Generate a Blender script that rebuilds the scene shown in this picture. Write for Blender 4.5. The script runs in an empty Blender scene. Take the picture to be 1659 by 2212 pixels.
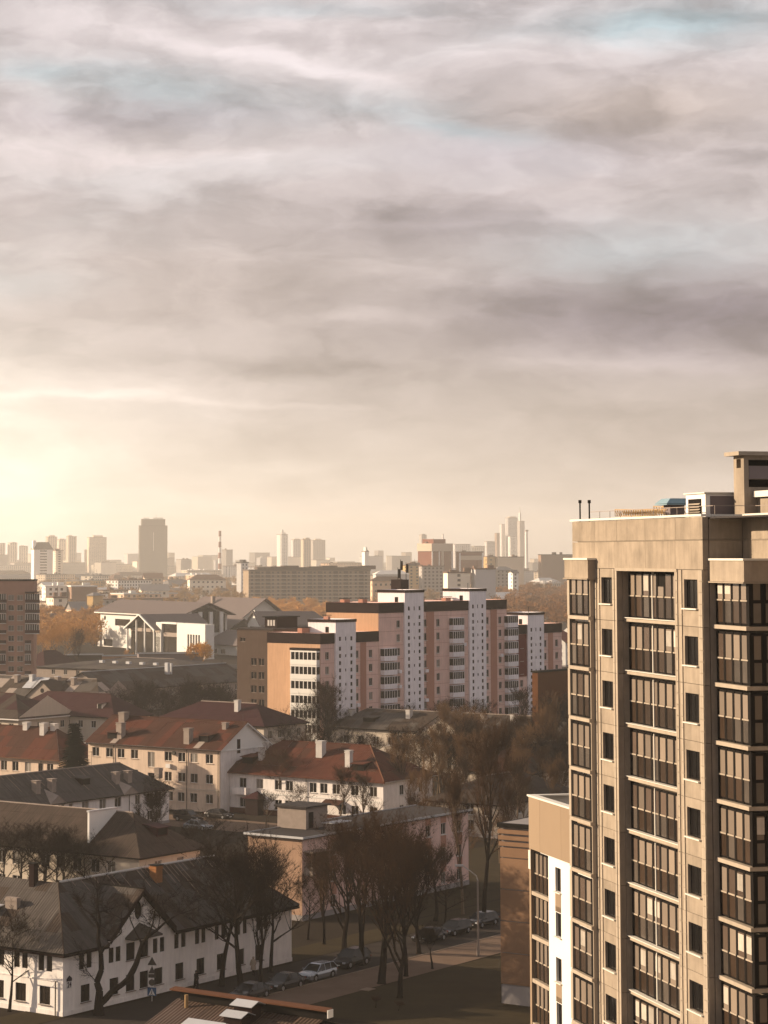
import bpy, math, random
import numpy as np
from mathutils import Vector, Matrix
rnd = random.Random(7)
SC = bpy.context.scene
COL = SC.collection
# ------------------------------------------------------------------ camera
F_PX, PX0, PY0, HOR = 5000.0, 600.0, 810.0, 1200.0     # focal length and optical centre, photo measured at 1659 x 2212
TH = math.atan((HOR - PY0) / F_PX)
CAMZ = 40.0
cam_d = bpy.data.cameras.new('camera'); cam = bpy.data.objects.new('camera', cam_d); COL.objects.link(cam)
cam.location = (0, 0, CAMZ); cam.rotation_euler = (math.pi / 2 + TH, 0, 0)
cam_d.sensor_fit = 'VERTICAL'; cam_d.sensor_height = 32; cam_d.sensor_width = 24
cam_d.lens = 32 * F_PX / 2212
cam_d.shift_x = (829.5 - PX0) / 2212; cam_d.shift_y = -(1106 - PY0) / 2212
cam_d.clip_start = 1; cam_d.clip_end = 60000
SC.camera = cam
SC.render.resolution_x = 768; SC.render.resolution_y = 1024
SC.view_settings.view_transform = 'Standard'; SC.view_settings.look = 'None'
SC.view_settings.gamma = 1; SC.view_settings.exposure = 1.0; SC.view_settings.use_curve_mapping = False
SC.cycles.max_bounces = 5; SC.cycles.volume_bounces = 1; SC.cycles.transparent_max_bounces = 6
SC.cycles.diffuse_bounces = 2; SC.cycles.glossy_bounces = 2
SC.cycles.caustics_reflective = False; SC.cycles.caustics_refractive = False

FW = Vector((0, math.cos(TH), math.sin(TH))); UP = Vector((0, -math.sin(TH), math.cos(TH))); RT = Vector((1, 0, 0))
def ray(px, py): return RT * (px - PX0) + UP * (PY0 - py) + FW * F_PX
def azel(px, py):
    d = ray(px, py).normalized(); return math.atan2(d.x, d.y), math.asin(d.z)
def at_z(px, py, z=0.0):
    d = ray(px, py); t = (z - CAMZ) / d.z; return Vector((d.x * t, d.y * t, z))
def at_d(px, py, dist):
    d = ray(px, py); t = dist / d.y; return Vector((d.x * t, dist, CAMZ + d.z * t))
def proj(p):
    v = Vector(p) - Vector((0, 0, CAMZ)); w = v.dot(FW)
    return PX0 + F_PX * v.x / w, PY0 - F_PX * v.dot(UP) / w

SUN_AZ, SUN_EL = math.radians(76), math.radians(17)     # left of the view direction, above the horizon
# ------------------------------------------------------------------ world
W = bpy.data.worlds.new('World'); SC.world = W; W.use_nodes = True
nt = W.node_tree; nt.nodes.clear()
class E:
    """tiny expression wrapper round math nodes"""
    def __init__(s, sock): s.s = sock
    @staticmethod
    def lift(tree, v): return v
    def _op(s, op, o=None, o2=None, clamp=False):
        n = TREE.nodes.new('ShaderNodeMath'); n.operation = op; n.use_clamp = clamp
        for i, v in enumerate((s, o, o2)):
            if v is None: continue
            if isinstance(v, E): TREE.links.new(v.s, n.inputs[i])
            else: n.inputs[i].default_value = v
        return E(n.outputs[0])
    def __add__(s, o): return s._op('ADD', o)
    __radd__ = __add__
    def __mul__(s, o): return s._op('MULTIPLY', o)
    __rmul__ = __mul__
    def __sub__(s, o): return s._op('SUBTRACT', o)
    def __rsub__(s, o): return (s * -1.0) + o
    def __truediv__(s, o): return s._op('DIVIDE', o)
    def clamp(s): return s._op('ADD', 0.0, clamp=True)
def const(v):
    n = TREE.nodes.new('ShaderNodeValue'); n.outputs[0].default_value = v; return E(n.outputs[0])
def vec(x, y, z):
    n = TREE.nodes.new('ShaderNodeCombineXYZ')
    for i, v in enumerate((x, y, z)):
        if isinstance(v, E): TREE.links.new(v.s, n.inputs[i])
        else: n.inputs[i].default_value = v
    return n.outputs[0]
def noise(v, scale, detail=4, rough=.5, dist=0.0):
    n = TREE.nodes.new('ShaderNodeTexNoise'); TREE.links.new(v, n.inputs['Vector'])
    n.inputs['Scale'].default_value = scale; n.inputs['Detail'].default_value = detail
    n.inputs['Roughness'].default_value = rough; n.inputs['Distortion'].default_value = dist
    return E(n.outputs['Fac'])
def mixc(f, a, b):
    n = TREE.nodes.new('ShaderNodeMix'); n.data_type = 'RGBA'
    fac = n.inputs[0]
    if isinstance(f, E): TREE.links.new(f.s, fac)
    else: fac.default_value = f
    for i, c in ((6, a), (7, b)):
        if isinstance(c, tuple): n.inputs[i].default_value = (*c, 1)
        else: TREE.links.new(c, n.inputs[i])
    return n.outputs[2]
def srgb(r, g, b):
    f = lambda c: (c / 255 / 12.92) if c / 255 <= .04045 else ((c / 255 + .055) / 1.055) ** 2.4
    return (f(r), f(g), f(b))
TREE = nt
tc = nt.nodes.new('ShaderNodeTexCoord'); sx = nt.nodes.new('ShaderNodeSeparateXYZ'); nt.links.new(tc.outputs['Generated'], sx.inputs[0])
X, Y, Z = (E(sx.outputs[i]) for i in range(3))
AZ = X._op('ARCTAN2', Y); EL = Z._op('ARCSINE')
# gentle warp so that hand placed cloud masses get ragged rims
P0 = vec(AZ * 12.0, EL * 30.0, 0.0)
wa = noise(P0, 1.0, 4, .55) - .5; wb = noise(vec(AZ * 9.0, EL * 30.0, 7.3), 1.3, 5, .6) - .5
az = AZ + wa * .055; el = EL + wb * .022
def blob(px, py, sx_, sy_, tilt=0.0):
    a, e = azel(px, py); sa, se = sx_ / F_PX, sy_ / F_PX
    u = az - a; v = el - e
    if tilt: v = v - u * tilt
    u = u / sa; v = v / se
    r = u * u + v * v
    return (r * -1.0)._op('EXPONENT')
fine = noise(vec(az * 13.0, el * 46.0, 3.0), 1.0, 8, .6, .3)
broad = noise(vec(az * 5.0, el * 22.0, 11.0), 1.0, 3, .5)
puff = noise(vec(az * 34.0, el * 62.0, 5.0), 1.0, 8, .62, .3)
strat = noise(vec(az * 7.0, el * 130.0, 1.7), 1.0, 5, .5, .2)
low = (1.0 - EL * 9.0).clamp()                         # 1 at the horizon, 0 from 6 degrees up
high = (EL * 4.3).clamp()
mid = srgb(183, 169, 165); top = srgb(202, 192, 193); hor = srgb(203, 190, 176)
c = mixc(high, mid, top); c = mixc(low * .8, c, hor)
def br(f, k): return f * k
# brightness modulation
def sstep(n, a, b):
    m_ = TREE.nodes.new('ShaderNodeMapRange'); m_.interpolation_type = 'SMOOTHSTEP'; m_.inputs[1].default_value = a; m_.inputs[2].default_value = b; TREE.links.new(n.s, m_.inputs[0]); return E(m_.outputs[0])
b1 = sstep(noise(vec(az * 11.0, el * 26.0, 21.0), 1.0, 7, .55, .35), .44, .58)
b2 = sstep(noise(vec(az * 24.0, el * 60.0, 31.0), 1.0, 6, .55, .3), .46, .60)
lum = const(1.0) + (b1 - .5) * (high * .15 + .07) + (b2 - .5) * (high * .10 + .04) + (fine - .5) * .55 + (puff - .5) * (high * .6 + .2) * .8 + (broad - .5) * .55 + (strat - .5) * low * .22
for px, py, sx_, sy_, t, k in [(420, 95, 330, 34, -.20, .42), (720, 150, 150, 22, -.25, .3), (1000, 110, 420, 60, 0, .20), (1400, 90, 200, 40, .05, .25),
                               (130, 300, 260, 45, 0, .22), (450, 340, 250, 30, 0, .15), (760, 690, 170, 16, 0, .22), (300, 865, 420, 10, -.02, .24), (120, 850, 260, 60, 0, .25), (890, 705, 25, 16, -.4, .16),
                               (1250, 780, 300, 22, 0, .10), (1350, 180, 260, 60, 0, .10),
                               (760, 255, 560, 34, -.10, -.10), (760, 455, 420, 34, -.03, -.15), (1330, 270, 330, 30, -.06, -.18), (1180, 60, 130, 26, 0, -.16), (1560, 30, 130, 34, 0, -.14),
                               (1200, 700, 480, 60, -.05, -.34), (1620, 700, 240, 55, -.1, -.30), (720, 785, 280, 30, 0, -.24), (950, 735, 240, 38, 0, -.20), (1450, 620, 330, 50, 0, -.10), (1330, 780, 300, 16, 0, .16), (850, 480, 380, 12, 0, .10), (640, 500, 300, 50, 0, -.08), (1000, 380, 400, 30, 0, -.08), (1000, 640, 260, 30, 0, -.10), (400, 800, 330, 40, 0, -.05), (1500, 880, 380, 90, 0, -.10), (1400, 640, 90, 40, -.6, -.14), (600, 550, 500, 60, 0, -.06)]:
    lum = lum + blob(px, py, sx_, sy_, t) * k
blue = blob(330, 200, 300, 56, -.12) * .62 + blob(900, 245, 260, 36, -.18) * .5 + blob(1560, 40, 220, 50, 0) * .75 + blob(1300, 60, 260, 40, 0) * .5 + blob(1420, 540, 330, 70, 0) * .55 + blob(60, 150, 120, 26, 0) * .4 + blob(700, 15, 300, 22, 0) * .45 + blob(1050, 290, 120, 18, -.1) * .5 + blob(60, 610, 160, 30, 0) * .25
blue = (blue * ((fine - .5) * 1.6 + 1.0) + ((broad - .56) * 1.2 * (1.0 - low))._op('MAXIMUM', 0.0)).clamp()
c = mixc(blue, c, srgb(173, 187, 193))
pur = (blob(1500, 690, 500, 90, 0) * .7 + blob(1100, 330, 300, 60, 0) * .3 + blob(300, 250, 300, 30, 0) * .25 + blob(1000, 480, 300, 60) * .25).clamp()
c = mixc(pur, c, srgb(168, 156, 172))
warm = (blob(1400, 240, 300, 60, 0) * .5 + blob(400, 620, 500, 120) * .25).clamp()
c = mixc(warm, c, srgb(192, 172, 158))
glow = blob(-90, 1020, 300, 260) * .62 + blob(-150, 1110, 950, 170) * .62
farglow = ((AZ + 1.0) / .62); farglow = farglow * farglow; eg = EL / .16; farglow = ((farglow + eg * eg) * -1.0)._op('EXPONENT')
lum = lum + farglow * .45
c = mixc((glow + farglow * .6).clamp(), c, srgb(255, 244, 226))
vm = nt.nodes.new('ShaderNodeVectorMath'); vm.operation = 'SCALE'; nt.links.new(c, vm.inputs[0])
nt.links.new((lum + glow * .17)._op('MAXIMUM', .35).s, vm.inputs['Scale'])
# (billow edges are in lum)
# cloud deck gets thinner and greyer high above the frame
hi = ((EL - .30) * 1.6).clamp()
cc = mixc(hi, vm.outputs[0], srgb(160, 160, 166))
bgc = nt.nodes.new('ShaderNodeBackground'); nt.links.new(cc, bgc.inputs[0]); bgc.inputs[1].default_value = .565
sky = nt.nodes.new('ShaderNodeTexSky'); sky.sky_type = 'NISHITA'; sky.sun_disc = False
sky.sun_elevation = SUN_EL; sky.sun_rotation = -SUN_AZ; sky.dust_density = 3
bgs = nt.nodes.new('ShaderNodeBackground'); nt.links.new(sky.outputs[0], bgs.inputs[0]); bgs.inputs[1].default_value = .05
mx = nt.nodes.new('ShaderNodeMixShader'); mx.inputs[0].default_value = .94
nt.links.new(bgs.outputs[0], mx.inputs[1]); nt.links.new(bgc.outputs[0], mx.inputs[2])
wo = nt.nodes.new('ShaderNodeOutputWorld'); nt.links.new(mx.outputs[0], wo.inputs[0])
# ------------------------------------------------------------------ sun
sd = bpy.data.lights.new('sun', 'SUN'); sd.energy = 5.0; sd.angle = math.radians(.6); sd.color = (1, .79, .56)
sun = bpy.data.objects.new('sun', sd); COL.objects.link(sun); sun.location = (-60, 60, 90)
sdir = Vector((-math.sin(SUN_AZ) * math.cos(SUN_EL), math.cos(SUN_AZ) * math.cos(SUN_EL), math.sin(SUN_EL)))
sun.rotation_euler = sdir.to_track_quat('Z', 'Y').to_euler()

# ------------------------------------------------------------------ materials
MATS = {}
def mat(name, col, rough=.85, var=.18, scale=.6, streak=0.0, bump=0.0, bscale=6.0, metal=0.0, spec=.3, corr=0.0, emis=None, rand=.06):
    if name in MATS: return MATS[name]
    col = tuple(c * .80 for c in col)
    global TREE
    m = bpy.data.materials.new(name); m.use_nodes = True; t = m.node_tree; TREE = t
    b = t.nodes['Principled BSDF']; MATS[name] = m
    b.inputs['Roughness'].default_value = rough; b.inputs['Metallic'].default_value = metal
    b.inputs['Specular IOR Level'].default_value = .06 if (spec == .3 and rough >= .69) else spec
    tco = t.nodes.new('ShaderNodeTexCoord'); ob = tco.outputs['Object']
    oi = t.nodes.new('ShaderNodeObjectInfo'); rn = E(oi.outputs['Random'])
    va = t.nodes.new('ShaderNodeVectorMath'); va.operation = 'ADD'; t.links.new(ob, va.inputs[0]); t.links.new(vec(rn * 37.0, rn * 91.0, rn * 13.0), va.inputs[1]); ob = va.outputs[0]
    f = (noise(ob, scale, 5, .6) - .5) * (var * 2.2) + 1.0 + (rn - .5) * (rand * 2)
    if streak:
        mp = t.nodes.new('ShaderNodeMapping'); mp.inputs['Scale'].default_value = (1, 1, .12); t.links.new(ob, mp.inputs[0])
        s2 = noise(mp.outputs[0], 2.6, 4, .65)
        f = f + ((s2 - .5) * (-2.0 * streak))
    uvn = None
    if corr:
        uvn = t.nodes.new('ShaderNodeUVMap'); mp = t.nodes.new('ShaderNodeMapping'); mp.inputs['Scale'].default_value = (3.2, .28, 1); t.links.new(uvn.outputs[0], mp.inputs[0])
        f = f + (noise(mp.outputs[0], 1.0, 5, .7) - .5) * (corr * 2.4)
    vm = t.nodes.new('ShaderNodeVectorMath'); vm.operation = 'SCALE'; vm.inputs[0].default_value = col
    t.links.new(f._op('MAXIMUM', .15).s, vm.inputs['Scale']); t.links.new(vm.outputs[0], b.inputs['Base Color'])
    if bump or corr:
        bn = t.nodes.new('ShaderNodeBump'); bn.inputs['Strength'].default_value = bump or .5; bn.inputs['Distance'].default_value = .05
        h = noise(ob, bscale, 4, .6)
        if corr:
            su = t.nodes.new('ShaderNodeSeparateXYZ'); t.links.new(uvn.outputs[0], su.inputs[0])
            h = h * .4 + (E(su.outputs[0]) * 21.0)._op('SINE')
        t.links.new(h.s, bn.inputs['Height']); t.links.new(bn.outputs[0], b.inputs['Normal'])
    if emis: b.inputs['Emission Color'].default_value = (*emis, 1); b.inputs['Emission Strength'].default_value = 1
    return m
def glassmat(name, col=(.009, .008, .008), rough=.1, spec=.3, var=.5):
    m = mat(name, col, rough, var, .8, rand=.35, spec=spec); return m
M = {}
M['tan'] = mat('concrete tan', (.33, .268, .205), .9, .42, .7, streak=.34, bump=.3)
M['tan_light'] = mat('painted trim cream', (.41, .34, .265), .85, .16, 1.2, streak=.2)
M['tan_edge'] = mat('coping pale metal', (.74, .69, .60), .55, .08, 2)
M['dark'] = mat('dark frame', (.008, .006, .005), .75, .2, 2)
M['glass'] = glassmat('window glass dark')
M['glass2'] = glassmat('window glass brown', (.026, .019, .014), .14)
M['pane_up'] = mat('reflective pane tan', (.225, .178, .14), .22, .16, .5, spec=.4, rand=.22)
M['pane_up2'] = mat('reflective pane pale', (.30, .235, .18), .2, .15, .5, spec=.6, rand=.2); M['pane_up3'] = mat('reflective pane dusky', (.12, .085, .065), .18, .2, .5, spec=.6, rand=.25)
M['curtain'] = mat('pale curtain behind glass', (.48, .42, .35), .6, .25, 3, streak=.3, rand=.3)
M['pane_low2'] = mat('tinted panel grey', (.085, .068, .055), .25, .4, .9, spec=.5, rand=.3)
M['pane_low'] = mat('tinted panel brown', (.042, .025, .015), .25, .4, .9, spec=.5, rand=.3)
M['white'] = mat('white render', (.82, .79, .74), .8, .07, .5, streak=.05)
M['white_dirty'] = mat('old white plaster', (.90, .83, .78), .9, .16, .8, streak=.28, bump=.2)
M['house24'] = mat('white limewash wall', (1.0, .93, .87), .92, .14, .6, streak=.24, bump=.2)
M['frame_white'] = mat('white window frame', (.72, .68, .64), .6, .08, 2)
M['cream'] = mat('cream plaster', (.70, .55, .43), .92, .14, .5, streak=.25)
M['cream2'] = mat('pale cream plaster', (.62, .53, .43), .92, .12, .5, streak=.15)
M['beige'] = mat('tan facade panel', (.30, .22, .15), .85, .05, .6)
M['brown_panel'] = mat('brown facade panel', (.29, .17, .10), .85, .14, .9, bump=.3)
M['grey_plinth'] = mat('grey plinth', (.32, .29, .28), .9, .1, .8)
M['pink'] = mat('pink panel', (.86, .59, .51), .9, .14, .4, streak=.25)
M['pink_dark'] = mat('terracotta stripe', (.50, .25, .18), .9, .10, .4, streak=.1)
M['sun_tint_wall'] = mat('sun-tinted end wall', (.60, .365, .225), .9, .12, .4, streak=.2)  # orange of the low sun is put into this wall colour
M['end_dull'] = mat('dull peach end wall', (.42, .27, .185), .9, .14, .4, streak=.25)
M['stair_white'] = mat('pale lilac stair tower', (.98, .92, .93), .9, .12, .4, streak=.25)
M['roof_band'] = mat('dark brown parapet', (.020, .009, .008), .8, .25, .7)
M['plaster_brown'] = mat('brown aged plaster', (.10, .070, .055), .92, .15, .4, streak=.2)
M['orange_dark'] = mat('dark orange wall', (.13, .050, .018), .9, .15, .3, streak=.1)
M['red_panel'] = mat('dark red panel', (.17, .035, .03), .8, .1, .6)
M['asbestos'] = mat('old grey corrugated sheet', (.090, .077, .068), .9, .25, .5, corr=.75, rand=.05)
M['asbestos2'] = mat('old brown corrugated sheet', (.066, .048, .038), .9, .25, .5, corr=.75, rand=.05)
M['redroof'] = mat('rust red painted sheet', (.100, .033, .020), .75, .25, .35, corr=.30)
M['redroof2'] = mat('brown red painted sheet', (.068, .029, .019), .75, .25, .35, corr=.30)
M['burgundy'] = mat('burgundy sheet', (.045, .015, .016), .7, .2, .4, corr=.2)
M['greyroof'] = mat('slate grey metal roof', (.155, .125, .12), .7, .08, .3)
M['flatroof'] = mat('bitumen roofing', (.05, .043, .042), .85, .3, .3)
M['shed'] = mat('brown ribbed metal', (.070, .040, .026), .65, .25, .4, corr=.35)
M['rust'] = mat('rust orange metal', (.12, .050, .025), .7, .2, 1.5)
M['chimney'] = mat('plastered chimney', (.33, .27, .23), .95, .25, 1.5, bump=.4)
M['chimney_or'] = mat('orange brick chimney', (.34, .15, .06), .95, .25, 2.5, bump=.4)
M['chimney_w'] = mat('white chimney', (.62, .58, .54), .9, .2, 1.5)
M['metal_w'] = mat('galvanised sheet', (.55, .55, .56), .45, .12, 1.5, metal=.3)
M['blue_metal'] = mat('blue grey sheet', (.22, .33, .38), .5, .1, 1)
M['grey_panel'] = mat('mauve grey panel', (.20, .165, .165), .8, .1, 1)
M['brick'] = mat('red brown brick', (.40, .235, .175), .95, .12, .8, bump=.3)
M['brick_balc'] = mat('dark balcony sheet', (.055, .025, .022), .8, .2, 1)
M['bark'] = mat('dark bark', (.017, .011, .008), .95, .3, 2, bump=.4)
M['bark_l'] = mat('grey brown bark', (.17, .12, .08), .95, .3, 2)
M['twig_d'] = mat('dark twigs', (.020, .012, .008), .95, .25, .4)
M['twig_b'] = mat('brown twigs', (.060, .031, .016), .95, .3, .3, rand=.2)
M['twig_l'] = mat('light brown twigs', (.17, .095, .045), .95, .3, .3, rand=.25)
M['curtain_d'] = mat('dim curtain', (.20, .17, .14), .5, .3, 3, spec=.3, rand=.4)
M['twig_sun'] = mat('sun-orange twigs', (.55, .28, .08), .95, .35, .15, rand=.2)  # bare twigs; their orange glow in the sun is put into the colour
M['twig_w'] = mat('russet twigs', (.34, .16, .06), .95, .35, .05, rand=.2)  # far bare twigs, with warm sunlight put into the russet
M['twig_m'] = mat('haze brown twigs', (.48, .29, .13), .95, .35, .05, rand=.2)
M['twig_y'] = mat('golden foliage', (.62, .30, .05), .95, .35, .3, rand=.2)
M['spruce'] = mat('dark spruce needles', (.012, .016, .011), .95, .3, 2)
M['asphalt'] = mat('asphalt', (.045, .035, .029), .9, .2, .5)
M['footpath'] = mat('worn footpath', (.17, .115, .082), .95, .3, .35)
M['kerb'] = mat('kerb stone', (.27, .20, .15), .9, .15, 1.5)
M['grass'] = mat('winter lawn', (.046, .033, .016), .98, .45, .22, bump=.6, bscale=3)
M['dirt'] = mat('dark bare soil', (.026, .018, .012), .98, .4, .15)
M['tyre'] = mat('tyre rubber', (.012, .012, .012), .9, .1, 3)
M['rim'] = mat('alloy rim', (.45, .45, .46), .35, .05, 3, metal=.8)
M['plate'] = mat('number plate', (.75, .75, .72), .5, .03, 3)
M['lamp_glass'] = mat('headlight lens', (.55, .57, .6), .1, .05, 3, spec=.8)
M['signback'] = mat('sign back grey', (.085, .075, .065), .7, .2, 3)
M['signblue'] = mat('sign blue', (.03, .11, .24), .5, .05, 3)
M['signnavy'] = mat('address plate navy', (.015, .015, .035), .5, .05, 3)
M['signwhite'] = mat('sign white', (.80, .78, .76), .5, .03, 3)
M['coat'] = mat('black coat', (.012, .010, .011), .95, .2, 4)
M['skin'] = mat('skin', (.36, .20, .14), .6, .05, 4)
M['coat2'] = mat('pale jacket', (.45, .36, .28), .9, .1, 4)
M['grain'] = mat('weathered timber', (.42, .27, .13), .9, .25, 3)
# ------------------------------------------------------------------ mesh building
class MB:
    def __init__(s): s.v = []; s.f = []; s.m = []; s.uv = []
    def face(s, pts, m=0, uv=None):
        i = len(s.v); s.v += [tuple(p) for p in pts]; s.f.append(tuple(range(i, i + len(pts)))); s.m.append(m)
        s.uv += list(uv) if uv else [(0, 0)] * len(pts)
    def box(s, x0, y0, z0, x1, y1, z1, m=0):
        a = [(x0, y0, z0), (x1, y0, z0), (x1, y1, z0), (x0, y1, z0), (x0, y0, z1), (x1, y0, z1), (x1, y1, z1), (x0, y1, z1)]
        for q in ((0, 3, 2, 1), (4, 5, 6, 7), (0, 1, 5, 4), (1, 2, 6, 5), (2, 3, 7, 6), (3, 0, 4, 7)): s.face([a[k] for k in q], m)
    def slab(s, poly, th, m=0, uv=None, n=None):
        """planar polygon extruded by th downwards along its normal"""
        poly = [Vector(p) for p in poly]
        n = n or newell(poly)
        low = [p - n * th for p in poly]
        s.face(poly, m, uv); s.face(low[::-1], m)
        for i in range(len(poly)):
            j = (i + 1) % len(poly); s.face([poly[i], low[i], low[j], poly[j]], m)
    def tube(s, p0, p1, r0, r1, n=5, m=0, caps=True):
        p0 = Vector(p0); p1 = Vector(p1); d = (p1 - p0)
        if d.length < 1e-5: return
        d.normalize(); a = d.orthogonal().normalized(); b = d.cross(a)
        c0 = [p0 + (a * math.cos(t) + b * math.sin(t)) * r0 for t in [2 * math.pi * k / n for k in range(n)]]
        c1 = [p1 + (a * math.cos(t) + b * math.sin(t)) * r1 for t in [2 * math.pi * k / n for k in range(n)]]
        for k in range(n):
            j = (k + 1) % n; s.face([c0[k], c0[j], c1[j], c1[k]], m)
        if caps: s.face(c0[::-1], m); s.face(c1, m)
    def mesh(s, name, mats):
        me = bpy.data.meshes.new(name); me.from_pydata(s.v, [], s.f)
        for mm in mats: me.materials.append(mm)
        if len(mats) > 1: me.polygons.foreach_set('material_index', s.m)
        uvl = me.uv_layers.new(name='UVMap'); uvl.data.foreach_set('uv', [c for t in s.uv for c in t])
        me.update(); return me
def newell(p):
    n = Vector((0, 0, 0))
    for i in range(len(p)):
        a, b = p[i], p[(i + 1) % len(p)]
        n += Vector(((a.y - b.y) * (a.z + b.z), (a.z - b.z) * (a.x + b.x), (a.x - b.x) * (a.y + b.y)))
    return n.normalized()
def link(name, data, parent=None, loc=(0, 0, 0), rz=0.0, **props):
    o = bpy.data.objects.new(name, data); COL.objects.link(o)
    if parent is not None: o.parent = parent
    o.location = loc
    if rz: o.rotation_euler = (0, 0, rz)
    for k, v in props.items(): o[k] = v
    return o
def obj(name, mb, mats, parent=None, loc=(0, 0, 0), rz=0.0, **props):
    if not isinstance(mats, (list, tuple)): mats = [mats]
    mats = [M[m] if isinstance(m, str) else m for m in mats]
    return link(name, mb.mesh(name, mats), parent, loc, rz, **props)
def thing(name, label, cat, loc=(0, 0, 0), rz=0.0, group=None):
    o = bpy.data.objects.new(name, None); COL.objects.link(o); o.location = loc; o.rotation_euler = (0, 0, rz)
    o.empty_display_size = .5; o['label'] = label; o['category'] = cat
    if group: o['group'] = group
    return o
CACHE = {}
def shared(key, make, mats):
    if key not in CACHE:
        mb = MB(); make(mb); mats = mats if isinstance(mats, (list, tuple)) else [mats]
        CACHE[key] = mb.mesh(str(key[0]), [M[m] if isinstance(m, str) else m for m in mats])
    return CACHE[key]
def copy_tree(o, parent=None):
    c = o.copy(); COL.objects.link(c)
    if parent is not None: c.parent = parent
    for ch in o.children: copy_tree(ch, c)
    return c
def clip_poly(poly, axis, val, keep_less):
    out = []
    for i in range(len(poly)):
        a, b = poly[i], poly[(i + 1) % len(poly)]
        ia = (a[axis] <= val) if keep_less else (a[axis] >= val); ib = (b[axis] <= val) if keep_less else (b[axis] >= val)
        if ia: out.append(a)
        if ia != ib:
            t = (val - a[axis]) / (b[axis] - a[axis]); out.append(tuple(a[k] + (b[k] - a[k]) * t for k in range(2)))
    return out
def area2(p): return abs(sum(p[i][0] * p[(i + 1) % len(p)][1] - p[(i + 1) % len(p)][0] * p[i][1] for i in range(len(p)))) / 2

class Bld:
    """a building with its own axes: x runs to the right and away (r), y to the left and away (l)"""
    def __init__(s, name, label, cat, px, py, z=0.0, ang=36.0, dist=None, group=None):
        p = at_d(px, py, dist) if dist else at_z(px, py, z)
        s.rz = math.radians(90 - ang); s.o = Vector((p.x, p.y, 0.0)); s.root = thing(name, label, cat, s.o, s.rz, group)
        s.r = Vector((math.cos(s.rz), math.sin(s.rz), 0)); s.l = Vector((-s.r.y, s.r.x, 0))
    def w(s, x, y, z): return s.o + s.r * x + s.l * y + Vector((0, 0, z))
    def pt(s, face, px, py, off=0.0):
        d = ray(px, py); c = Vector((0, 0, CAMZ)); n = s.l if face == 'R' else s.r
        t = (s.o.dot(n) + off - c.dot(n)) / d.dot(n); p = c + d * t - s.o
        return (p.dot(s.r) if face == 'R' else p.dot(s.l)), p.z
    def s_at(s, face, px, z=3.0, off=0.0):
        py = 1500.0
        for _ in range(5):
            u, zz = s.pt(face, px, py, off)
            q = s.w(u, off, z) if face == 'R' else s.w(off, u, z)
            py = proj(q)[1]
        return s.pt(face, px, py, off)[0]
    def z_at(s, x, y, py):
        """height over local point x,y that shows at row py"""
        z = 5.0
        for _ in range(6):
            b = proj(s.w(x, y, z))[1]; b2 = proj(s.w(x, y, z + 1))[1]; z += (py - b) / (b2 - b)
        return z
def fmap(face, off):
    """maps (u, z, inward depth) to local xyz"""
    if face == 'R': return lambda u, z, d: (u, off + d, z)
    if face == 'L': return lambda u, z, d: (off + d, u, z)
    if face == 'r': return lambda u, z, d: (off - d, u, z)      # far right end, outward +x
    if face == 'b': return lambda u, z, d: (u, off - d, z)      # back, outward +y
def wall(mb, face, off, u0, u1, z0, z1, holes=(), depth=.18, m=0):
    f = fmap(face, off); flip = face in ('L', 'b')
    def q(a, b, c, d_, dd=(0, 0, 0, 0)):
        p = [f(*a, dd[0]), f(*b, dd[1]), f(*c, dd[2]), f(*d_, dd[3])]; mb.face(p[::-1] if flip else p, m)
    us = sorted({u0, u1, *[h[0] for h in holes], *[h[1] for h in holes]}); us = [u for u in us if u0 - 1e-6 <= u <= u1 + 1e-6]
    zs = sorted({z0, z1, *[h[2] for h in holes], *[h[3] for h in holes]}); zs = [z for z in zs if z0 - 1e-6 <= z <= z1 + 1e-6]
    for j in range(len(zs) - 1):
        run = None
        for i in range(len(us) - 1):
            cu, cz = (us[i] + us[i + 1]) / 2, (zs[j] + zs[j + 1]) / 2
            solid = not any(h[0] < cu < h[1] and h[2] < cz < h[3] for h in holes)
            if solid and run is None: run = us[i]
            if (not solid) and run is not None: q((run, zs[j]), (us[i], zs[j]), (us[i], zs[j + 1]), (run, zs[j + 1])); run = None
        if run is not None: q((run, zs[j]), (us[-1], zs[j]), (us[-1], zs[j + 1]), (run, zs[j + 1]))
    for a, b, c, d_ in holes:
        q((a, c), (a, c), (a, d_), (a, d_), (0, depth, depth, 0)); q((b, c), (b, c), (b, d_), (b, d_), (depth, 0, 0, depth))
        q((a, c), (b, c), (b, c), (a, c), (0, 0, depth, depth)); q((a, d_), (b, d_), (b, d_), (a, d_), (depth, depth, 0, 0))
def win_mesh(w, h, cols, rows, fr=.06, depth=.16):
    def mk(mb):
        y0, y1 = depth - .07, depth
        mb.box(0, y0, 0, fr, y1, h); mb.box(w - fr, y0, 0, w, y1, h); mb.box(fr, y0, 0, w - fr, y1, fr); mb.box(fr, y0, h - fr, w - fr, y1, h)
        for c in range(1, cols): x = w * c / cols; mb.box(x - fr / 2, y0 + .005, fr, x + fr / 2, y1, h - fr)
        for r_ in range(1, rows): z = h * (.68 if rows == 2 else r_ / rows); mb.box(fr, y0 + .01, z - fr / 2, w - fr, y1 - .005, z + fr / 2)
    return mk
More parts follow.
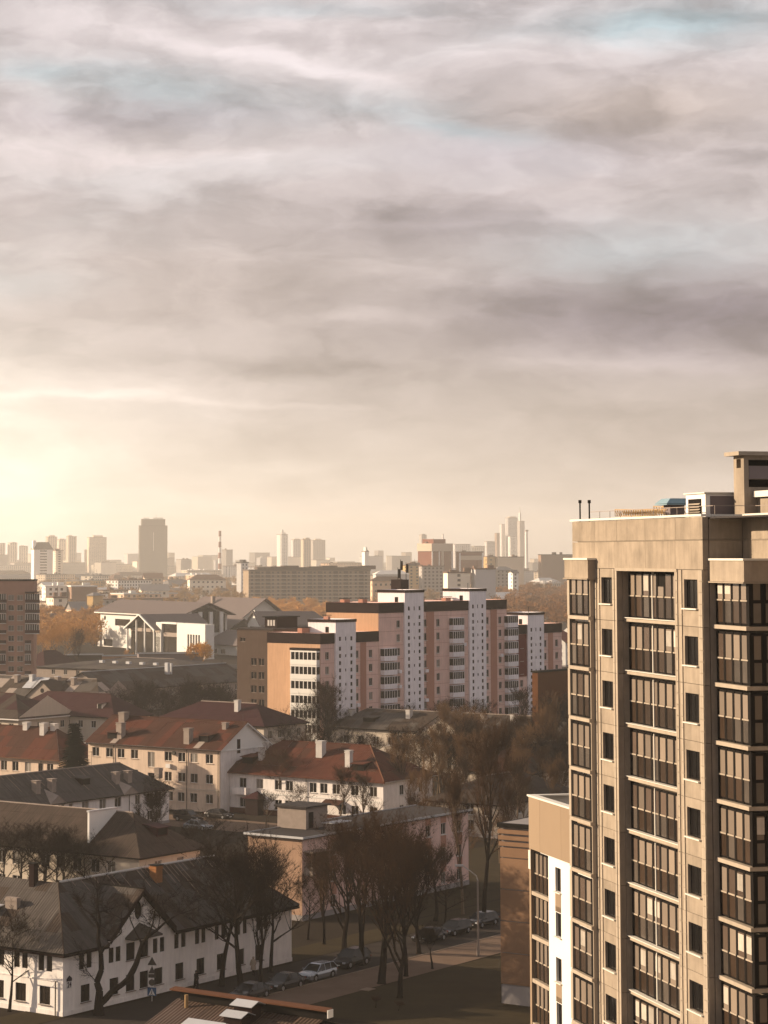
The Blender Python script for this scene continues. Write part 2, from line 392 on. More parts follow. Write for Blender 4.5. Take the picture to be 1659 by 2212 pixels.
def window(b, face, off, u0, u1, z0, z1, cols=2, rows=1, frame='frame_white', glass='glass', sill=True, sillmat='frame_white', name='window', fr=.06, depth=.16, panes=True):
    w, h = round(u1 - u0, 2), round(z1 - z0, 2)
    if face == 'R': loc, rz = (u0, off, z0), 0.0
    elif face == 'L': loc, rz = (off, u0 + w, z0), -math.pi / 2
    elif face == 'r': loc, rz = (off, u0, z0), math.pi / 2
    else: loc, rz = (u0 + w, off, z0), math.pi
    o = link(name, shared(('window', w, h, cols, rows, frame, fr, depth), win_mesh(w, h, cols, rows, fr, depth), frame), b.root, loc, rz)
    if panes:
        pw = (w - fr) / cols - fr * .4
        for c in range(cols):
            x = w * c / cols + fr * .6
            me = shared(('pane', round(pw, 2), h, glass, depth), lambda mb: mb.box(0, depth - .05, fr * .6, pw, depth - .03, h - fr * .6), glass)
            link('pane', me, o, (x, 0, 0))
    else:
        link('pane', shared(('pane', w, h, glass, 'x', depth), lambda mb: mb.box(fr, depth - .05, fr, w - fr, depth - .03, h - fr), glass), o)
    if sill:
        link('sill', shared(('sill', w, sillmat), lambda mb: mb.box(-.08, -.14, -.07, w + .08, depth - .08, -.005), sillmat), o)
    return o
def roof_polys(x0, x1, y0, y1, z, rise, over=.5, along='x', hip=(True, True)):
    """planes of a gable or hip roof as polygons that start with their eave edge; z is the eave height at the wall"""
    if along == 'y':
        ps, (a, b) = roof_polys(y0, y1, x0, x1, z, rise, over, 'x', hip)
        sw = lambda p: (p[1], p[0], p[2])
        return [[sw(q) for q in ([p[1], p[0]] + p[2:][::-1])] for p in ps], (sw(a), sw(b))
    hw = (y1 - y0) / 2; sl = rise / hw; X0, X1, Y0, Y1 = x0 - over, x1 + over, y0 - over, y1 + over; ze = z - over * sl; H = hw + over
    ra = X0 + (H if hip[0] else 0); rb = X1 - (H if hip[1] else 0); ym = (y0 + y1) / 2; zr = z + rise
    P = [[(X0, Y0, ze), (X1, Y0, ze), (rb, ym, zr), (ra, ym, zr)], [(X1, Y1, ze), (X0, Y1, ze), (ra, ym, zr), (rb, ym, zr)]]
    if hip[0]: P.append([(X0, Y1, ze), (X0, Y0, ze), (ra, ym, zr)])
    if hip[1]: P.append([(X1, Y0, ze), (X1, Y1, ze), (rb, ym, zr)])
    return P, ((ra, ym, zr), (rb, ym, zr))
def sheets(parent, polys, mats, cw, ch, th=.05, limit=290, name='roof_sheet', jitter=.02):
    """covers roof planes with single sheets; each is an object"""
    planes = []
    for poly in polys:
        P = [Vector(p) for p in poly]; n = newell(P)
        if n.z < 0: P = P[::-1]; P = P[-2:] + P[:-2]; n = -n      # keep the eave edge first
        e = (P[1] - P[0]).normalized(); up = n.cross(e)
        planes.append((P[0], e, up, n, [((p - P[0]).dot(e), (p - P[0]).dot(up)) for p in P]))
    A = sum(area2(pl[4]) for pl in planes)
    k = max(1.0, math.sqrt(A / (cw * ch) * 1.25 / limit)); cw *= k; ch *= k
    cnt = 0
    for o_, e, up, n, q in planes:
        umin = min(p[0] for p in q); umax = max(p[0] for p in q); vmax = max(p[1] for p in q)
        nj = max(1, math.ceil(vmax / ch)); ni = max(1, math.ceil((umax - umin) / cw))
        for j in range(nj):
            for i in range(ni):
                a, b_, c_, d_ = umin + i * cw, umin + (i + 1) * cw, j * ch, min((j + 1) * ch, vmax)
                pp = clip_poly(clip_poly(clip_poly(clip_poly(q, 0, a + .012, False), 0, b_ - .012, True), 1, c_ + .012, False), 1, d_ - .012, True) if True else q
                if len(pp) < 3 or area2(pp) < .04: continue
                cnt += 1
                lift = th + rnd.uniform(0, jitter) + .012 * (j % 2) + .006 * (i % 2)
                mb = MB(); mb.slab([o_ + e * u + up * v + n * lift for u, v in pp], th * .6, 0, [(u, v) for u, v in pp], n)
                obj(name, mb, rnd.choice(mats), parent)
    return cnt
def roof(b, polys, ridge, mats, cw=1.4, ch=2.0, under='dark', th=.16, cap='frame_white', capw=.14, limit=290, soffit='frame_white', name='roof'):
    mb = MB()
    for p in polys:
        P = [Vector(q) for q in p]; n = newell(P)
        if n.z < 0: P = P[::-1]; n = -n
        mb.slab(P, th, 0, None, n)
    ro = obj(name, mb, soffit, b.root)
    sheets(ro, polys, mats, cw, ch, limit=limit)
    if cap and ridge:
        a, c = Vector(ridge[0]), Vector(ridge[1])
        if (a - c).length > .3:
            m2 = MB(); m2.tube(a + Vector((0, 0, .10)), c + Vector((0, 0, .10)), capw, capw, 6); obj('ridge_cap', m2, cap, ro)
    return ro
def gable_end(mb, face, off, u0, u1, z, rise, depth=0.0, m=0):
    f = fmap(face, off); p = [f(u0, z, 0), f(u1, z, 0), f((u0 + u1) / 2, z + rise, 0)]
    if face in ('L', 'b'): p = p[::-1]
    mb.face(p, m)
def chimney(b, parent, x, y, z0, z1, w=.7, d=.7, m='chimney', capm='metal_w', cap=True):
    mb = MB(); mb.box(-w / 2, -d / 2, z0, w / 2, d / 2, z1); mb.box(-w / 2 - .06, -d / 2 - .06, z1 - .32, w / 2 + .06, d / 2 + .06, z1 - .14)
    o = obj('chimney', mb, m, parent, (x, y, 0))
    if cap:
        c_ = MB(); c_.box(-w / 2 - .1, -d / 2 - .1, z1 + .002, w / 2 + .1, d / 2 + .1, z1 + .08); obj('chimney_cap', c_, capm, o)
    return o
def dormer(b, parent, x, y, z, w, h, dep, face='R', roofm='asbestos', m='chimney', shed=True):
    """small roof box with a dark opening; (x,y,z) is the middle of its front foot, local +y is inward for R"""
    mb = MB(); mb.box(-w / 2, .02, 0, w / 2, dep, h)
    rz = 0.0 if face == 'R' else -math.pi / 2
    o = obj('dormer', mb, m, parent, (x, y, z), rz)
    g = MB(); g.box(-w / 2 + .15, 0, .12, w / 2 - .15, .015, h - .12); obj('opening', g, 'dark', o)
    r_ = MB(); r_.slab([(-w / 2 - .2, -.35, h + .05), (w / 2 + .2, -.35, h + .05), (w / 2 + .2, dep + .3, h + .35), (-w / 2 - .2, dep + .3, h + .35)], .08); obj('dormer_roof', r_, roofm, o)
    return o
def shell(b, L, Wd, z, m, holesR=(), holesL=(), z0=0.0, gable=None, rise=0, plinth=None, x0=0.0, y0=0.0, name='wall', holesr=(), holesb=()):
    """four walls with openings; gable = 'x' (ridge along x) or 'y'"""
    mb = MB()
    wall(mb, 'R', y0, x0, x0 + L, z0, z, holesR); wall(mb, 'L', x0, y0, y0 + Wd, z0, z, holesL)
    wall(mb, 'r', x0 + L, y0, y0 + Wd, z0, z, holesr); wall(mb, 'b', y0 + Wd, x0, x0 + L, z0, z, holesb)
    if gable == 'x': gable_end(mb, 'L', x0, y0, y0 + Wd, z, rise); gable_end(mb, 'r', x0 + L, y0, y0 + Wd, z, rise)
    if gable == 'y': gable_end(mb, 'R', y0, x0, x0 + L, z, rise); gable_end(mb, 'b', y0 + Wd, x0, x0 + L, z, rise)
    o = obj(name, mb, m, b.root)
    if plinth:
        p = MB(); t = .05
        p.box(x0 - t, y0 - t, 0, x0 + L + t, y0 + Wd + t, plinth[1]); obj('plinth', p, plinth[0], b.root)
    return o
def flat_slab(b, x0, y0, x1, y1, z0, z1, m, name='roof'):
    mb = MB(); mb.box(x0, y0, z0, x1, y1, z1); return obj(name, mb, m, b.root)
def aerial(b, ro, x, y, z, h=2.2):
    m1 = MB(); m1.tube((x, y, z), (x, y, z + h), .03, .025, 4)
    for k, w in enumerate((.5, .6, .7, .8)): m1.tube((x - w / 2, y + .15 * k - .2, z + h - .1), (x + w / 2, y + .15 * k - .2, z + h - .1), .018, .018, 3)
    m1.tube((x, y - .3, z + h - .1), (x, y + .4, z + h - .1), .02, .02, 3); return obj('tv_aerial', m1, 'signback', ro)
def downpipe(b, x, y, z0, z1, m='signback'):
    mb = MB(); mb.tube((x, y, z0), (x, y, z1), .06, .06, 6); obj('downpipe', mb, m, b.root)
def win_row(b, face, off, pxs, zs, w, h, wallholes, cols=2, zref=None, **kw):
    """registers openings centred at photo columns pxs, sill heights zs; returns them for window()"""
    out = []
    for px in pxs:
        ww = w
        if isinstance(px, tuple): px, ww = px
        for z in zs:
            s = b.s_at(face, px, z + h / 2, off); out.append((s - ww / 2, s + ww / 2, z, z + h))
    wallholes += out; return out
# ------------------------------------------------------------------ tall tan panel tower on the right
FL = 2.8
R9 = random.Random(21)
T = Bld('tower_block', 'tall tan concrete panel tower block with stacked glazed loggias filling the right edge', 'apartment tower', 1521, 1400, ang=77.4, dist=113.5)
def tower():
    b = T; S = lambda px, off=0.0: b.s_at('L', px, 31.0, off)
    y0b, y1b = S(1289), S(1240)                 # far bay
    a0, a1 = S(1464), S(1337)                   # recess
    w2a, w2b = S(1511), S(1482); w1a, w1b = S(1325), S(1302)
    zt = 39.3; D = .62; n = 14
    floors = [36.5 - FL * k for k in range(n)]
    core = MB(); e = .12
    # solid mass behind the skin panels
    core.box(e + .3, .1, 0, 15, w2a - .2, zt); 
    core.box(D + .3, w2a - .3, 0, 15, y1b - .02, zt + .02)
    core.box(2.1 + e, -14, 0, 15, .12, zt + .01)
    core.box(.3, .12, zt + .03, 14.9, y1b - .04, 41.8); core.box(2.3, -13.9, zt + .03, 14.95, .14, 41.8)
    obj('core_wall', core, 'tan', b.root)
    zb = floors[-1]
    # wall panels, one per storey and bay
    def panel(face, off, u0, u1, z0, z1, hole=None, th=.30, m='tan', g=.012):
        w_, h_ = round(u1 - u0, 3), round(z1 - z0, 3)
        hk = None if hole is None else tuple(round(v, 3) for v in (hole[0] - u0, hole[1] - u0, hole[2] - z0, hole[3] - z0))
        def mk(mb):
            if hk:
                wall(mb, 'R', 0, g, w_ - g, g, h_ - g, [hk], .22)
                mb.face([(g, 0, h_ - g), (w_ - g, 0, h_ - g), (w_ - g, th, h_ - g), (g, th, h_ - g)])
                mb.face([(g, 0, g), (g, 0, h_ - g), (g, th, h_ - g), (g, th, g)]); mb.face([(w_ - g, 0, g), (w_ - g, th, g), (w_ - g, th, h_ - g), (w_ - g, 0, h_ - g)])
                mb.face([(g, 0, g), (g, th, g), (w_ - g, th, g), (w_ - g, 0, g)])
            else: mb.box(g, 0, g, w_ - g, th, h_ - g)
        if hk and face == 'L': hk = (w_ - hk[1], w_ - hk[0], hk[2], hk[3])
        me = shared(('wall_panel', w_, h_, hk, th, m), mk, m)
        loc, rz = ((u0, off, z0), 0) if face == 'R' else ((off, u1, z0), -math.pi / 2)
        return link('wall_panel', me, b.root, loc, rz)
    cols = [(0.0, w2a - .55), (w2a - .55, w2b + .75)]
    for k, z in enumerate(floors):
        hz = (z + .9, z + 2.32)
        for lo, hi, wa, wb in ((.0, a0, w2a, w2b), (a1, y0b, w1a, w1b)):
            panel('L', 0, lo, hi, z, z + FL, (wa, wb, *hz))
            window(b, 'L', 0, wa, wb, *hz, cols=2, frame='dark', glass='glass', sillmat='tan_edge', depth=.22)
        panel('R', 0, .33, 2.08, z, z + FL)
        # recess cheeks
        m1 = MB(); m1.box(.31, a1 - .02, z + .02, D + .02, a1 + .1, z + FL - .02); obj('cheek', m1, 'tan', b.root)
    # trims: pale jointed strips either side of the window columns
    def strip(y, w_, off=-.05):
        me = shared(('trim_strip', w_), lambda mb: mb.box(0, 0, .015, w_, .045, .545), 'tan_light')
        for z in floors[:10]:
            for q in range(5): link('trim_strip', me, b.root, (off, y + w_ / 2, z + .56 * q), -math.pi / 2)
    for y in (.16, w2a - .34, w2b + .34, a0 - .17, a1 + .17, w1a - .32, w1b + .32, y0b - .12): strip(y, .22)
    # parapet: two rows of blank panels under a pale coping
    ys = [0, a0, (a0 + a1) / 2, a1, y0b, y1b]
    for i in range(5):
        panel('L', 0, ys[i], ys[i + 1], zt, 40.75, th=.3); panel('L', 0, ys[i], ys[i + 1], 40.78, 41.9, th=.3)
    panel('R', 0, .33, 2.08, zt, 40.75); panel('R', 0, .33, 2.08, 40.78, 41.9)
    for i in range(3):
        panel('L', 2.1, -4 * (i + 1), -4 * i, zt, 40.75); panel('L', 2.1, -4 * (i + 1), -4 * i, 40.78, 41.9)
        for z in floors: panel('L', 2.1, -4 * (i + 1), -4 * i, z, z + FL)
    jb = MB(); jb.box(-.03, -.02, 40.755, .1, y1b, 40.775); jb.box(-.03, -.035, 40.755, 2.09, .1, 40.775); jb.box(2.07, -12, 40.755, 2.2, -.05, 40.775); obj('joint_strip', jb, 'tan_light', b.root)
    cp = MB(); cp.box(-.10, -.08, 41.92, .45, y1b + .12, 42.03); obj('coping', cp, 'tan_edge', b.root)
    cp = MB(); cp.box(.46, -.08, 41.92, 2.5, .3, 42.02); cp.box(2.02, -12, 41.92, 2.5, -.09, 42.04); obj('coping', cp, 'tan_edge', b.root)
    rf = MB(); rf.box(.3, -13, 41.80, 14, y1b, 41.88); obj('roof', rf, 'flatroof', b.root)
    # glazed loggias
    def glazing(face, off, u0, u1, npan, post=None, z=0, h=2.46, side='dark', split=1.12, skip=None, plain=False):
        w_ = round(u1 - u0, 3); loc, rz = ((u0, off, z), 0) if face == 'R' else ((off, u1, z), -math.pi / 2)
        pw = w_ / npan; gap = pw * .25
        def mk(mb):
            mb.box(0, .04, 0, w_, .10, h)
            for i in range(npan + 1):
                x = min(max(i * pw, gap / 2), w_ - gap / 2); mb.box(x - gap / 2, 0, .01, x + gap / 2, .038, h - .01)
            mb.box(0, .03, h - .1, w_, .12, h + .001)
        o = link('loggia_glazing', shared(('loggia_frame', w_, npan, h), mk, side), b.root, loc, rz)
        ups = [shared(('upper_pane', w_, npan, mm), lambda mb: mb.box(gap * .55, .010, split + .10, pw - gap * .55, .036, h - .12), mm) for mm in ('pane_up', 'pane_up', 'pane_up', 'pane_up2', 'pane_up3')]
        los = [shared(('lower_panel', w_, npan, mm), lambda mb: mb.box(gap * .30, .018, .10, pw - gap * .30, .037, split), mm) for mm in ('pane_low', 'pane_low', 'pane_low2')]
        fw = R9.random() < .3; curt = shared(('curtain', w_, npan), lambda mb: mb.box(gap * .6, .004, split + .35, pw - gap * .75, .009, h - .2), 'curtain')
        le = shared(('ledge', w_, npan), lambda mb: (mb.box(gap * .4, -.03, split + .02, pw - gap * .45, .036, split + .09)), 'tan_light')
        if plain:
            ups = [shared(('side_pane', w_, npan), lambda mb: mb.box(gap * .9, .010, split + .10, pw - gap * .9, .036, h - .14), 'pane_up3')]; los = [shared(('side_low', w_, npan), lambda mb: mb.box(gap * .7, .018, .14, pw - gap * .7, .037, split - .06), 'pane_low2')]; fw = False
        for i in range(npan):
            if skip and i in skip: 
                link('upper_pane', shared(('upper_pane_open', w_), lambda mb: mb.box(gap * .55, .010, split + .10, pw - gap * .55, .036, h - .75), 'pane_up'), o, (i * pw, 0, 0))
            else:
                link('upper_pane', R9.choice(ups), o, (i * pw, 0, 0))
                if R9.random() < (.22 if fw else .04): link('curtain', curt, o, (i * pw, 0, 0))
            link('lower_panel', R9.choice(los), o, (i * pw, 0, 0))
            if not plain: link('ledge', le, o, (i * pw, 0, 0))
        if post is not None:
            ps = MB(); ps.box(w_ * post - .035, -.05, 0, w_ * post + .035, .03, h); obj('post', ps, 'tan_edge', o)
        return o
    slab = lambda face, off, u0, u1, z: None
    for k, z in enumerate(floors):
        glazing('L', D, a0, a1, 8, .43, z + .18, skip=(4,) if k == 0 else None)
        m1 = MB(); m1.box(D - .22, a0, z - .02, D + .15, a1, z + .16); obj('balcony_slab', m1, 'tan_light', b.root)
        m1 = MB(); m1.box(D - .30, a0, z + .165, D + .02, a1, z + .20); obj('ledge', m1, 'tan_edge', b.root)
        # far bay (stands proud)
        glazing('L', -.32, y0b + .12, y1b - .42, 3, None, z + .18)
        m1 = MB(); m1.box(-.42, y0b + .02, z - .04, -.1, y1b - .30, z + .15); obj('balcony_slab', m1, 'tan_light', b.root)
        m1 = MB(); m1.box(-.30, y0b + .03, z + .16, -.01, y0b + .11, z + FL - .05); m1.box(-.36, y1b - .40, z + .16, -.01, y1b - .05, z + FL - .05); obj('pier', m1, 'tan_light', b.root)
        # near bay
        glazing('L', .62, -3.86, -.06, 4, None, z + .18)
        m1 = MB(); m1.box(.46, -3.95, z - .04, 2.05, -.03, z + .15); obj('balcony_slab', m1, 'tan_light', b.root)
        o = glazing('R', -3.93, .68, 2.05, 2, None, z + .18, side='dark', plain=True)
        m1 = MB(); m1.box(.60, -3.99, z + .16, .67, -3.90, z + 2.72); obj('corner_post', m1, 'dark', b.root); m1 = MB(); m1.box(1.98, -3.99, z + .16, 2.06, -3.95, z + 2.72); obj('corner_post', m1, 'dark', b.root)
    for lo, hi, o1, o2 in ((y0b - .15, y1b + .02, -.48, -.0), (-4.15, .12, .30, 2.08)):
        m1 = MB(); m1.box(o1, lo, zt - .55, o2, hi, zt + .45); m1.box(o1 - .08, lo - .06, zt - .62, o2, hi + .06, zt - .56); obj('cornice', m1, 'tan', b.root)
        m1 = MB(); m1.box(o1 - .06, lo - .05, zt + .46, o2, hi + .05, zt + .56); obj('cornice_cap', m1, 'tan_edge', b.root)
    hb = MB(); hb.box(-.07, a0 - .25, zt - .12, .0 - .001, a1 + .25, zt + .03); obj('lintel', hb, 'tan_light', b.root)
    for y in (a0 - .03, a1 + .03):
        hb = MB(); hb.box(-.06, y - .05, zb, -.001, y + .05, zt - .13); obj('lintel_post', hb, 'tan_light', b.root)
    # roof structures
    lx = lambda px, off: b.s_at('L', px, 42.5, off)
    bx0 = 1.6; q0, q1 = lx(1524, bx0), lx(1482, bx0)
    zz = b.z_at(bx0, q0, 1066)
    vb = MB(); vb.box(bx0, q0, 41.9, bx0 + 2.4, q1, zz); o = obj('vent_box', vb, 'white', b.root)
    f2 = MB(); f2.box(bx0 + .25, q0 - .02, 42.0, bx0 + 2.3, q0 - .003, zz - .12); obj('shade_panel', f2, 'grey_panel', o)  # box is white; the shade on this side is put into the grey
    me = shared(('louvre_slat', 1), lambda mb: mb.slab([(-.09, 0, 0), (-.09, 1.5, 0), (-.01, 1.5, .07), (-.01, 0, .07)], .015), 'tan_light')
    bk = MB(); bk.box(bx0 - .03, q1 - 2.0, 42.1, bx0 - .004, q1 - .35, zz - .25); lo_ = obj('louvre_back', bk, 'dark', o)
    for i in range(int((zz - .4 - 42.1) / .14)): link('louvre_slat', me, lo_, (bx0 - .02, q1 - 1.93, 42.15 + i * .14))
    tp = MB(); tp.box(bx0 - .1, q0 - .1, zz + .002, bx0 + 2.5, q1 + .1, zz + .07); obj('box_lid', tp, 'tan_edge', o)
    vx = 2.0; vy = lx(1456, vx); z1 = b.z_at(vx, vy, 1090)
    v = MB(); v.box(vx - .4, vy - .45, 41.9, vx + .4, vy + .45, z1); o = obj('ventilator', v, 'grey_panel', b.root)
    v = MB(); h0, h1 = z1 + .02, b.z_at(vx, vy, 1077)
    v.slab([(vx - .75, vy - .85, h0), (vx + .75, vy - .85, h0), (vx + .75, vy + .85, h0), (vx - .75, vy + .85, h0)], .05)
    for (p, q, a, c_) in ((-1, -1, 1, -1), (1, -1, 1, 1), (1, 1, -1, 1), (-1, 1, -1, -1)):
        v.face([(vx + p * .75, vy + q * .85, h0 + .02), (vx + a * .75, vy + c_ * .85, h0 + .02), (vx + a * .45, vy + c_ * .6, h1), (vx + p * .45, vy + q * .6, h1)])
    v.face([(vx - .45, vy - .6, h1), (vx + .45, vy - .6, h1), (vx + .45, vy + .6, h1), (vx - .45, vy + .6, h1)]); obj('ventilator_hood', v, 'blue_metal', o)
    for px in (1253, 1273):
        y = lx(px, .8); v = MB(); zt2 = b.z_at(.8, y, 1087); v.tube((.8, y, 41.9), (.8, y, zt2), .045, .045, 6); v.tube((.8, y, zt2), (.8, y, zt2 + .18), .09, .09, 6); obj('vent_pipe', v, 'dark', b.root)
    # guard rail
    v = MB()
    for i in range(22):
        y = -11 + i * 1.6
        if y > y1b - 1: continue
        x = 2.9 if y < .2 else .75
        v.tube((x, y, 41.9), (x, y, 42.45), .018, .018, 4)
    v.tube((2.9, -12, 42.45), (2.9, .2, 42.45), .02, .02, 4); v.tube((.75, .4, 42.45), (.75, y1b - 1, 42.45), .02, .02, 4); v.tube((.75, .3, 42.45), (2.9, .3, 42.45), .02, .02, 4); obj('guard_rail', v, 'chimney', b.root)
    # lift machine room
    o3 = 2.9
    r1 = b.s_at('L', 1585, 44, o3); r0 = b.s_at('L', 1607, 44, o3)
    zt3 = b.z_at(o3, r0, 984)
    mr = MB(); X0 = o3; X1 = o3 + 7
    hz0, hz1 = b.z_at(o3, r0, 1010), zt3 - .15
    wall(mr, 'L', X0, r0, r1, 41.9, zt3, [(r0 + .35, r1 - .35, hz0, hz1)], .3)
    za, zb_, zc, zd = b.z_at(o3, r0, 1006), b.z_at(o3, r0, 1035), b.z_at(o3, r0, 1052), zt3 - .2
    wall(mr, 'R', r0, X0, X1, 41.9, zt3, [(X0 + .25, X1 - .2, za, zd), (X0 + .25, X1 - .2, zc, zb_)], .5)
    mr.box(X0 + .3, r0 + .5, 41.9, X1, r1 - .3, zt3 - .01); obj('machine_room', mr, 'tan', b.root)
    v = MB(); v.box(X0 + .27, r0 + .46, zc, X1 - .22, r0 + .49, zb_); v.box(X0 + .27, r0 + .46, za, X1 - .22, r0 + .49, zd); v.box(X0 + .32, r0 + .36, hz0, X0 + .34, r1 - .36, hz1); obj('dark_opening', v, 'dark', b.root)
    v = MB(); v.box(X0 + .27, r0 - .03, zb_ + .02, X1 - .22, r0 - .004, za - .02); obj('grey_fascia', v, 'grey_panel', b.root)
    v = MB(); v.box(X0 - .42, r0 - .35, zt3 + .005, X1, r1 + .2, zt3 + .2); obj('canopy_slab', v, 'tan_light', b.root)
    # lower annex in front with white railing
    ax = 3.6; ya = r0 - 3.2; zax = b.z_at(o3, r0, 1060)
    v = MB(); v.box(ax, ya, 41.9, ax + 5, r0 - .06, zax - .35); an = obj('annex', v, 'tan', b.root)
    v = MB(); v.box(ax - .25, ya - .1, zax - .32, ax + 5, r0 - .05, zax - .02); obj('annex_coping', v, 'tan_edge', an)
    v = MB(); v.box(ax - .02, ya + .3, 42.0, ax - .004, ya + 1.2, zax - .6); obj('door', v, 'dark', an)
tower()
def lattice(px, py_, dist, length, az_, tilt):
    p = at_d(px, py_, dist); t = thing('lattice_truss', 'x', 'truss', p, az_)
    v = MB()
    for a in (0, .5): v.tube((0, a, 0), (length, a, tilt), .03, .03, 4); v.tube((0, a, .35), (length, a, .35 + tilt), .03, .03, 4)
    obj('chord', v, 'grain', t)
    n = int(length / .4); v = MB()
    for i in range(n):
        x0, x1 = length * i / n, length * (i + 1) / n; k = tilt / length
        for a in (0, .5): v.tube((x0, a, k * x0), (x1, a, .35 + k * x1), .02, .02, 4); v.tube((x1, a, .35 + k * x1), (x1, a, k * x1), .02, .02, 4)
    obj('bracing', v, 'grain', t); return t
t = lattice(1445, 1117, 122, 7.5, math.radians(99), .15); t['label'] = 'pale timber-coloured lattice truss lying along the tan tower roof edge'
t.location.z = 42.05; t.location.x -= .1
t = lattice(1450, 1116, 124, 3.6, math.radians(101), .2); t['label'] = 'shorter dark lattice truss lying beside the ventilator on the tower roof'
t.location.z = 42.15; t.location.x += .8

# ------------------------------------------------------------------ lower white block beside the tower
def whiteblock():
    b = Bld('white_block', 'sunlit white apartment block with tan parapet panels standing left of the tan tower', 'apartment block', 1252, 1700, ang=77.4, dist=144)
    S = lambda px, z=15: b.s_at('L', px, z)
    yl = S(1146, 15)
    yg0, yg1 = S(1186), S(1151)
    w1a, w1b = S(1213), S(1201)
    w2b = S(1243.5); w2a = w2b - .75
    zp, zt = 20.9, b.z_at(0, yl, 1718)
    floors = [zp - FL - FL * k for k in range(7)]
    mb = MB(); holes = []
    for k, z in enumerate(floors):
        holes += [(w1a, w1b, z + .75, z + 2.25), (w2a, w2b, z + .75, z + 2.25)]
    wall(mb, 'L', 0, -6, yg0, 0, zp, holes, .25); wall(mb, 'r', 14, -6, yl, 0, zt); wall(mb, 'b', yl, .3, 14, 0, zt); wall(mb, 'R', -6, .0, 14, 0, zt)
    mb.box(.5, yg0 - .3, 0, 13.9, yl - .3, zp); obj('wall', mb, 'white', b.root)
    for i, (a, c) in enumerate(zip((-6, S(1216), S(1170)), (S(1216), S(1170), yl))):
        m1 = MB(); m1.box(-.06, a + .01, zp + .02, .3, c - .01, zt - .06); obj('parapet_panel', m1, 'beige', b.root)
    m1 = MB(); m1.box(-.14, -6, zt - .05, .42, yl + .1, zt + .06); m1.box(.43, yl - .35, zt - .05, 13, yl + .1, zt + .05); m1.box(13, -6, zt - .05, 13.5, yl + .1, zt + .055); obj('coping', m1, 'tan_edge', b.root)
    m1 = MB(); m1.box(.3, -6, zt - 1.1, 13, yl - .3, zt - .95); obj('roof', m1, 'flatroof', b.root)
    m1 = MB(); m1.tube((3.2, yl - 2.2, zt - .95), (3.2, yl - 2.2, zt + .15), .35, .35, 8); m1.tube((3.2, yl - 2.2, zt + .15), (3.2, yl - 2.2, zt + .4), .7, .45, 10); obj('roof_ventilator', m1, 'white', b.root)
    for k, z in enumerate(floors):
        for a, c in ((w1a, w1b), (w2a, w2b)):
            window(b, 'L', 0, a, c, z + .75, z + 2.25, cols=1, frame='dark', sillmat='tan_edge', depth=.25)
            if k % 2 == 0:
                m1 = MB(); m1.box(-.02, a, z - .50, .02, c, z + .66); obj('spandrel_panel', m1, 'beige', b.root)
            else:
                m1 = MB(); m1.box(-.02, a, z + 2.3, .02, c, z + 2.62); obj('spandrel_panel', m1, 'beige', b.root)
        w_ = round(yg1 - yg0, 3); npan = 4; pw = w_ / npan
        def mk(mb):
            mb.box(0, .06, 0, w_, .12, 2.5)
            for i in range(npan + 1):
                x = min(max(i * pw, .06), w_ - .06); mb.box(x - .09 * pw - .02, 0, 0, x + .09 * pw + .02, .058, 2.5)
        o = link('loggia_glazing', shared(('loggia_frame', w_, 'w'), mk, 'dark'), b.root, (.18, yg1, z + .14), -math.pi / 2)
        for i in range(npan):
            link('upper_pane', shared(('upper_pane', w_, 'w'), lambda mb: mb.box(pw * .2, .01, 1.18, pw * .8, .055, 2.4), 'pane_up'), o, (i * pw, 0, 0))
            link('lower_panel', shared(('lower_panel', w_, 'w'), lambda mb: mb.box(pw * .12, .02, .05, pw * .9, .056, 1.1), 'pane_low'), o, (i * pw, 0, 0))
            link('ledge', shared(('ledge', w_, 'w'), lambda mb: mb.box(pw * .1, -.04, 1.1, pw * .85, .055, 1.17), 'tan_light'), o, (i * pw, 0, 0))
        m1 = MB(); m1.box(-.02, yg0, z - .12, .3, yg1 + .1, z + .12); obj('balcony_slab', m1, 'tan_light', b.root)
    m1 = MB(); m1.box(-.05, yg1 + .12, 0, .3, yl, zp); obj('corner_pier', m1, 'beige', b.root)
    for z in (zp - .1, 8.4):
        m1 = MB(); m1.box(-.09, yg1 + .1, z - (1.2 if z > 10 else 7.6), -.052, yl + .05, z); obj('edge_strip', m1, 'tan_edge', b.root)
whiteblock()
def brownblock():
    b = Bld('brown_block', 'windowless brown panel end wall on a grey plinth beside the white block', 'apartment block', 1146, 2176, ang=34)
    yl = b.s_at('L', 1081.5, 8)
    top = 16.2
    mb = MB(); mb.box(.1, .1, 0, 12, yl - .1, top - .2); obj('core_wall', mb, 'grey_plinth', b.root)
    z = 1.75; i = 0
    m1 = MB(); m1.box(.0, -.1, 0, .12, yl, 1.7); m1.box(.0, yl - .12, 0, 12, yl, 1.7); obj('plinth', m1, 'grey_plinth', b.root)
    while z < 13.5:
        z2 = min(z + 2.8, 13.9)
        m1 = MB(); m1.box(-.03, -.1, z + .05, .12, yl, z2 - .05); m1.box(.1, yl - .13, z + .05, 12, yl, z2 - .05); obj('wall_panel', m1, 'brown_panel', b.root)
        z += 2.8
    for k in range(4):
        z = 14.0 + k * .55
        m1 = MB(); m1.box(-.12 - .04 * k, -.1, z, .2, yl + .08 + .04 * k, z + .36); m1.box(.2, yl - .1, z, 12, yl + .08 + .04 * k, z + .36); obj('cornice', m1, 'brown_panel' if k < 3 else 'dark', b.root)
    m1 = MB(); m1.box(.2, -.1, top - .5, 12, yl - .1, top - .4); obj('roof', m1, 'flatroof', b.root)
brownblock()
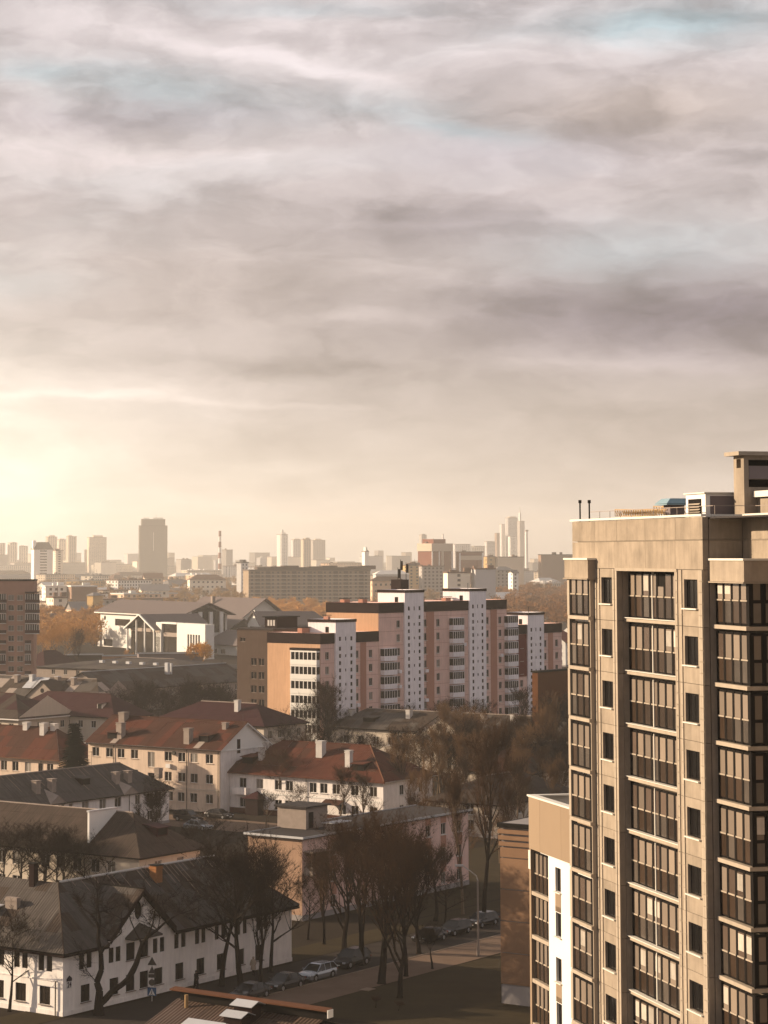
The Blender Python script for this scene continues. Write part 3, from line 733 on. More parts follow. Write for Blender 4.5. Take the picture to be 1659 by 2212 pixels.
# ------------------------------------------------------------------ ground, road, paths
def struct(o): o['kind'] = 'structure'; return o
A36 = math.radians(36); RR = Vector((math.sin(A36), math.cos(A36), 0)); LL = Vector((-math.cos(A36), math.sin(A36), 0))
m1 = MB()
m1.face([(-5000, -200, 0), (8000, -200, 0), (8000, 14000, 0), (-5000, 14000, 0)]); struct(obj('ground', m1, 'dirt'))
K0 = at_z(812, 2091)
def strip_poly(o, a0, a1, b0, b1, z): return [o + RR * a + LL * b + Vector((0, 0, z)) for a, b in ((a0, b0), (a1, b0), (a1, b1), (a0, b1))]
m1 = MB(); m1.face(strip_poly(K0, -70, 190, .16, 8.2, .004)); m1.face(strip_poly(K0, -32, -24, -60, .16, .004)); struct(obj('road', m1, 'asphalt'))
m1 = MB(); m1.face(strip_poly(K0, -24, 190, -5.7, -.16, .10)); struct(obj('footpath', m1, 'footpath'))
for n_, (a0, a1) in enumerate([(-23.9 + 3.0 * i, -23.9 + 3.0 * i + 2.97) for i in range(46)]):
    if n_ == 0: k0 = MB(); k0.box(0, 0, 0, 2.97, .16, .14); KM = k0.mesh('kerb_stone', [M['kerb']]); kr = thing('kerb', 'x', 'kerb', K0, math.pi / 2 - A36); del kr['label']; del kr['category']; kr['kind'] = 'structure'
    link('kerb_stone', KM, kr, (a0, -.08, 0))
m1 = MB(); m1.face(strip_poly(K0, -22.6, 150, -60, -5.72, .06)); struct(obj('lawn', m1, 'grass'))
m1 = MB(); m1.face(strip_poly(K0, -70, 190, 8.4, 13, .03)); m1.face(strip_poly(K0, 27, 100, 13.4, 40, .02)); struct(obj('verge', m1, 'grass'))
m1 = MB(); m1.face(strip_poly(at_z(420, 1776), -6, 6, -18, 60, .008)); struct(obj('courtyard_lane', m1, 'footpath'))
m1 = MB(); m1.box(-.6, -.5, .101, .6, .5, .16); o = obj('concrete_slab', m1, 'kerb', None, at_z(794, 2140), math.pi / 2 - A36); o['label'] = 'small pale concrete slab at the corner of the lawn by the footpath'; o['category'] = 'slab'
bpy.data.objects['concrete_slab'].location.z = 0
# ------------------------------------------------------------------ house 24 (nearest, lower left)
def seam(ro, xs, yr, zr, sl, seed, down=-1):
    r_ = random.Random(seed)
    for x, _ in xs:
        if r_.random() < .35: continue
        l_ = r_.choice([.8, 1.2, 1.8, 2.6, 4.2]) * r_.uniform(.7, 1.1); w = r_.uniform(.03, .06)
        m1 = MB(); y0 = yr - .1; y1 = max(.3, yr - l_); z = lambda y: zr - (yr - y) * sl + .135
        m1.slab([(x - w, y1, z(y1)), (x + w, y1, z(y1)), (x + w, y0, z(y0)), (x - w, y0, z(y0))], .02); obj('seam_strip', m1, 'kerb', ro)
def house24():
    b = Bld('white_house', 'two-storey white house numbered 24 with dark sheet roof and gabled bay, lower left', 'house', 135.4, 2197)
    L = b.s_at('R', 630, 2); Wd = 11.0; z = 5.9; rise = 4.5; over = .55
    g0, g1 = b.s_at('R', 233, 6), b.s_at('R', 364, 6)
    gc = (g0 + g1) / 2
    hR = []; hL = []
    w = []
    zx = lambda q: q / 1.843 / 1.823
    up = [b.s_at('R', zx(q), 4.4) for q in (594, 648, 808, 858)]; w += [(s - .36, s + .36, 3.72, 5.05, 1) for s in up]
    up2 = [b.s_at('R', zx(q), 4.4) for q in (948, 1046)]; w += [(s - .62, s + .62, 3.6, 5.15, 2) for s in up2]
    up = [b.s_at('R', zx(q), 4.4) for q in (1127, 1178, 1282, 1332, 1432, 1478, 1575, 1622, 1730, 1778, 1880, 1928)]; w += [(s - .34, s + .34, 3.72, 5.05, 1) for s in up]
    lo = [b.s_at('R', zx(q), 1.5) for q in (620, 828, 946, 1046, 1150, 1303, 1456, 1603, 1745, 1880)]; w += [(s - .62, s + .62, .85, 2.35, 2) for s in lo]
    wl = []
    for q in (122, 180, 299, 358, -40, 10): s = b.s_at('L', zx(q), 4.4); wl.append((s - .34, s + .34, 3.72, 5.1, 1))
    for q in (150, 325, -10): s = b.s_at('L', zx(q), 1.5); wl.append((s - .62, s + .62, .85, 2.4, 2))
    hR = [x[:4] for x in w]; hL = [x[:4] for x in wl]
    mb = MB(); wall(mb, 'R', 0, 0, L, 0, z, hR); wall(mb, 'L', 0, 0, 26, 0, z, hL); wall(mb, 'r', L, 0, Wd, 0, z); wall(mb, 'b', Wd, 11, L, 0, z); wall(mb, 'b', 26, 0, 11, 0, z); wall(mb, 'r', 11, Wd, 26, 0, z)
    obj('wall', mb, 'house24', b.root)
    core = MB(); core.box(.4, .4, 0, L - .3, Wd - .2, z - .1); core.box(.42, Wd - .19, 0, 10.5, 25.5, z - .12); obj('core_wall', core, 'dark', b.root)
    for a, c, d, e, n in w: window(b, 'R', 0, a, c, d, e, cols=n, frame='dark', glass='glass2', sillmat='chimney', fr=.05, sill=(d < 2 or n == 2))
    for a, c, d, e, n in wl: window(b, 'L', 0, a, c, d, e, cols=n, frame='dark', glass='glass2', sillmat='chimney', fr=.05, sill=(d < 2))
    # gabled bay on the long front
    gr = 5.0; gp = .02; gh = gr
    pk = b.z_at(gc, -.02, 1926); gh = pk - z
    mb = MB(); ow, oh = .62, .82; oz = b.z_at(gc, -.05, (3400 + 343 / 1.843) / 1.823)
    N = 20; ring = [(gc + ow * math.cos(2 * math.pi * i / N), oz + oh * math.sin(2 * math.pi * i / N)) for i in range(N)]
    outer = [(g0, z), (g1, z), (gc, z + gh)]
    def edge_hit(ang):
        d = (math.cos(ang), math.sin(ang)); best = 1e9
        for i in range(3):
            p, q = outer[i], outer[(i + 1) % 3]; ex, ey = q[0] - p[0], q[1] - p[1]; den = d[0] * ey - d[1] * ex
            if abs(den) < 1e-9: continue
            t = ((p[0] - gc) * ey - (p[1] - oz) * ex) / den; s_ = ((p[0] - gc) * d[1] - (p[1] - oz) * d[0]) / den
            if t > 0 and -1e-6 <= s_ <= 1 + 1e-6: best = min(best, t)
        return (gc + d[0] * best, oz + d[1] * best)
    angs = sorted([2 * math.pi * i / N for i in range(N)] + [math.atan2(p[1] - oz, p[0] - gc) % (2 * math.pi) for p in outer])
    for i in range(len(angs)):
        a, c = angs[i], angs[(i + 1) % len(angs)]
        ra, rc = (gc + ow * math.cos(a), oz + oh * math.sin(a)), (gc + ow * math.cos(c), oz + oh * math.sin(c)); ha, hc = edge_hit(a), edge_hit(c)
        mb.face([(ra[0], -gp, ra[1]), (ha[0], -gp, ha[1]), (hc[0], -gp, hc[1]), (rc[0], -gp, rc[1])]); mb.face([(ra[0], -gp, ra[1]), (rc[0], -gp, rc[1]), (rc[0], .25, rc[1]), (ra[0], .25, ra[1])])
    obj('gable_wall', mb, 'house24', b.root)
    mb = MB(); mb.box(gc - ow - .1, .20, oz - oh - .1, gc + ow + .1, .24, oz + oh + .1); ov = obj('oval_window', mb, 'glass', b.root)
    mb = MB(); mb.box(gc - .03, .15, oz - oh, gc + .03, .19, oz + oh); obj('mullion', mb, 'dark', ov)
    # canopy below the oval window
    zc = b.z_at(gc, -.4, (3400 + 525 / 1.843) / 1.823); c0, c1 = b.s_at('R', zx(905), zc), b.s_at('R', zx(1112), zc); cm = (c0 + c1) / 2; zc2 = zc + 1.15
    mb = MB(); P = [(c0, -1.15, zc), (c1, -1.15, zc), (c1 + .0, -.03, zc), (c0, -.03, zc)]; ap = (cm, -.03, zc2)
    mb.face([P[0], P[1], ap]); mb.face([P[1], P[2], ap]); mb.face([P[3], P[0], ap]); mb.face(P[::-1]); mb.box(c0 + .02, -1.14, zc - .14, c1 - .02, -.03, zc - .01); obj('canopy', mb, 'asbestos', b.root)
    # roofs: main hip (along x), left wing (along y), small gable
    polys = []; hw = Wd / 2; sl = rise / hw; ze = z - over * sl; H = hw + over; zr = z + rise
    polys.append([(L + over, Wd + over, ze), (Wd + over, Wd + over, ze), (hw, hw, zr), (L + over - H, hw, zr)])
    polys.append([(L + over, -over, ze), (L + over, Wd + over, ze), (L + over - H, hw, zr)])
    polys.append([(-over, 26.5, ze), (-over, -over, ze), (hw, hw, zr), (hw, 26.5, zr)])
    polys.append([(Wd + over, Wd + over, ze), (Wd + over, 26.5, ze), (hw, 26.5, zr), (hw, hw, zr)])
    # gable wing roof meets the main slope
    go = .5; gs = gh / ((g1 - g0) / 2); gz = z + gh + .22; ye = -.62
    def main_z(y): return z + y * sl
    yr = (gz - z) / sl; w_e = (g1 - g0) / 2 + .3; zeg = gz - w_e * gs; yv = (zeg - z) / sl
    A = (gc, ye, gz); B = (gc, min(yr, hw), gz); 
    polys2 = [[(gc - w_e, ye, zeg), (gc - w_e, yv - .0, zeg), (gc, min(yr, hw), gz), (gc, ye, gz)][::-1], [(gc + w_e, yv, zeg), (gc + w_e, ye, zeg), (gc, ye, gz), (gc, min(yr, hw), gz)][::-1]]
    polys2 = [[(gc - w_e, yv, zeg), (gc - w_e, ye, zeg), (gc, ye, gz), (gc, min(yr, hw), gz)], [(gc + w_e, ye, zeg), (gc + w_e, yv, zeg), (gc, min(yr, hw), gz), (gc, ye, gz)]]
    yrr = min(yr, hw); mz = main_z(yrr); v0 = g0 - .3; v1 = g1 + .3
    polys.append([(-over, -over, ze), (v0, -over, ze), (v0, hw, zr), (hw, hw, zr)]); polys.append([(v1, -over, ze), (L + over, -over, ze), (L + over - H, hw, zr), (v1, hw, zr)])
    polys.append([(v0, -.05, main_z(-.05)), (gc, yrr, mz), (gc, hw, zr), (v0, hw, zr)]); polys.append([(gc, yrr, mz), (v1, -.05, main_z(-.05)), (v1, hw, zr), (gc, hw, zr)])
    ro = roof(b, polys, ((hw + .3, hw, zr), (L + over - H, hw, zr)), ['asbestos', 'asbestos', 'asbestos2'], cw=1.15, ch=1.75, limit=290, cap='chimney_w', capw=.12, soffit='dark')
    seam(ro, [(x, 0) for x in np.arange(hw + .5, L - H, .62)], hw, zr, sl, 31)
    ro2 = roof(b, polys2, (A, B), ['asbestos', 'asbestos2'], cw=1.15, ch=1.75, limit=90, cap='dark', capw=.09, soffit='dark', name='gable_roof')
    mb = MB()
    for p, q in ((A, (gc - w_e, ye, zeg)), (A, (gc + w_e, ye, zeg))):
        P_, Q_ = Vector(p), Vector(q); u = Vector((0, 0, -.45)); mb.slab([P_ + Vector((0, -.03, .1)), Q_ + Vector((0, -.03, .1)), Q_ + u + Vector((0, -.03, .1)), P_ + u + Vector((0, -.03, .1))], .08)
    obj('bargeboard', mb, 'roof_band', ro2)
    hp = MB(); hp.tube((-over, -over, ze + .1), (hw, hw, zr + .1), .07, .07, 5); hp.tube((L + over, -over, ze + .1), (L + over - H, hw, zr + .1), .07, .07, 5); obj('hip_cap', hp, 'asbestos2', ro)
    # eaves line
    ev = MB(); ev.box(-over - .02, -over - .03, ze - .28, g0 - .4, -over + .10, ze - .12); ev.box(g1 + .5, -over - .03, ze - .28, L + over, -over + .10, ze - .12); ev.box(-over - .03, -over + .12, ze - .28, -over + .10, 26, ze - .12); obj('eaves_board', ev, 'roof_band', b.root)
    # chimneys and dormer
    cx = b.s_at('R', (0 + 1132 / 1.843) / 1.823, 9.5, hw - 1.2)
    chimney(b, ro, cx, hw - 1.2, zr - 1.6, b.z_at(cx, hw - 1.2, 1867 + 2), .95, .8, 'chimney_or', 'dark')
    chimney(b, ro, hw - .4, hw + 2.6, zr - 1.0, zr + 1.6, .6, .6, 'roof_band', 'dark')
    dx, dy = 1.6, 11.0; o = dormer(b, ro, dx, dy, z + dx * sl - .2, 2.2, 1.2, 2.2, 'L', 'metal_w', 'chimney')
    chimney(b, ro, 2.9, 8.6, z + 1.6, z + 3.3, .5, 1.4, 'chimney', 'dark', False)
    # string course, drainpipes, plinth
    m1 = MB(); m1.box(-.06, .7, 2.95, -.001, 26, 3.06); obj('string_course', m1, 'house24', b.root)
    m1 = MB(); m1.box(-.04, -.04, 0, L + .04, .0 - .001, .42); m1.box(-.04, -.04, 0, -.001, 26, .42); obj('plinth', m1, 'house24', b.root)
    downpipe(b, -.13, .75, 0, 3.0); 
    # number plate: navy pediment with the house number on white
    s0 = b.s_at('R', 148.3, 2.8); zt_ = 3.1
    pl = MB(); pl.box(0, -.05, 0, .62, 0, .82); plo = obj('number_plate', pl, 'signwhite', b.root, (s0 - .31, -.02, 2.35))
    pl = MB(); pl.box(-.03, -.075, .62, .65, -.051, .84); pl.slab([(-.03, -.075, .845), (.65, -.075, .845), (.45, -.075, 1.0), (.31, -.075, 1.1), (.16, -.075, 1.0)], .02, 0, None, Vector((0, -1, 0))); obj('pediment', pl, 'signnavy', plo)
    cu = bpy.data.curves.new('digits', 'FONT'); cu.body = '24'; cu.size = .66; cu.extrude = .008; cu.offset = .012; cu.align_x = 'CENTER'; cu.materials.append(M['signnavy'])
    dt = bpy.data.objects.new('tmp', cu); COL.objects.link(dt); dg = bpy.context.evaluated_depsgraph_get(); me_ = bpy.data.meshes.new_from_object(dt.evaluated_get(dg)); bpy.data.objects.remove(dt)
    d = bpy.data.objects.new('digits', me_); COL.objects.link(d); d.parent = plo; d.location = (.31, -.065, .09); d.rotation_euler = (math.pi / 2, 0, 0); d.scale = (.8, 1, 1)
    return b
H24 = house24()

# ------------------------------------------------------------------ generic houses
def add_windows(b, face, off, specs, frame='frame_white', glass=None, sillmat='frame_white', panes=True, depth=.16):
    for (a, c, d, e, n) in specs: window(b, face, off, a, c, d, e, cols=n, frame=frame, glass=glass or rnd.choice(['glass', 'glass', 'glass', 'glass2', 'glass2', 'curtain_d']), sillmat=sillmat, panes=panes, depth=depth)
def W_(b, face, pxs, sill, h, w, n=2, off=0.0):
    out = []
    for px in pxs:
        ww, nn, hh, ss = w, n, h, sill
        if isinstance(px, tuple): px, ww, nn = px[:3]
        s = b.s_at(face, px, sill + h / 2, off); out.append((s - ww / 2, s + ww / 2, ss, ss + hh, nn))
    return out

def cream3():
    b = Bld('cream_apartment_house', 'three-storey cream house with brown-red sheet roof and white right gable', 'house', 476, 1757)
    Wl = b.s_at('L', 190, 5); L = 13.0; z = 9.95; rise = 3.7
    Z = lambda q: q / 1.659 / 1.823
    hL = []
    zs = (7.55, 4.4, 1.35)
    hL += W_(b, 'L', [Z(625), Z(715), Z(790), Z(878), Z(1098), Z(1187), Z(1267), Z(1367)], zs[0], 1.45, 1.45)
    hL += W_(b, 'L', [Z(988)], 6.4, 2.4, 1.4, 2)
    hL += W_(b, 'L', [Z(625), Z(715), Z(790), Z(878), Z(1098), Z(1187), Z(1267), Z(1367)], zs[1], 1.45, 1.45)
    hL += W_(b, 'L', [Z(988)], 3.3, 2.2, 1.4, 1)
    hL += W_(b, 'L', [366, 391, 418, 452], zs[2], 1.45, 1.4)
    hR = W_(b, 'R', [543], 8.7, 1.9, .9, 1)
    mb = MB(); wall(mb, 'L', 0, 0, Wl, 0, z, [h[:4] for h in hL]); wall(mb, 'b', Wl, 0, L, 0, z); wall(mb, 'r', L, 0, Wl, 0, z); obj('wall', mb, 'cream', b.root)
    mb = MB(); wall(mb, 'R', 0, 0, L, 0, z - .3); obj('side_wall', mb, 'white_dirty', b.root)
    mb = MB(); wall(mb, 'R', 0, 0, L, z - .3, z); mb.box(-.1, -.12, z - .5, L + .3, 0, z - .31); gable_end(mb, 'R', 0, 0, L, z, rise); obj('gable_wall', mb, 'white', b.root); mb = MB(); gable_end(mb, 'b', Wl, 0, L, z, rise); obj('rear_gable_wall', mb, 'cream', b.root)
    m1 = MB(); m1.box(4.3, -.05, z - 1.0, 5.1, -.004, z + 1.2); obj('gable_hatch', m1, 'roof_band', b.root)
    m1 = MB(); m1.box(.4, .4, 0, L - .3, Wl - .3, z - .1); obj('core_wall', m1, 'dark', b.root)
    add_windows(b, 'L', 0, hL, sillmat='cream')
    P, rg = roof_polys(0, L, 0, Wl, z, rise, .5, 'y', (False, False))
    ro = roof(b, P, rg, ['redroof2', 'redroof2', 'redroof2', 'redroof'], 1.6, 2.4, limit=280, cap='redroof2', capw=.09)
    m1 = MB(); m1.box(-.62, -.4, z - .42, -.45, Wl, z - .28); obj('gutter', m1, 'roof_band', b.root)
    m1 = MB(); m1.box(-.08, 0, z - .30, -.001, Wl, z - .12); m1.box(-.06, 0, 3.35, -.001, Wl, 3.5); m1.box(-.05, 0, 3.15, -.001, Wl, 3.22); obj('cornice', m1, 'cream2', b.root)
    for px in (Z(745), Z(1222), 472): downpipe(b, -.12, b.s_at('L', px, 6), 0, z - .4)
    sl = rise / (L / 2)
    for px, x, h, w in ((261, 1.3, 2.3, 1.1), (407, 1.0, 2.2, 1.1), (267, 5.4, 1.3, 1.2), (487, 4.8, .9, .8)):
        y = b.s_at('L', px, z + 2, x); chimney(b, ro, x, y, z + x * sl - .4, z + x * sl + h, w, w, 'chimney', 'chimney')
    for px, x, m_ in ((247, 1.3, 'redroof2'), (445, 1.8, 'redroof2')):
        y = b.s_at('L', px, z + 1, x); dormer(b, ro, x - .6, y, z + (x - .6) * sl - .1, 2.0, 1.2, 2.2, 'L', m_, 'roof_band')
    m1 = MB(); f = lambda x, y: (x, y, z + x * sl + .14)
    for px in (240, 420): 
        y = b.s_at('L', px, z, 0); m1.slab([f(-.4, y), f(-.4, y - 1.2), f(1.6, y - 1.2), f(1.6, y)], .03)
    obj('patch_sheet', m1, 'chimney', ro)
    aerial(b, ro, 5.6, b.s_at('L', 520, 14, 5), z + rise - .6); aerial(b, ro, 5.6, b.s_at('L', 340, 14, 5), z + rise - .6, 1.8)
    # tiny fixtures
    y = b.s_at('L', Z(1140), 8); m1 = MB(); m1.tube((-.12, y, 8.85), (-.3, y, 8.85), .38, .34, 12); obj('satellite_dish', m1, 'signback', b.root)
    y = b.s_at('L', Z(1107), 7); m1 = MB(); m1.box(-.45, y - .45, 6.5, -.05, y + .45, 7.1); obj('air_conditioner', m1, 'frame_white', b.root)
cream3()

def redhouse():
    b = Bld('red_roofed_house', 'long two-storey white house with rust-red hipped roof and three white chimneys', 'house', 828, 1781)
    Wl = b.s_at('L', 477, 3); L = b.s_at('R', 934, 3); z = 6.6; rise = 4.2
    q = lambda v: (800 + v / 1.843) / 1.823
    hL = W_(b, 'L', [q(170), q(288), q(410), q(545), q(625), q(797), q(875), q(965), q(1100)], 3.95, 1.5, 1.35) + W_(b, 'L', [q(1235)], 3.95, 1.5, 1.3)
    hL += W_(b, 'L', [q(172), q(290), q(545), q(620), q(803), q(876), q(1010), q(1100), q(1235)], .95, 1.5, 1.35)
    hR = W_(b, 'R', [868, 909], 3.95, 1.5, 1.2) + W_(b, 'R', [868, 909], .95, 1.5, 1.2)
    shell(b, L, Wl, z, 'white_dirty', [h[:4] for h in hR], [h[:4] for h in hL], plinth=('redroof', .8))
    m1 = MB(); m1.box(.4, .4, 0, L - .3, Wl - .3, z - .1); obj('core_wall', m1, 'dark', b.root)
    add_windows(b, 'L', 0, hL); add_windows(b, 'R', 0, hR)
    P, rg = roof_polys(0, L, 0, Wl, z, rise, .6, 'y', (True, True))
    ro = roof(b, P, rg, ['redroof', 'redroof', 'redroof2'], 1.6, 2.4, limit=290, cap='redroof', capw=.10)
    sl = rise / (L / 2)
    hc = MB(); 
    a = rg[0] if rg[0][1] < rg[1][1] else rg[1]
    hc.tube((-.6, -.6, z - .6 * sl + .12), (a[0], a[1], a[2] + .12), .12, .12, 5); obj('hip_cap', hc, 'rust', ro)
    m1 = MB(); m1.box(-.75, -.7, z - .5, -.55, Wl, z - .32); obj('gutter', m1, 'redroof', b.root)
    m1 = MB(); m1.box(-.06, 0, 3.15, -.001, Wl, 3.35); m1.box(-.08, 0, z - .42, -.001, Wl, z - .2); obj('string_course', m1, 'white', b.root)
    for px, x, h, w in ((q(425), 2.6, 1.9, .8), (q(455), 4.8, 1.2, .7), (q(855), 4.2, 2.2, 1.15), (q(1058), 2.4, 2.3, .9)):
        y = b.s_at('L', px, z + 2, x); chimney(b, ro, x, y, z + x * sl - .3, z + x * sl + h, w, w, 'chimney_w', 'chimney_w')
    for px, x in ((q(335), 1.9), (q(1135), 1.9)):
        y = b.s_at('L', px, z + 1, x); dormer(b, ro, x - .5, y, z + (x - .5) * sl - .1, 2.1, 1.2, 2.4, 'L', 'redroof', 'roof_band')
    s = b.s_at('L', q(288), 3.8); m1 = MB(); m1.box(-1.0, s - 1.3, 2.95, -.005, s + 1.3, 3.08); m1.box(-1.0, s - 1.3, 3.09, -.94, s + 1.3, 4.0); m1.box(-.93, s - 1.3, 3.09, -.01, s - 1.24, 4.0); m1.box(-.93, s + 1.24, 3.09, -.01, s + 1.3, 4.0); obj('balcony', m1, 'white_dirty', b.root)
    s = b.s_at('L', q(395), 2); m1 = MB(); m1.box(-1.6, s - 1.2, 0, -.01, s + 1.2, 2.5); po = obj('porch', m1, 'roof_band', b.root)
    m1 = MB(); m1.slab([(-2.0, s - 1.6, 2.55), (-2.0, s + 1.6, 2.55), (-.02, s, 3.6)][::-1], .08); m1.slab([(-2.0, s + 1.6, 2.55), (-.02, s + 1.6, 2.55), (-.02, s, 3.6)][::-1], .08); m1.slab([(-.02, s - 1.6, 2.55), (-2.0, s - 1.6, 2.55), (-.02, s, 3.6)][::-1], .08); obj('porch_roof', m1, 'burgundy', po)
    s = b.s_at('L', q(955), 2.4); m1 = MB(); m1.slab([(-1.5, s - 1.7, 2.5), (-1.5, s + 1.7, 2.5), (-.02, s + 1.7, 3.1), (-.02, s - 1.7, 3.1)][::-1], .1); obj('door_canopy', m1, 'redroof2', b.root)
    aerial(b, ro, L / 2, b.s_at('L', 640, 11, 6), z + rise - .2); aerial(b, ro, L / 2, b.s_at('L', 750, 11, 6), z + rise - .2, 1.7)
    for px in (480, q(750)): downpipe(b, -.12, b.s_at('L', px, 4), 0, z - .4)
redhouse()

def house_c():
    # grey roofed house, long side runs away to the right
    far = at_z(363, 1777); W0 = 10.5
    b = Bld('grey_roofed_house', 'white two-storey house with long dark grey hipped roof, twin chimneys and a dormer', 'house', 365, 1777)
    # origin is the far right foot; the long front runs back toward the left (negative x)
    x0 = b.s_at('R', -90, 3); L = -x0; z = 5.45; rise = 3.5
    Q = lambda v: v / 1.843 / 1.823
    hR = W_(b, 'R', [Q(445), (Q(515), .8, 1), Q(620), Q(747), Q(857), (Q(1000), 1.2, 2), Q(1090), Q(1150)], 3.35, 1.45, 1.5)
    hR += W_(b, 'R', [Q(747), Q(857), Q(1000), Q(1090), Q(1150)], .8, 1.4, 1.3)
    shell(b, L, W0, z, 'white_dirty', [h[:4] for h in hR], (), x0=x0, plinth=('grey_plinth', .4))
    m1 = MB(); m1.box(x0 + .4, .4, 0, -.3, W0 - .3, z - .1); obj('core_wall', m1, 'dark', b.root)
    add_windows(b, 'R', 0, hR)
    P, rg = roof_polys(x0, 0, 0, W0, z, rise, .6, 'x', (False, True))
    ro = roof(b, P, rg, ['asbestos'], 1.5, 2.2, limit=280, cap='chimney', capw=.09, soffit='dark')
    sl = rise / (W0 / 2)
    for v, y, h in ((840, 1.8, 1.5), (928, 1.8, 1.5), (262, 1.8, 1.6), (375, 1.8, 1.6), (1150, 2.6, .7)):
        x = b.s_at('R', Q(v), z + 2, y); chimney(b, ro, x, y, z + y * sl - .8, z + y * sl + h, .9, .9, 'chimney', 'chimney')
    seam(ro, [(x, 0) for x in np.arange(x0 + 6, -7, 1.1)], W0 / 2, z + rise, sl, 7)
    x = b.s_at('R', Q(615), z + 1, 2.2); aerial(b, ro, x + 5, W0 / 2, z + rise); dormer(b, ro, x, 2.0, z + 2.0 * sl - .1, 1.9, 1.1, 2.0, 'R', 'asbestos', 'roof_band')
    # cross roofs reaching down beside the chimneys
    for v in (930, 400):
        x = b.s_at('R', Q(v), z, 0); m1 = MB(); w = 1.7; zz = z + 2.0 * sl + .1
        m1.slab([(x - w, -.7, z - .35), (x, -.7, z + .75), (x, 2.6, z + .75 + .9)], .08); m1.slab([(x, -.7, z + .75), (x + w, -.7, z - .35), (x, 2.6, z + .75 + .9)], .08); m1.face([(x - w, -.62, z - .4), (x + w, -.62, z - .4), (x, -.62, z + .68)]); obj('eaves_dormer', m1, 'chimney', ro)
    downpipe(b, b.s_at('R', Q(935), 3), -.12, 0, z - .3)
house_c()

def house_b():
    b = Bld('brown_roofed_house', 'cream two-storey house behind bare trees with a streaked brown roof and a white firewall', 'house', 300.6, 1964)
    L = b.s_at('R', 431.6, 5); Wl = b.s_at('L', -140, 4); z = 6.2; rise = 3.7
    Q = lambda v: v / 1.843 / 1.823
    hL = W_(b, 'L', [Q(805), Q(690), Q(560), Q(440), Q(330), Q(120), Q(10)], 3.6, 1.5, 1.3) + W_(b, 'L', [Q(805), Q(690), Q(560), Q(440), Q(230), Q(120), Q(10)], .8, 1.5, 1.3)
    hR = W_(b, 'R', [Q(1148), (Q(1310), 1.3, 1)], 3.6, 1.5, 1.2) + W_(b, 'R', [Q(1148)], .8, 1.5, 1.2)
    shell(b, L, Wl, z, 'cream2', [h[:4] for h in hR], [h[:4] for h in hL], plinth=('grey_plinth', .5))
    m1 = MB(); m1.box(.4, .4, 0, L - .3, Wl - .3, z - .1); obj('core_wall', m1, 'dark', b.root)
    add_windows(b, 'L', 0, hL, sillmat='cream2'); add_windows(b, 'R', 0, hR, sillmat='cream2')
    P, rg = roof_polys(0, L, 0, Wl, z, rise, .7, 'y', (True, False))
    ro = roof(b, P, rg, ['asbestos2'], 1.3, 2.0, limit=290, cap='chimney', capw=.09, soffit='dark')
    sl = rise / (L / 2); y = b.s_at('L', Q(735), z + 2, 3.0)
    f = lambda x: (x, y, z + x * sl)
    zt = z + rise + .15; m1 = MB()
    yy = y - .14
    pts = [(.7, z + .7 * sl + .1), (L / 2, z + rise - .05), (L / 2, zt + .35), (.7, zt + .2)]
    m1.face([(p[0], y + .14, p[1]) for p in pts]); m1.face([(p[0], yy, p[1]) for p in pts][::-1])
    for i in range(4): a, c = pts[i], pts[(i + 1) % 4]; m1.face([(a[0], yy, a[1]), (c[0], yy, c[1]), (c[0], y + .14, c[1]), (a[0], y + .14, a[1])])
    obj('firewall', m1, 'white', ro)
    m1 = MB(); m1.box(.6, yy - .06, zt + .22, L / 2 + .1, y + .2, zt + .42); obj('firewall_cap', m1, 'metal_w', ro)
    x = b.s_at('R', Q(1165), z + 1, 2.0); dormer(b, ro, x, 1.7, z + 1.3, 2.0, 1.0, 2.0, 'R', 'burgundy', 'burgundy')
    m1 = MB(); m1.box(-.1, 0, z - .55, -.001, Wl, z - .3); m1.box(0, -.1, z - .55, L, -.001, z - .3); obj('cornice', m1, 'cream2', b.root)
house_b()

def cream_left():
    b = Bld('cream_house', 'cream two-storey house with brown-red hipped roof left of the spruce', 'house', 127, 1725)
    Wl = 40; L = 11; z = 6.6; rise = 4.3
    Q = lambda v: v / 1.659 / 1.823
    hL = W_(b, 'L', [Q(25), Q(100), Q(183), (Q(263), .9, 1), Q(327)], 4.0, 1.6, 1.4) + W_(b, 'L', [Q(25), Q(100), Q(183), Q(327)], .9, 1.6, 1.4)
    shell(b, L, Wl, z, 'cream', (), [h[:4] for h in hL], plinth=('grey_plinth', .5))
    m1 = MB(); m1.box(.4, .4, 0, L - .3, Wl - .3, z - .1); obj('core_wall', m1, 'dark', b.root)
    add_windows(b, 'L', 0, hL, sillmat='cream')
    P, rg = roof_polys(0, L, 0, Wl, z, rise, .6, 'y', (True, False))
    ro = roof(b, P, rg, ['redroof2', 'redroof2', 'redroof'], 1.7, 2.6, limit=200, cap='redroof2', capw=.09)
    m1 = MB(); m1.box(-.75, -.7, z - .48, -.58, Wl, z - .30); obj('gutter', m1, 'rust', b.root)
    sl = rise / (L / 2)
    for v, x, h in ((285, 4.4, 1.7), (175, 5.2, 1.0), (355, 5.4, .8)):
        y = b.s_at('L', Q(v), z + 3, x); chimney(b, ro, x, y, z + x * sl - .4, z + x * sl + h, 1.0, 1.0, 'chimney_w', 'chimney_w')
    downpipe(b, -.12, b.s_at('L', Q(270), 4), 0, z - .4)
cream_left()

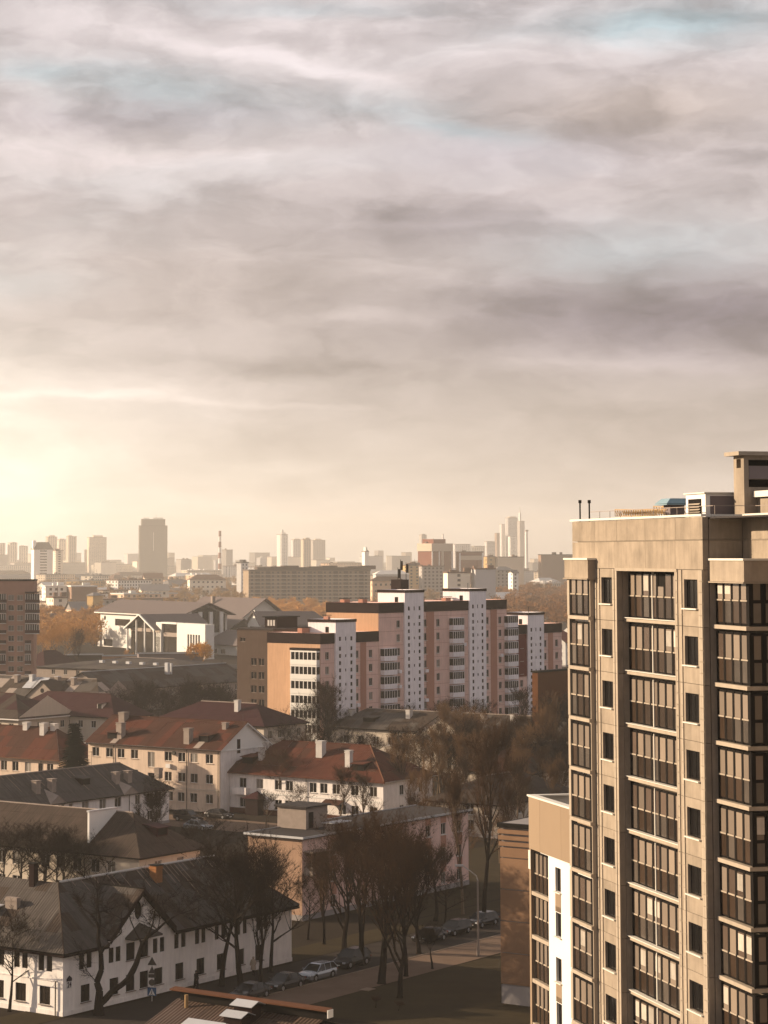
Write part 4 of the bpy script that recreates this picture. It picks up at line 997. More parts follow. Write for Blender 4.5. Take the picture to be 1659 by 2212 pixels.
def peach():
    b = Bld('peach_block', 'three-storey peach block with flat dark roof behind the bare street trees', 'apartment block', 653, 1990)
    L = b.s_at('R', 1012, 5); Wl = b.s_at('L', 536, 8); z = b.z_at(0, 0, 1814)
    q = lambda v: (1300 + v / 1.659) / 1.823
    hR = []
    for zz in (.8, 3.7, 6.6):
        hR += W_(b, 'R', [q(640), q(740), q(845), 720, 755, 790, 825, 865], zz, 1.35, 1.1, 2)
    z = max(z, 8.6)
    shell(b, L, Wl, z, 'pink', [h[:4] for h in hR], (), plinth=('grey_plinth', .6))
    m1 = MB(); m1.box(.4, .4, 0, L - .3, Wl - .3, z - .1); obj('core_wall', m1, 'dark', b.root)
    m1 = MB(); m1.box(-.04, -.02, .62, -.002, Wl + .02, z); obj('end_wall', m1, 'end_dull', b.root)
    add_windows(b, 'R', 0, hR)
    for px in (q(640), q(740), q(845), 720, 755, 790, 825, 865):
        s = b.s_at('R', px, 5); 
        for a, c in ((2.2, 3.62), (5.1, 6.52), (8.0, z)):
            if c > a: m1 = MB(); m1.box(s - .6, -.04, a, s + .6, -.002, c); obj('stripe_panel', m1, 'pink_dark', b.root)
    m1 = MB(); m1.box(-.4, -.4, z + .002, L + .3, Wl + .3, z + .22); obj('roof', m1, 'flatroof', b.root)
    m1 = MB(); m1.box(-.45, -.45, z + .10, L + .35, -.41, z + .34); m1.box(-.45, -.40, z + .10, -.41, Wl + .35, z + .34); m1.box(-.40, Wl + .31, z + .10, L + .35, Wl + .35, z + .34); obj('roof_edging', m1, 'metal_w', b.root)
    x0 = b.s_at('R', 661, z + 1, 4); m1 = MB(); m1.box(x0, 4, z + .23, x0 + 4.2, 8, z + 2.6); h = obj('roof_hut', m1, 'chimney', b.root)
    m1 = MB(); m1.box(x0 - .3, 3.7, z + 2.62, x0 + 4.6, 8.3, z + 2.8); obj('hut_roof', m1, 'flatroof', h)
    m1 = MB(); m1.box(x0 + .5, 3.95, z + .3, x0 + 1.4, 3.99, z + 2.1); obj('door', m1, 'dark', h)
    m1 = MB(); m1.box(x0 + 1.2, 1.2, z + .23, x0 + 4.4, 2.2, z + .8); v = obj('vent_shaft', m1, 'chimney', b.root); m1 = MB(); m1.box(x0 + .9, .9, z + .95, x0 + 4.7, 2.5, z + 1.03); obj('shaft_cover', m1, 'metal_w', v)
    s = b.s_at('R', 672, 7); m1 = MB(); m1.box(s - 1.4, -1.2, 4.9, s + 1.6, -.01, 5.9); m1.box(s - 1.4, -1.2, 7.4, s + 1.6, -.01, 7.55); bl = obj('balcony', m1, 'chimney', b.root)
    m1 = MB(); m1.box(s - 1.35, -1.15, 5.92, s + 1.55, -1.1, 7.38); obj('balcony_glazing', m1, 'glass2', bl)
peach()

def shed():
    zr = 9.0
    p1_ = at_z(700, 2176, zr + .86); b = Bld('brown_shed', 'low building with brown ribbed metal roof and three white-capped chimneys along the bottom edge', 'building', 0, 0, dist=10)
    b.o = Vector((p1_.x, p1_.y, 0)); b.root.location = b.o
    Wl = b.s_at('L', 383, zr + .86); sl = .32; Dp = 16.0
    f = lambda x, y, h=0: (x, y, zr + x * sl + h) if x < 0 else (x, y, zr - x * sl + h)
    polys = [[f(-Dp, Wl), f(-Dp, 0), f(0, 0), f(0, Wl)], [f(6, 0), f(6, Wl), f(0, Wl), f(0, 0)]]
    ro = roof(b, polys, None, ['shed'], 1.1, 3.2, limit=290, cap=None, soffit='dark', under='shed')
    m1 = MB(); m1.box(-Dp + .8, .5, 0, 5.4, Wl - .5, zr - Dp * sl - .2); m1.face([(-Dp + .8, .5, zr - Dp * sl - .2), (5.4, .5, zr - Dp * sl - .2), (5.4, .5, zr - 5.4 * sl - .2), (0, .5, zr - .2)]); m1.face([(-Dp + .8, Wl - .5, zr - Dp * sl - .2), (0, Wl - .5, zr - .2), (5.4, Wl - .5, zr - 5.4 * sl - .2), (5.4, Wl - .5, zr - Dp * sl - .2)]); obj('wall', m1, 'grey_plinth', b.root)
    # raised rusty ridge beam on posts
    m1 = MB(); m1.slab([(-.5, -.6, zr + .78), (.15, -.6, zr + .86), (.15, Wl + .3, zr + .86), (-.5, Wl + .3, zr + .78)], .10, 0, None, Vector((0, 0, 1))); m1.box(-.12, -.5, zr + .58, .0, Wl + .2, zr + .67); be = obj('ridge_beam', m1, 'rust', b.root)
    m1 = MB(); m1.box(-.14, -.55, zr + .05, .12, Wl - .4, zr + .57); obj('shade_board', m1, 'dark', b.root)  # dark strip: the shade under the beam is put into its colour
    m1 = MB(); m1.box(-.52, -.68, zr + .28, .10, -.61, zr + .80); obj('end_plate', m1, 'white', be)
    s = b.s_at('L', 420, zr); m1 = MB(); m1.tube((-.9, s, zr - .6), (-.9, s, zr + .62), .13, .13, 8); obj('post', m1, 'grain', b.root)
    for px, py, w, d, h in ((535, 2164, 1.5, 1.1, 1.2), (513, 2187, 1.5, 1.1, 1.0), (448, 2208, 2.6, 1.2, .9)):
        # find x along the slope so that it shows at that row
        y = b.s_at('L', px, zr); best = None
        for i in range(160):
            x = -i * .1; zc = zr + x * sl + h
            # iterate y for the column
            for _ in range(3):
                u = proj(b.w(x, y, zc)); y += (u[0] - px) / 24.0
            if best is None or abs(u[1] - py) < best[0]: best = (abs(u[1] - py), x, y)
        x, y = best[1], best[2]; zb = zr + x * sl
        m1 = MB(); m1.box(x - d / 2, y - w / 2, zb - .4, x + d / 2, y + w / 2, zb + h - .25); c = obj('chimney', m1, 'roof_band', ro)
        m1 = MB(); hh = zb + h; m1.slab([(x - d * .75, y - w * .62, hh - .18), (x, y - w * .62, hh + .12), (x, y + w * .62, hh + .12), (x - d * .75, y + w * .62, hh - .18)], .04, 0, None, Vector((-.3, 0, 1)).normalized()); m1.slab([(x, y - w * .62, hh + .12), (x + d * .75, y - w * .62, hh - .18), (x + d * .75, y + w * .62, hh - .18), (x, y + w * .62, hh + .12)], .04, 0, None, Vector((.3, 0, 1)).normalized()); obj('chimney_cap', m1, 'metal_w', c)
    s = b.s_at('L', 640, zr); m1 = MB(); m1.tube((-3.0, s, zr - 1.5), (-3.0, s, zr - .2), .12, .12, 8); m1.tube((-3.0, s, zr - .2), (-3.0, s, zr - .05), .25, .1, 8); obj('vent_pipe', m1, 'grain', b.root)
shed()
# ------------------------------------------------------------------ pink and white stepped panel block
def pink():
    b = Bld('stepped_panel_block', 'long stepped pink panel apartment block with white stair towers and dark brown parapets', 'apartment block', 692, 1500, ang=38, dist=452)
    S = lambda px, z=15: b.s_at('R', px, z)
    Wd = b.s_at('L', 572, 20); LO, HI, LOs, HIs = 24.9, 30.5, 27.5, 33.0
    e = .01
    zs = [20.5 - .75 - 2.8 * k for k in range(8)]
    def body(name, x0, x1, y0, y1, z, m, holes=(), lholes=(), face='R'):
        mb = MB(); wall(mb, 'R', y0, x0 + e, x1 - e, 0, z, holes, .2); wall(mb, 'L', x0 + e, y0, y1, 0, z, lholes, .2); wall(mb, 'r', x1 - e, y0, y1, 0, z); wall(mb, 'b', y1, x0 + e, x1 - e, 0, z)
        mb.face([(x0, y0 + .05, z - .1), (x1, y0 + .05, z - .1), (x1, y1, z - .1), (x0, y1, z - .1)]); o = obj(name, mb, m, b.root); return o
    def band(x0, x1, y0, y1, z, h=2.05, cap=.0):
        m1 = MB(); t = .12
        m1.box(x0 - t, y0 - t, z - h, x1 + (t if cap else -.02), y0 - .003, z); m1.box(x0 - t, y0 + .0, z - h, x0 - .003, y1 + t, z); obj('parapet_band', m1, 'roof_band', b.root)
    X = {k: S(v) for k, v in dict(a=722, b=766, c=818, d=872, e=913, f=1012, g=1048, h=1095, i=1138, j=1173, k=1214).items()}
    D_ = 13.0
    def wins(cols, ztop, w=1.25, n=2, h=1.5):
        return [(S(c, 15) - w / 2, S(c, 15) + w / 2, z, z + h, n) for c in cols for z in ([20.5 - .75 + 5.6, 20.5 - .75 + 2.8] if ztop > 28 else []) + zs]
    secs = [(0.0, X['a'], LO, [707]), (X['b'], X['c'], LO, [771, 801]), (X['c'], X['d'], HI, [861]), (X['e'], X['f'], HI, [919, 947, 1001]), (X['g'], X['h'], HI, [1053, 1081]), (X['h'], X['i'], LO, [1127]), (X['j'], X['k'], LO, [1178, 1203])]
    for x0, x1, z, cols in secs:
        hw_ = wins(cols, z)
        body('pink_wall', x0, x1, 0, D_, z, 'pink', [h[:4] for h in hw_])
        add_windows(b, 'R', 0, hw_, sillmat='frame_white', depth=.2)
        band(x0, x1, 0, D_, z)
        m1 = MB(); m1.box(x0 + .1, .4, .1, x1 - .1, D_ - .4, z - .2); obj('core_wall', m1, 'dark', b.root)
        zb = z - 2.1
        m1 = MB(); m1.box(x0 - .05, -.02, 0, x0 - .004, D_ + .02, zb); obj('end_wall', m1, 'sun_tint_wall', b.root)  # left end face, with the warm sunlight on it painted in as orange
        # floor joints as thin recessed strips
        for zz in [20.5 + 5.6 + 1.4 - 2.8 * q for q in range(11)]:
            if zz < zb: m1 = MB(); m1.box(x0 + .1, -.025, zz - .03, x1 - .1, -.004, zz + .03); obj('floor_joint', m1, 'pink_dark', b.root)
    for c0, c1, z in ((778, 791, LO), (921, 938, HI), (1060, 1074, HI), (1184, 1195, LO)):
        m1 = MB(); m1.box(S(c0), -.05, 0, S(c1), -.027, z - 2.1); obj('stripe', m1, 'pink_dark', b.root)
    m1 = MB(); m1.box(S(1116), -.06, 13.6, S(1139), -.028, LO - 2.1); obj('red_panel', m1, 'red_panel', b.root)
    # stair towers
    for x0, x1, z, lw in ((X['a'], X['b'], LOs, 6.4), (X['d'], X['e'], HIs, 6.4), (X['f'], X['g'], HIs, 6.4), (X['i'], X['j'], LOs, 5.4)):
        hs = []; wn = []
        w = x1 - x0
        for k in range(10):
            for dz in (0, 1.4):
                zz = 20.0 - 2.8 * k + dz + (5.6 if z > 30 else 0)
                if zz < 1: continue
                for fr_ in (.22, .78): hs.append((x0 + w * fr_ - .36, x0 + w * fr_ + .36, zz, zz + .75, 1))
                if dz == 0: hs.append((x0 + w * .5 - .22, x0 + w * .5 + .22, zz + .1, zz + .65, 1))
        for fr_, q in ((.22, .36), (.5, .2), (.78, .36)): hs.append((x0 + w * fr_ - q, x0 + w * fr_ + q, z - 4.2, z - 3.4, 1))
        zl = z - 5.0
        lh = [(lw * .20, lw * .20 + .9, z - 2.55 - .9, z - .55 - .9)]
        body('stair_tower', x0, x1, -.35, lw, z, 'stair_white', [h[:4] for h in hs], lh)
        m1 = MB(); m1.box(x0 + .1, .2, .1, x1 - .1, lw - .2, z - .2); obj('core_wall', m1, 'dark', b.root)
        for h in hs: window(b, 'R', -.35, *h[:4], cols=1, frame='dark', sill=False, depth=.2)
        band(x0, x1, -.35, lw, z, .55, 1)
    # balconies
    def balc(px0, px1, x_, zlist, n, out=1.0, face='R'):
        x0, x1 = S(px0), S(px1); w = round(x1 - x0, 2)
        for z in zlist:
            m1 = ('balcony', w)
            me = shared(m1, lambda mb: (mb.box(0, -out, 0, w, -.01, .12), mb.box(0, -out, .13, w, -out + .08, 1.0), mb.box(0, -out + .09, .13, .08, -.01, 1.0), mb.box(w - .08, -out + .09, .13, w, -.01, 1.0), mb.box(0, -out, 2.45, w, -.01, 2.55)), 'stair_white')
            o = link('balcony', me, b.root, (x0, 0, z))
            link('glazing_backing', shared(('gl', w), lambda mb: mb.box(.04, -out + .05, 1.0, w - .04, -.01, 2.44), 'glass'), o)
            mu = shared(('mullion', .1), lambda mb: mb.box(-.08, -out - .005, 1.0, .08, -out + .045, 2.44), 'frame_white')
            for i in range(n + 1): link('mullion', mu, o, (.08 + (w - .16) * i / n, 0, 0))
    flz = lambda top: [z - .9 for z in zs]
    balc(971, 1003 - 8, 0, [z - .9 for z in [25.35, 22.55] + zs], 5)
    balc(822, 850, 0, [z - .9 for z in [22.55 - 2.8] + zs[1:]], 5)
    balc(1090, 1112, 0, [z - .9 for z in [25.35, 22.55] + zs], 5)
    # balconies round the corner of the first and third sections (glazed side toward the light)
    y1 = b.s_at('L', 634, 12)
    for z in zs:
        w = round(y1 - .1, 2)
        me = shared(('corner_balcony', w), lambda mb: (mb.box(-1.1, 0, 0, -.06, w, .12), mb.box(-1.1, 0, .13, -1.02, w, 1.0), mb.box(-1.1, 0, 2.45, -.06, w, 2.75), mb.box(-1.01, .0, .13, -.06, .08, 1.0), mb.box(-1.01, w - .08, .13, -.06, w, 2.44)), 'white')
        o = link('balcony', me, b.root, (0, .1, z - .95)); link('glazing_backing', shared(('gl2', w), lambda mb: mb.box(-1.05, .05, 1.0, -.06, w - .09, 2.44), 'glass'), o)
        mu = shared(('mullion', .2), lambda mb: mb.box(-1.105, -.09, 1.0, -1.055, .09, 2.44), 'frame_white')
        for i in range(7): link('mullion', mu, o, (0, .12 + (w - .3) * i / 6, 0))
    m1 = MB(); m1.box(-1.15, .0, zs[0] + 1.85, -.05, y1 + .1, zs[0] + 2.3); obj('balcony_roof', m1, 'roof_band', b.root)
    # roof clutter
    for x, y, z, w, h in ((2.0, 6, LO, 2.5, 1.2), (X['c'] + 1.5, 5, HI, 1.6, 1.0), (X['c'] + 2, 10, HI, 2, .9), (X['e'] + 3, 3, HI, 2.2, 1.0), (X['g'] - 9, 4, HI, 2, .9), (X['j'] + 2, 5, LO, 1.5, .8), (X['a'] + 2, 3, LOs, .8, .9)):
        m1 = MB(); m1.box(x, y, z - .15, x + w, y + 1.1, z + h - .35); v = obj('vent_shaft', m1, 'pink_dark', b.root); m1 = MB(); m1.box(x - .2, y - .2, z + h - .2, x + w + .2, y + 1.3, z + h - .1); obj('shaft_cover', m1, 'dark', v)
    m1 = MB(); xm = X['f'] - 12.0; m1.box(xm, 9, HI - .1, xm + 3.0, 11.5, b.z_at(xm, 9, 1252)); rm = obj('mast_platform', m1, 'roof_band', b.root)
    m1 = MB(); zt = b.z_at(xm, 9, 1252)
    for dx, dy, h in ((.4, .3, 4.2), (2.6, .4, 3.6), (1.3, 1.6, 2.5)):
        m1.tube((xm + dx, 9 + dy, zt), (xm + dx, 9 + dy, zt + h), .07, .06, 5); 
        for q in range(3): m1.box(xm + dx - .25 + .2 * q, 9 + dy - .4, zt + h - 2.2, xm + dx - .1 + .2 * q, 9 + dy - .25, zt + h - .3)
    obj('antenna_mast', m1, 'dark', rm)
    for x, z in ((X['k'] - .3, LO), (X['i'] + 2.5, LOs), (X['d'] + 1.0, HIs), (X['f'] + 1.5, HIs)):
        m1 = MB(); m1.tube((x, 1.0, z - .2), (x, 1.0, z + 1.2), .06, .05, 5); obj('antenna', m1, 'dark', b.root)
    # small air conditioners
    for px, z in ((861, 13.2), (861, 16.2), (919, 16.0), (919, 10.0), (1001, 21.0), (1081, 18.2), (771, 10.2), (984, 25.0), (984, 10.4)):
        s = S(px); m1 = MB(); m1.box(s - .45, -.55, z, s + .45, -.06, z + .65); obj('air_conditioner', m1, 'stair_white', b.root)
pink()

def brownhouse():
    b = Bld('plastered_block', 'brown plastered block with few windows behind the left end of the stepped pink block', 'apartment block', 590, 1500, ang=38, dist=478)
    Wl = b.s_at('L', 512, 15); L = 30; z = b.z_at(0, Wl, 1359)
    q = lambda v: (900 + v / 2.074) / 1.823
    hL = []
    for zc in (18.0, 15.2, 12.4, 9.6): hL += W_(b, 'L', [q(205), q(268)], zc - .6, 1.5, 1.5, 1)
    hL += W_(b, 'L', [q(115)], z - 2.5, .8, 1.4, 1)
    shell(b, L, Wl, z, 'plaster_brown', (), [h[:4] for h in hL])
    for h in hL: window(b, 'L', 0, *h[:4], cols=2, frame='chimney', glass='glass', sill=False)
    m1 = MB(); m1.box(.3, .3, 0, L - .3, Wl - .3, z - .1); obj('core_wall', m1, 'dark', b.root)
    m1 = MB(); m1.box(-.2, -.2, z + .002, L + .2, Wl + .2, z + .3); obj('roof', m1, 'flatroof', b.root)
    x0 = 4; y0 = b.s_at('L', 598, z + 1, x0); y1 = b.s_at('L', 572, z + 1, x0)
    m1 = MB(); m1.box(x0, y0, z + .31, x0 + 7, y1, z + 2.4); h = obj('roof_plant_room', m1, 'roof_band', b.root)
    for i in range(3): m1 = MB(); ya = y0 + .5 + (y1 - y0 - 1) * i / 3; m1.box(x0 - .03, ya, z + .7, x0 - .002, ya + (y1 - y0 - 1) / 3 - .25, z + 1.9); obj('pale_panel', m1, 'chimney_w', h)
    m1 = MB(); m1.box(x0 - .4, y0 - .4, z + 2.42, x0 + 7.4, y1 + .4, z + 2.65); obj('plant_roof', m1, 'dark', h)
brownhouse()
def orangewall():
    b = Bld('orange_block', 'plain dark orange wall behind bare trees at the right end of the pink block', 'apartment block', 1162, 1500, ang=38, dist=425)
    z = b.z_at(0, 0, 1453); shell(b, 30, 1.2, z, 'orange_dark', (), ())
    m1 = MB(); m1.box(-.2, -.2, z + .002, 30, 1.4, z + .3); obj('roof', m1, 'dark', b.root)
orangewall()
def roofed(name, label, px, py, zc, ang, L, Wl, z, rise, wallm, roofm, along, hip, winL=(), winR=(), over=.6, cw=1.8, ch=2.6, lim=90, cap='chimney', zeave=None, floors=2, wpx=False, pl=True):
    """corner given at the photo position of its eave (height z) or foot (z=0)"""
    b = Bld(name, label, 'house', px, py, zc, ang)
    if L < 0: pass
    nf = floors; fh = (z - .6) / nf
    hL = []; hR = []
    for f in range(nf):
        for w in winL: hL.append((w - .65, w + .65, .9 + fh * f, .9 + fh * f + 1.45, 2))
        for w in winR: hR.append((w - .65, w + .65, .9 + fh * f, .9 + fh * f + 1.45, 2))
    hL = [h for h in hL if h[1] < Wl - .2 and h[0] > .2]; hR = [h for h in hR if h[1] < L - .2 and h[0] > .2]
    g = {'x': 'x', 'y': 'y'}[along]
    shell(b, L, Wl, z, wallm, [h[:4] for h in hR], [h[:4] for h in hL], plinth=('grey_plinth', .5) if pl else None, gable=g if not all(hip) else None, rise=rise)
    m1 = MB(); m1.box(.4, .4, 0, L - .4, Wl - .4, z - .1); obj('core_wall', m1, 'dark', b.root)
    add_windows(b, 'L', 0, hL, panes=False); add_windows(b, 'R', 0, hR, panes=False)
    P, rg = roof_polys(0, L, 0, Wl, z, rise, over, along, hip)
    ro = roof(b, P, rg, [roofm] if isinstance(roofm, str) else roofm, cw, ch, limit=lim, cap=cap, capw=.10, soffit='dark')
    return b, ro
rng = lambda a, c, s: [a + s * i for i in range(int((c - a) / s) + 1)]
# behind the red-roofed house, left to right
b, ro = roofed('burgundy_roofed_house', 'house with burgundy hipped roof just left of and below the pink block', 570, 1566, 9.3, 36, 13, 26, 9.3, 3.2, 'cream2', 'burgundy', 'y', (True, True), rng(2, 24, 3.2), rng(2, 11, 3.0), floors=3)
chimney(b, ro, 4, 9, 11, 13.2, .9, .9, 'chimney_w', 'chimney_w')
b, ro = roofed('long_dark_roofed_house', 'long plastered house with dark hipped roof and a pediment behind the bare grove', 1243, 1594, 7.5, 36, 11, 54, 7.5, 3.0, 'cream2', ['asbestos', 'asbestos2'], 'y', (True, True), rng(2, 52, 3.4), (), lim=160)
sl = 3.0 / 5.5
for px, h in ((884, 1.5), (992, 1.4), (1046, 1.2), (760, 1.0), (1110, 1.5)):
    y = b.s_at('L', px, 10, 3.5); chimney(b, ro, 3.5, y, 8.8, 9.4 + h, 1.1, .9, 'chimney_w', 'chimney')
for px in (1130, 800):
    y = b.s_at('L', px, 9, 2.0); dormer(b, ro, 1.4, y, 8.1, 2.6, 1.1, 2.4, 'L', 'asbestos', 'roof_band')
g0, g1 = b.s_at('L', 1003, 8), b.s_at('L', 905, 8); gm = (g0 + g1) / 2
m1 = MB(); m1.face([(-.9, g0, 7.2), (-.9, gm, 10.2), (-.9, g1, 7.2)][::-1]); m1.box(-.9, g0, 0, -.05, g1, 7.19); obj('pediment', m1, 'cream2', b.root)
m1 = MB(); m1.slab([(-1.3, g0 - .7, 6.8), (4, g0 - .7, 6.8), (4, gm, 10.4), (-1.3, gm, 10.4)], .1); m1.slab([(4, g1 + .7, 6.8), (-1.3, g1 + .7, 6.8), (-1.3, gm, 10.4), (4, gm, 10.4)], .1); obj('pediment_roof', m1, 'asbestos', b.root)
m1 = MB(); m1.box(-.95, gm - .5, 7.6, -.905, gm + .5, 8.9); obj('pediment_window', m1, 'glass', b.root)
b, ro = roofed('tan_roofed_house', 'low house with wide brown roof almost hidden in the grove beside the white block', 1140, 1668, 6.0, 36, 26, 12, 6.0, 3.4, 'cream2', ['asbestos2', 'redroof2'], 'x', (True, True), rng(2, 10, 3), rng(2, 24, 3.4), lim=120)
b, ro = roofed('hidden_cream_house', 'small cream house glimpsed through the grove below the long dark-roofed house', 1080, 1735, 5.0, 36, 22, 12, 5.0, 3.0, 'cream2', ['asbestos2'], 'x', (True, True), rng(2, 10, 3), rng(2, 20, 3.4), lim=100)
# far-left cluster
b, ro = roofed('white_gutter_house', 'cream house with brown hipped roof and white gutters at the left edge', 39.7, 1551, 6.5, 36, 18, 30, 6.5, 4.2, 'cream2', ['asbestos2', 'burgundy'], 'y', (True, False), rng(2, 28, 3.4), rng(3, 16, 3.6), lim=80, cap='redroof2')
m1 = MB(); m1.box(-.85, -.8, 6.05, -.6, 30, 6.25); m1.box(-.59, -.8, 6.05, 18, -.55, 6.25); obj('gutter', m1, 'frame_white', b.root)
b, ro = roofed('burgundy_cottage', 'cream house with dull burgundy roof and one dormer right of the white-guttered house', 246, 1547, 6.5, 36, 12, 30, 6.5, 4.0, 'cream2', ['burgundy'], 'y', (True, True), rng(2, 28, 3.6), (), lim=90, cap='burgundy')
y = b.s_at('L', 218, 9, 2.2); dormer(b, ro, 1.8, y, 7.6, 1.4, 1.2, 2.2, 'L', 'burgundy', 'chimney_w')
b, ro = roofed('pale_roofed_house', 'house with pale grey metal roof behind the white-guttered house', 30, 1508, 6.5, 36, 24, 24, 6.5, 3.4, 'cream2', ['metal_w', 'chimney', 'burgundy'], 'y', (True, False), (), rng(2, 20, 3.6), lim=60, cap='metal_w')
b, ro = roofed('grey_gabled_house', 'brownish house with wide grey roof and a small gable with a round window, upper left', 216, 1512, 7.0, 36, 13, 60, 7.0, 4.2, 'chimney', ['asbestos', 'asbestos2', 'chimney'], 'y', (True, False), rng(2, 50, 4), rng(2, 10, 3), lim=140)
g0, g1 = b.s_at('L', 137, 7), b.s_at('L', 58, 7); gm = (g0 + g1) / 2
m1 = MB(); m1.face([(-1.0, g0, 6.6), (-1.0, gm, 10.8), (-1.0, g1, 6.6)][::-1]); m1.box(-1.0, g0, 0, -.05, g1, 6.59); obj('gable_wall', m1, 'chimney', b.root)
m1 = MB(); m1.slab([(-1.4, g0 - .7, 6.2), (5, g0 - .7, 6.2), (5, gm, 11), (-1.4, gm, 11)], .12); m1.slab([(5, g1 + .7, 6.2), (-1.4, g1 + .7, 6.2), (-1.4, gm, 11), (5, gm, 11)], .12); obj('gable_roof', m1, 'asbestos2', b.root)
m1 = MB(); m1.tube((-1.06, gm, 8.6), (-1.0, gm, 8.6), .55, .55, 10); obj('round_window', m1, 'dark', b.root)
for px, h, mm in ((70, 1.6, 'metal_w'), (38, 1.2, 'chimney'), (125, 1.2, 'chimney'), (160, 1.0, 'chimney')):
    y = b.s_at('L', px, 11, 4.5); chimney(b, ro, 4.5, y, 9.8, 11 + h * .5, 1.2, 1.0, mm, 'metal_w')
m1 = MB(); 
for px in (78, 60): y = b.s_at('L', px, 10.5, 4); m1.slab([(2.0, y, 8.8), (2.0, y - 3.2, 8.8), (5.4, y - 3.2, 11.2), (5.4, y, 11.2)][::-1], .05)
obj('bright_sheet', m1, 'metal_w', ro)
b, ro = roofed('low_grey_hall', 'long low dark-roofed building with pale verge, left of centre below the white hall', 230, 1490, 6.0, 36, 60, 16, 6.0, 4.2, 'chimney', ['asbestos', 'asbestos2'], 'x', (False, False), rng(2, 14, 4), rng(3, 56, 4), lim=140, cap='metal_w')
m1 = MB(); x = b.s_at('R', 362, 9, 4); m1.box(x, 4, 8.5, x + 1.0, 5, 11.6); m1.box(x + 1.6, 4, 8.5, x + 2.0, 4.4, 11.4); obj('white_pipe', m1, 'metal_w', ro)
b, ro = roofed('dark_roofed_hall', 'broad dark flat-pitched building in front of the white hall', 400, 1452, 5.5, 36, 40, 60, 5.5, 2.6, 'chimney', ['asbestos', 'flatroof'], 'y', (True, True), rng(2, 56, 5), rng(3, 36, 5), lim=120)
for i in range(6): m1 = MB(); m1.box(3 + i * .8, 8 + i * 6, 7.0, 4.2 + i * .8, 9.4 + i * 6, 7.7); obj('skylight', m1, 'metal_w', ro)
b, ro = roofed('small_red_roofed_cottage', 'cottage with red roof and white walls seen between the pink block and the tan tower', 1222, 1440, 0, 36, 12, 12, 9.0, 4.5, 'white', ['red_panel'], 'x', (False, True), rng(2, 10, 3), rng(2, 10, 3), lim=30, cap='red_panel', floors=3)
b, ro = roofed('red_shed', 'small dull red hipped shed roof at the foot of the brick tower', 96, 1478, 0, 36, 16, 10, 6, 4.0, 'red_panel', ['burgundy'], 'x', (True, True), (), (), lim=30, cap='burgundy')
# low walls / garages by the white hall
for lab, px0, px1, py, h, mm in (('low pale wall in front of the white hall portico', 300, 440, 1440, 4.5, 'grey_panel'), ('dark low garage in front of the left end of the white hall', 90, 220, 1440, 4.0, 'roof_band'), ('low tan outbuilding beside the golden bush', 160, 300, 1436, 3.0, 'sun_tint_wall')):
    p, q = at_z(px0, py), at_z(px1, py - 1); t = thing('outbuilding', lab, 'building', p, math.atan2(q.y - p.y, q.x - p.x))
    m1 = MB(); w = (q - p).length; m1.box(0, 0, 0, w, 8, h); obj('wall', m1, mm, t); m1 = MB(); m1.box(-.4, -.4, h + .01, w + .4, 8.4, h + .35); obj('roof', m1, 'flatroof', t); m1 = MB(); m1.box(-.5, -.5, h + .05, w + .5, -.42, h + .5); obj('roof_edging', m1, 'metal_w', t)
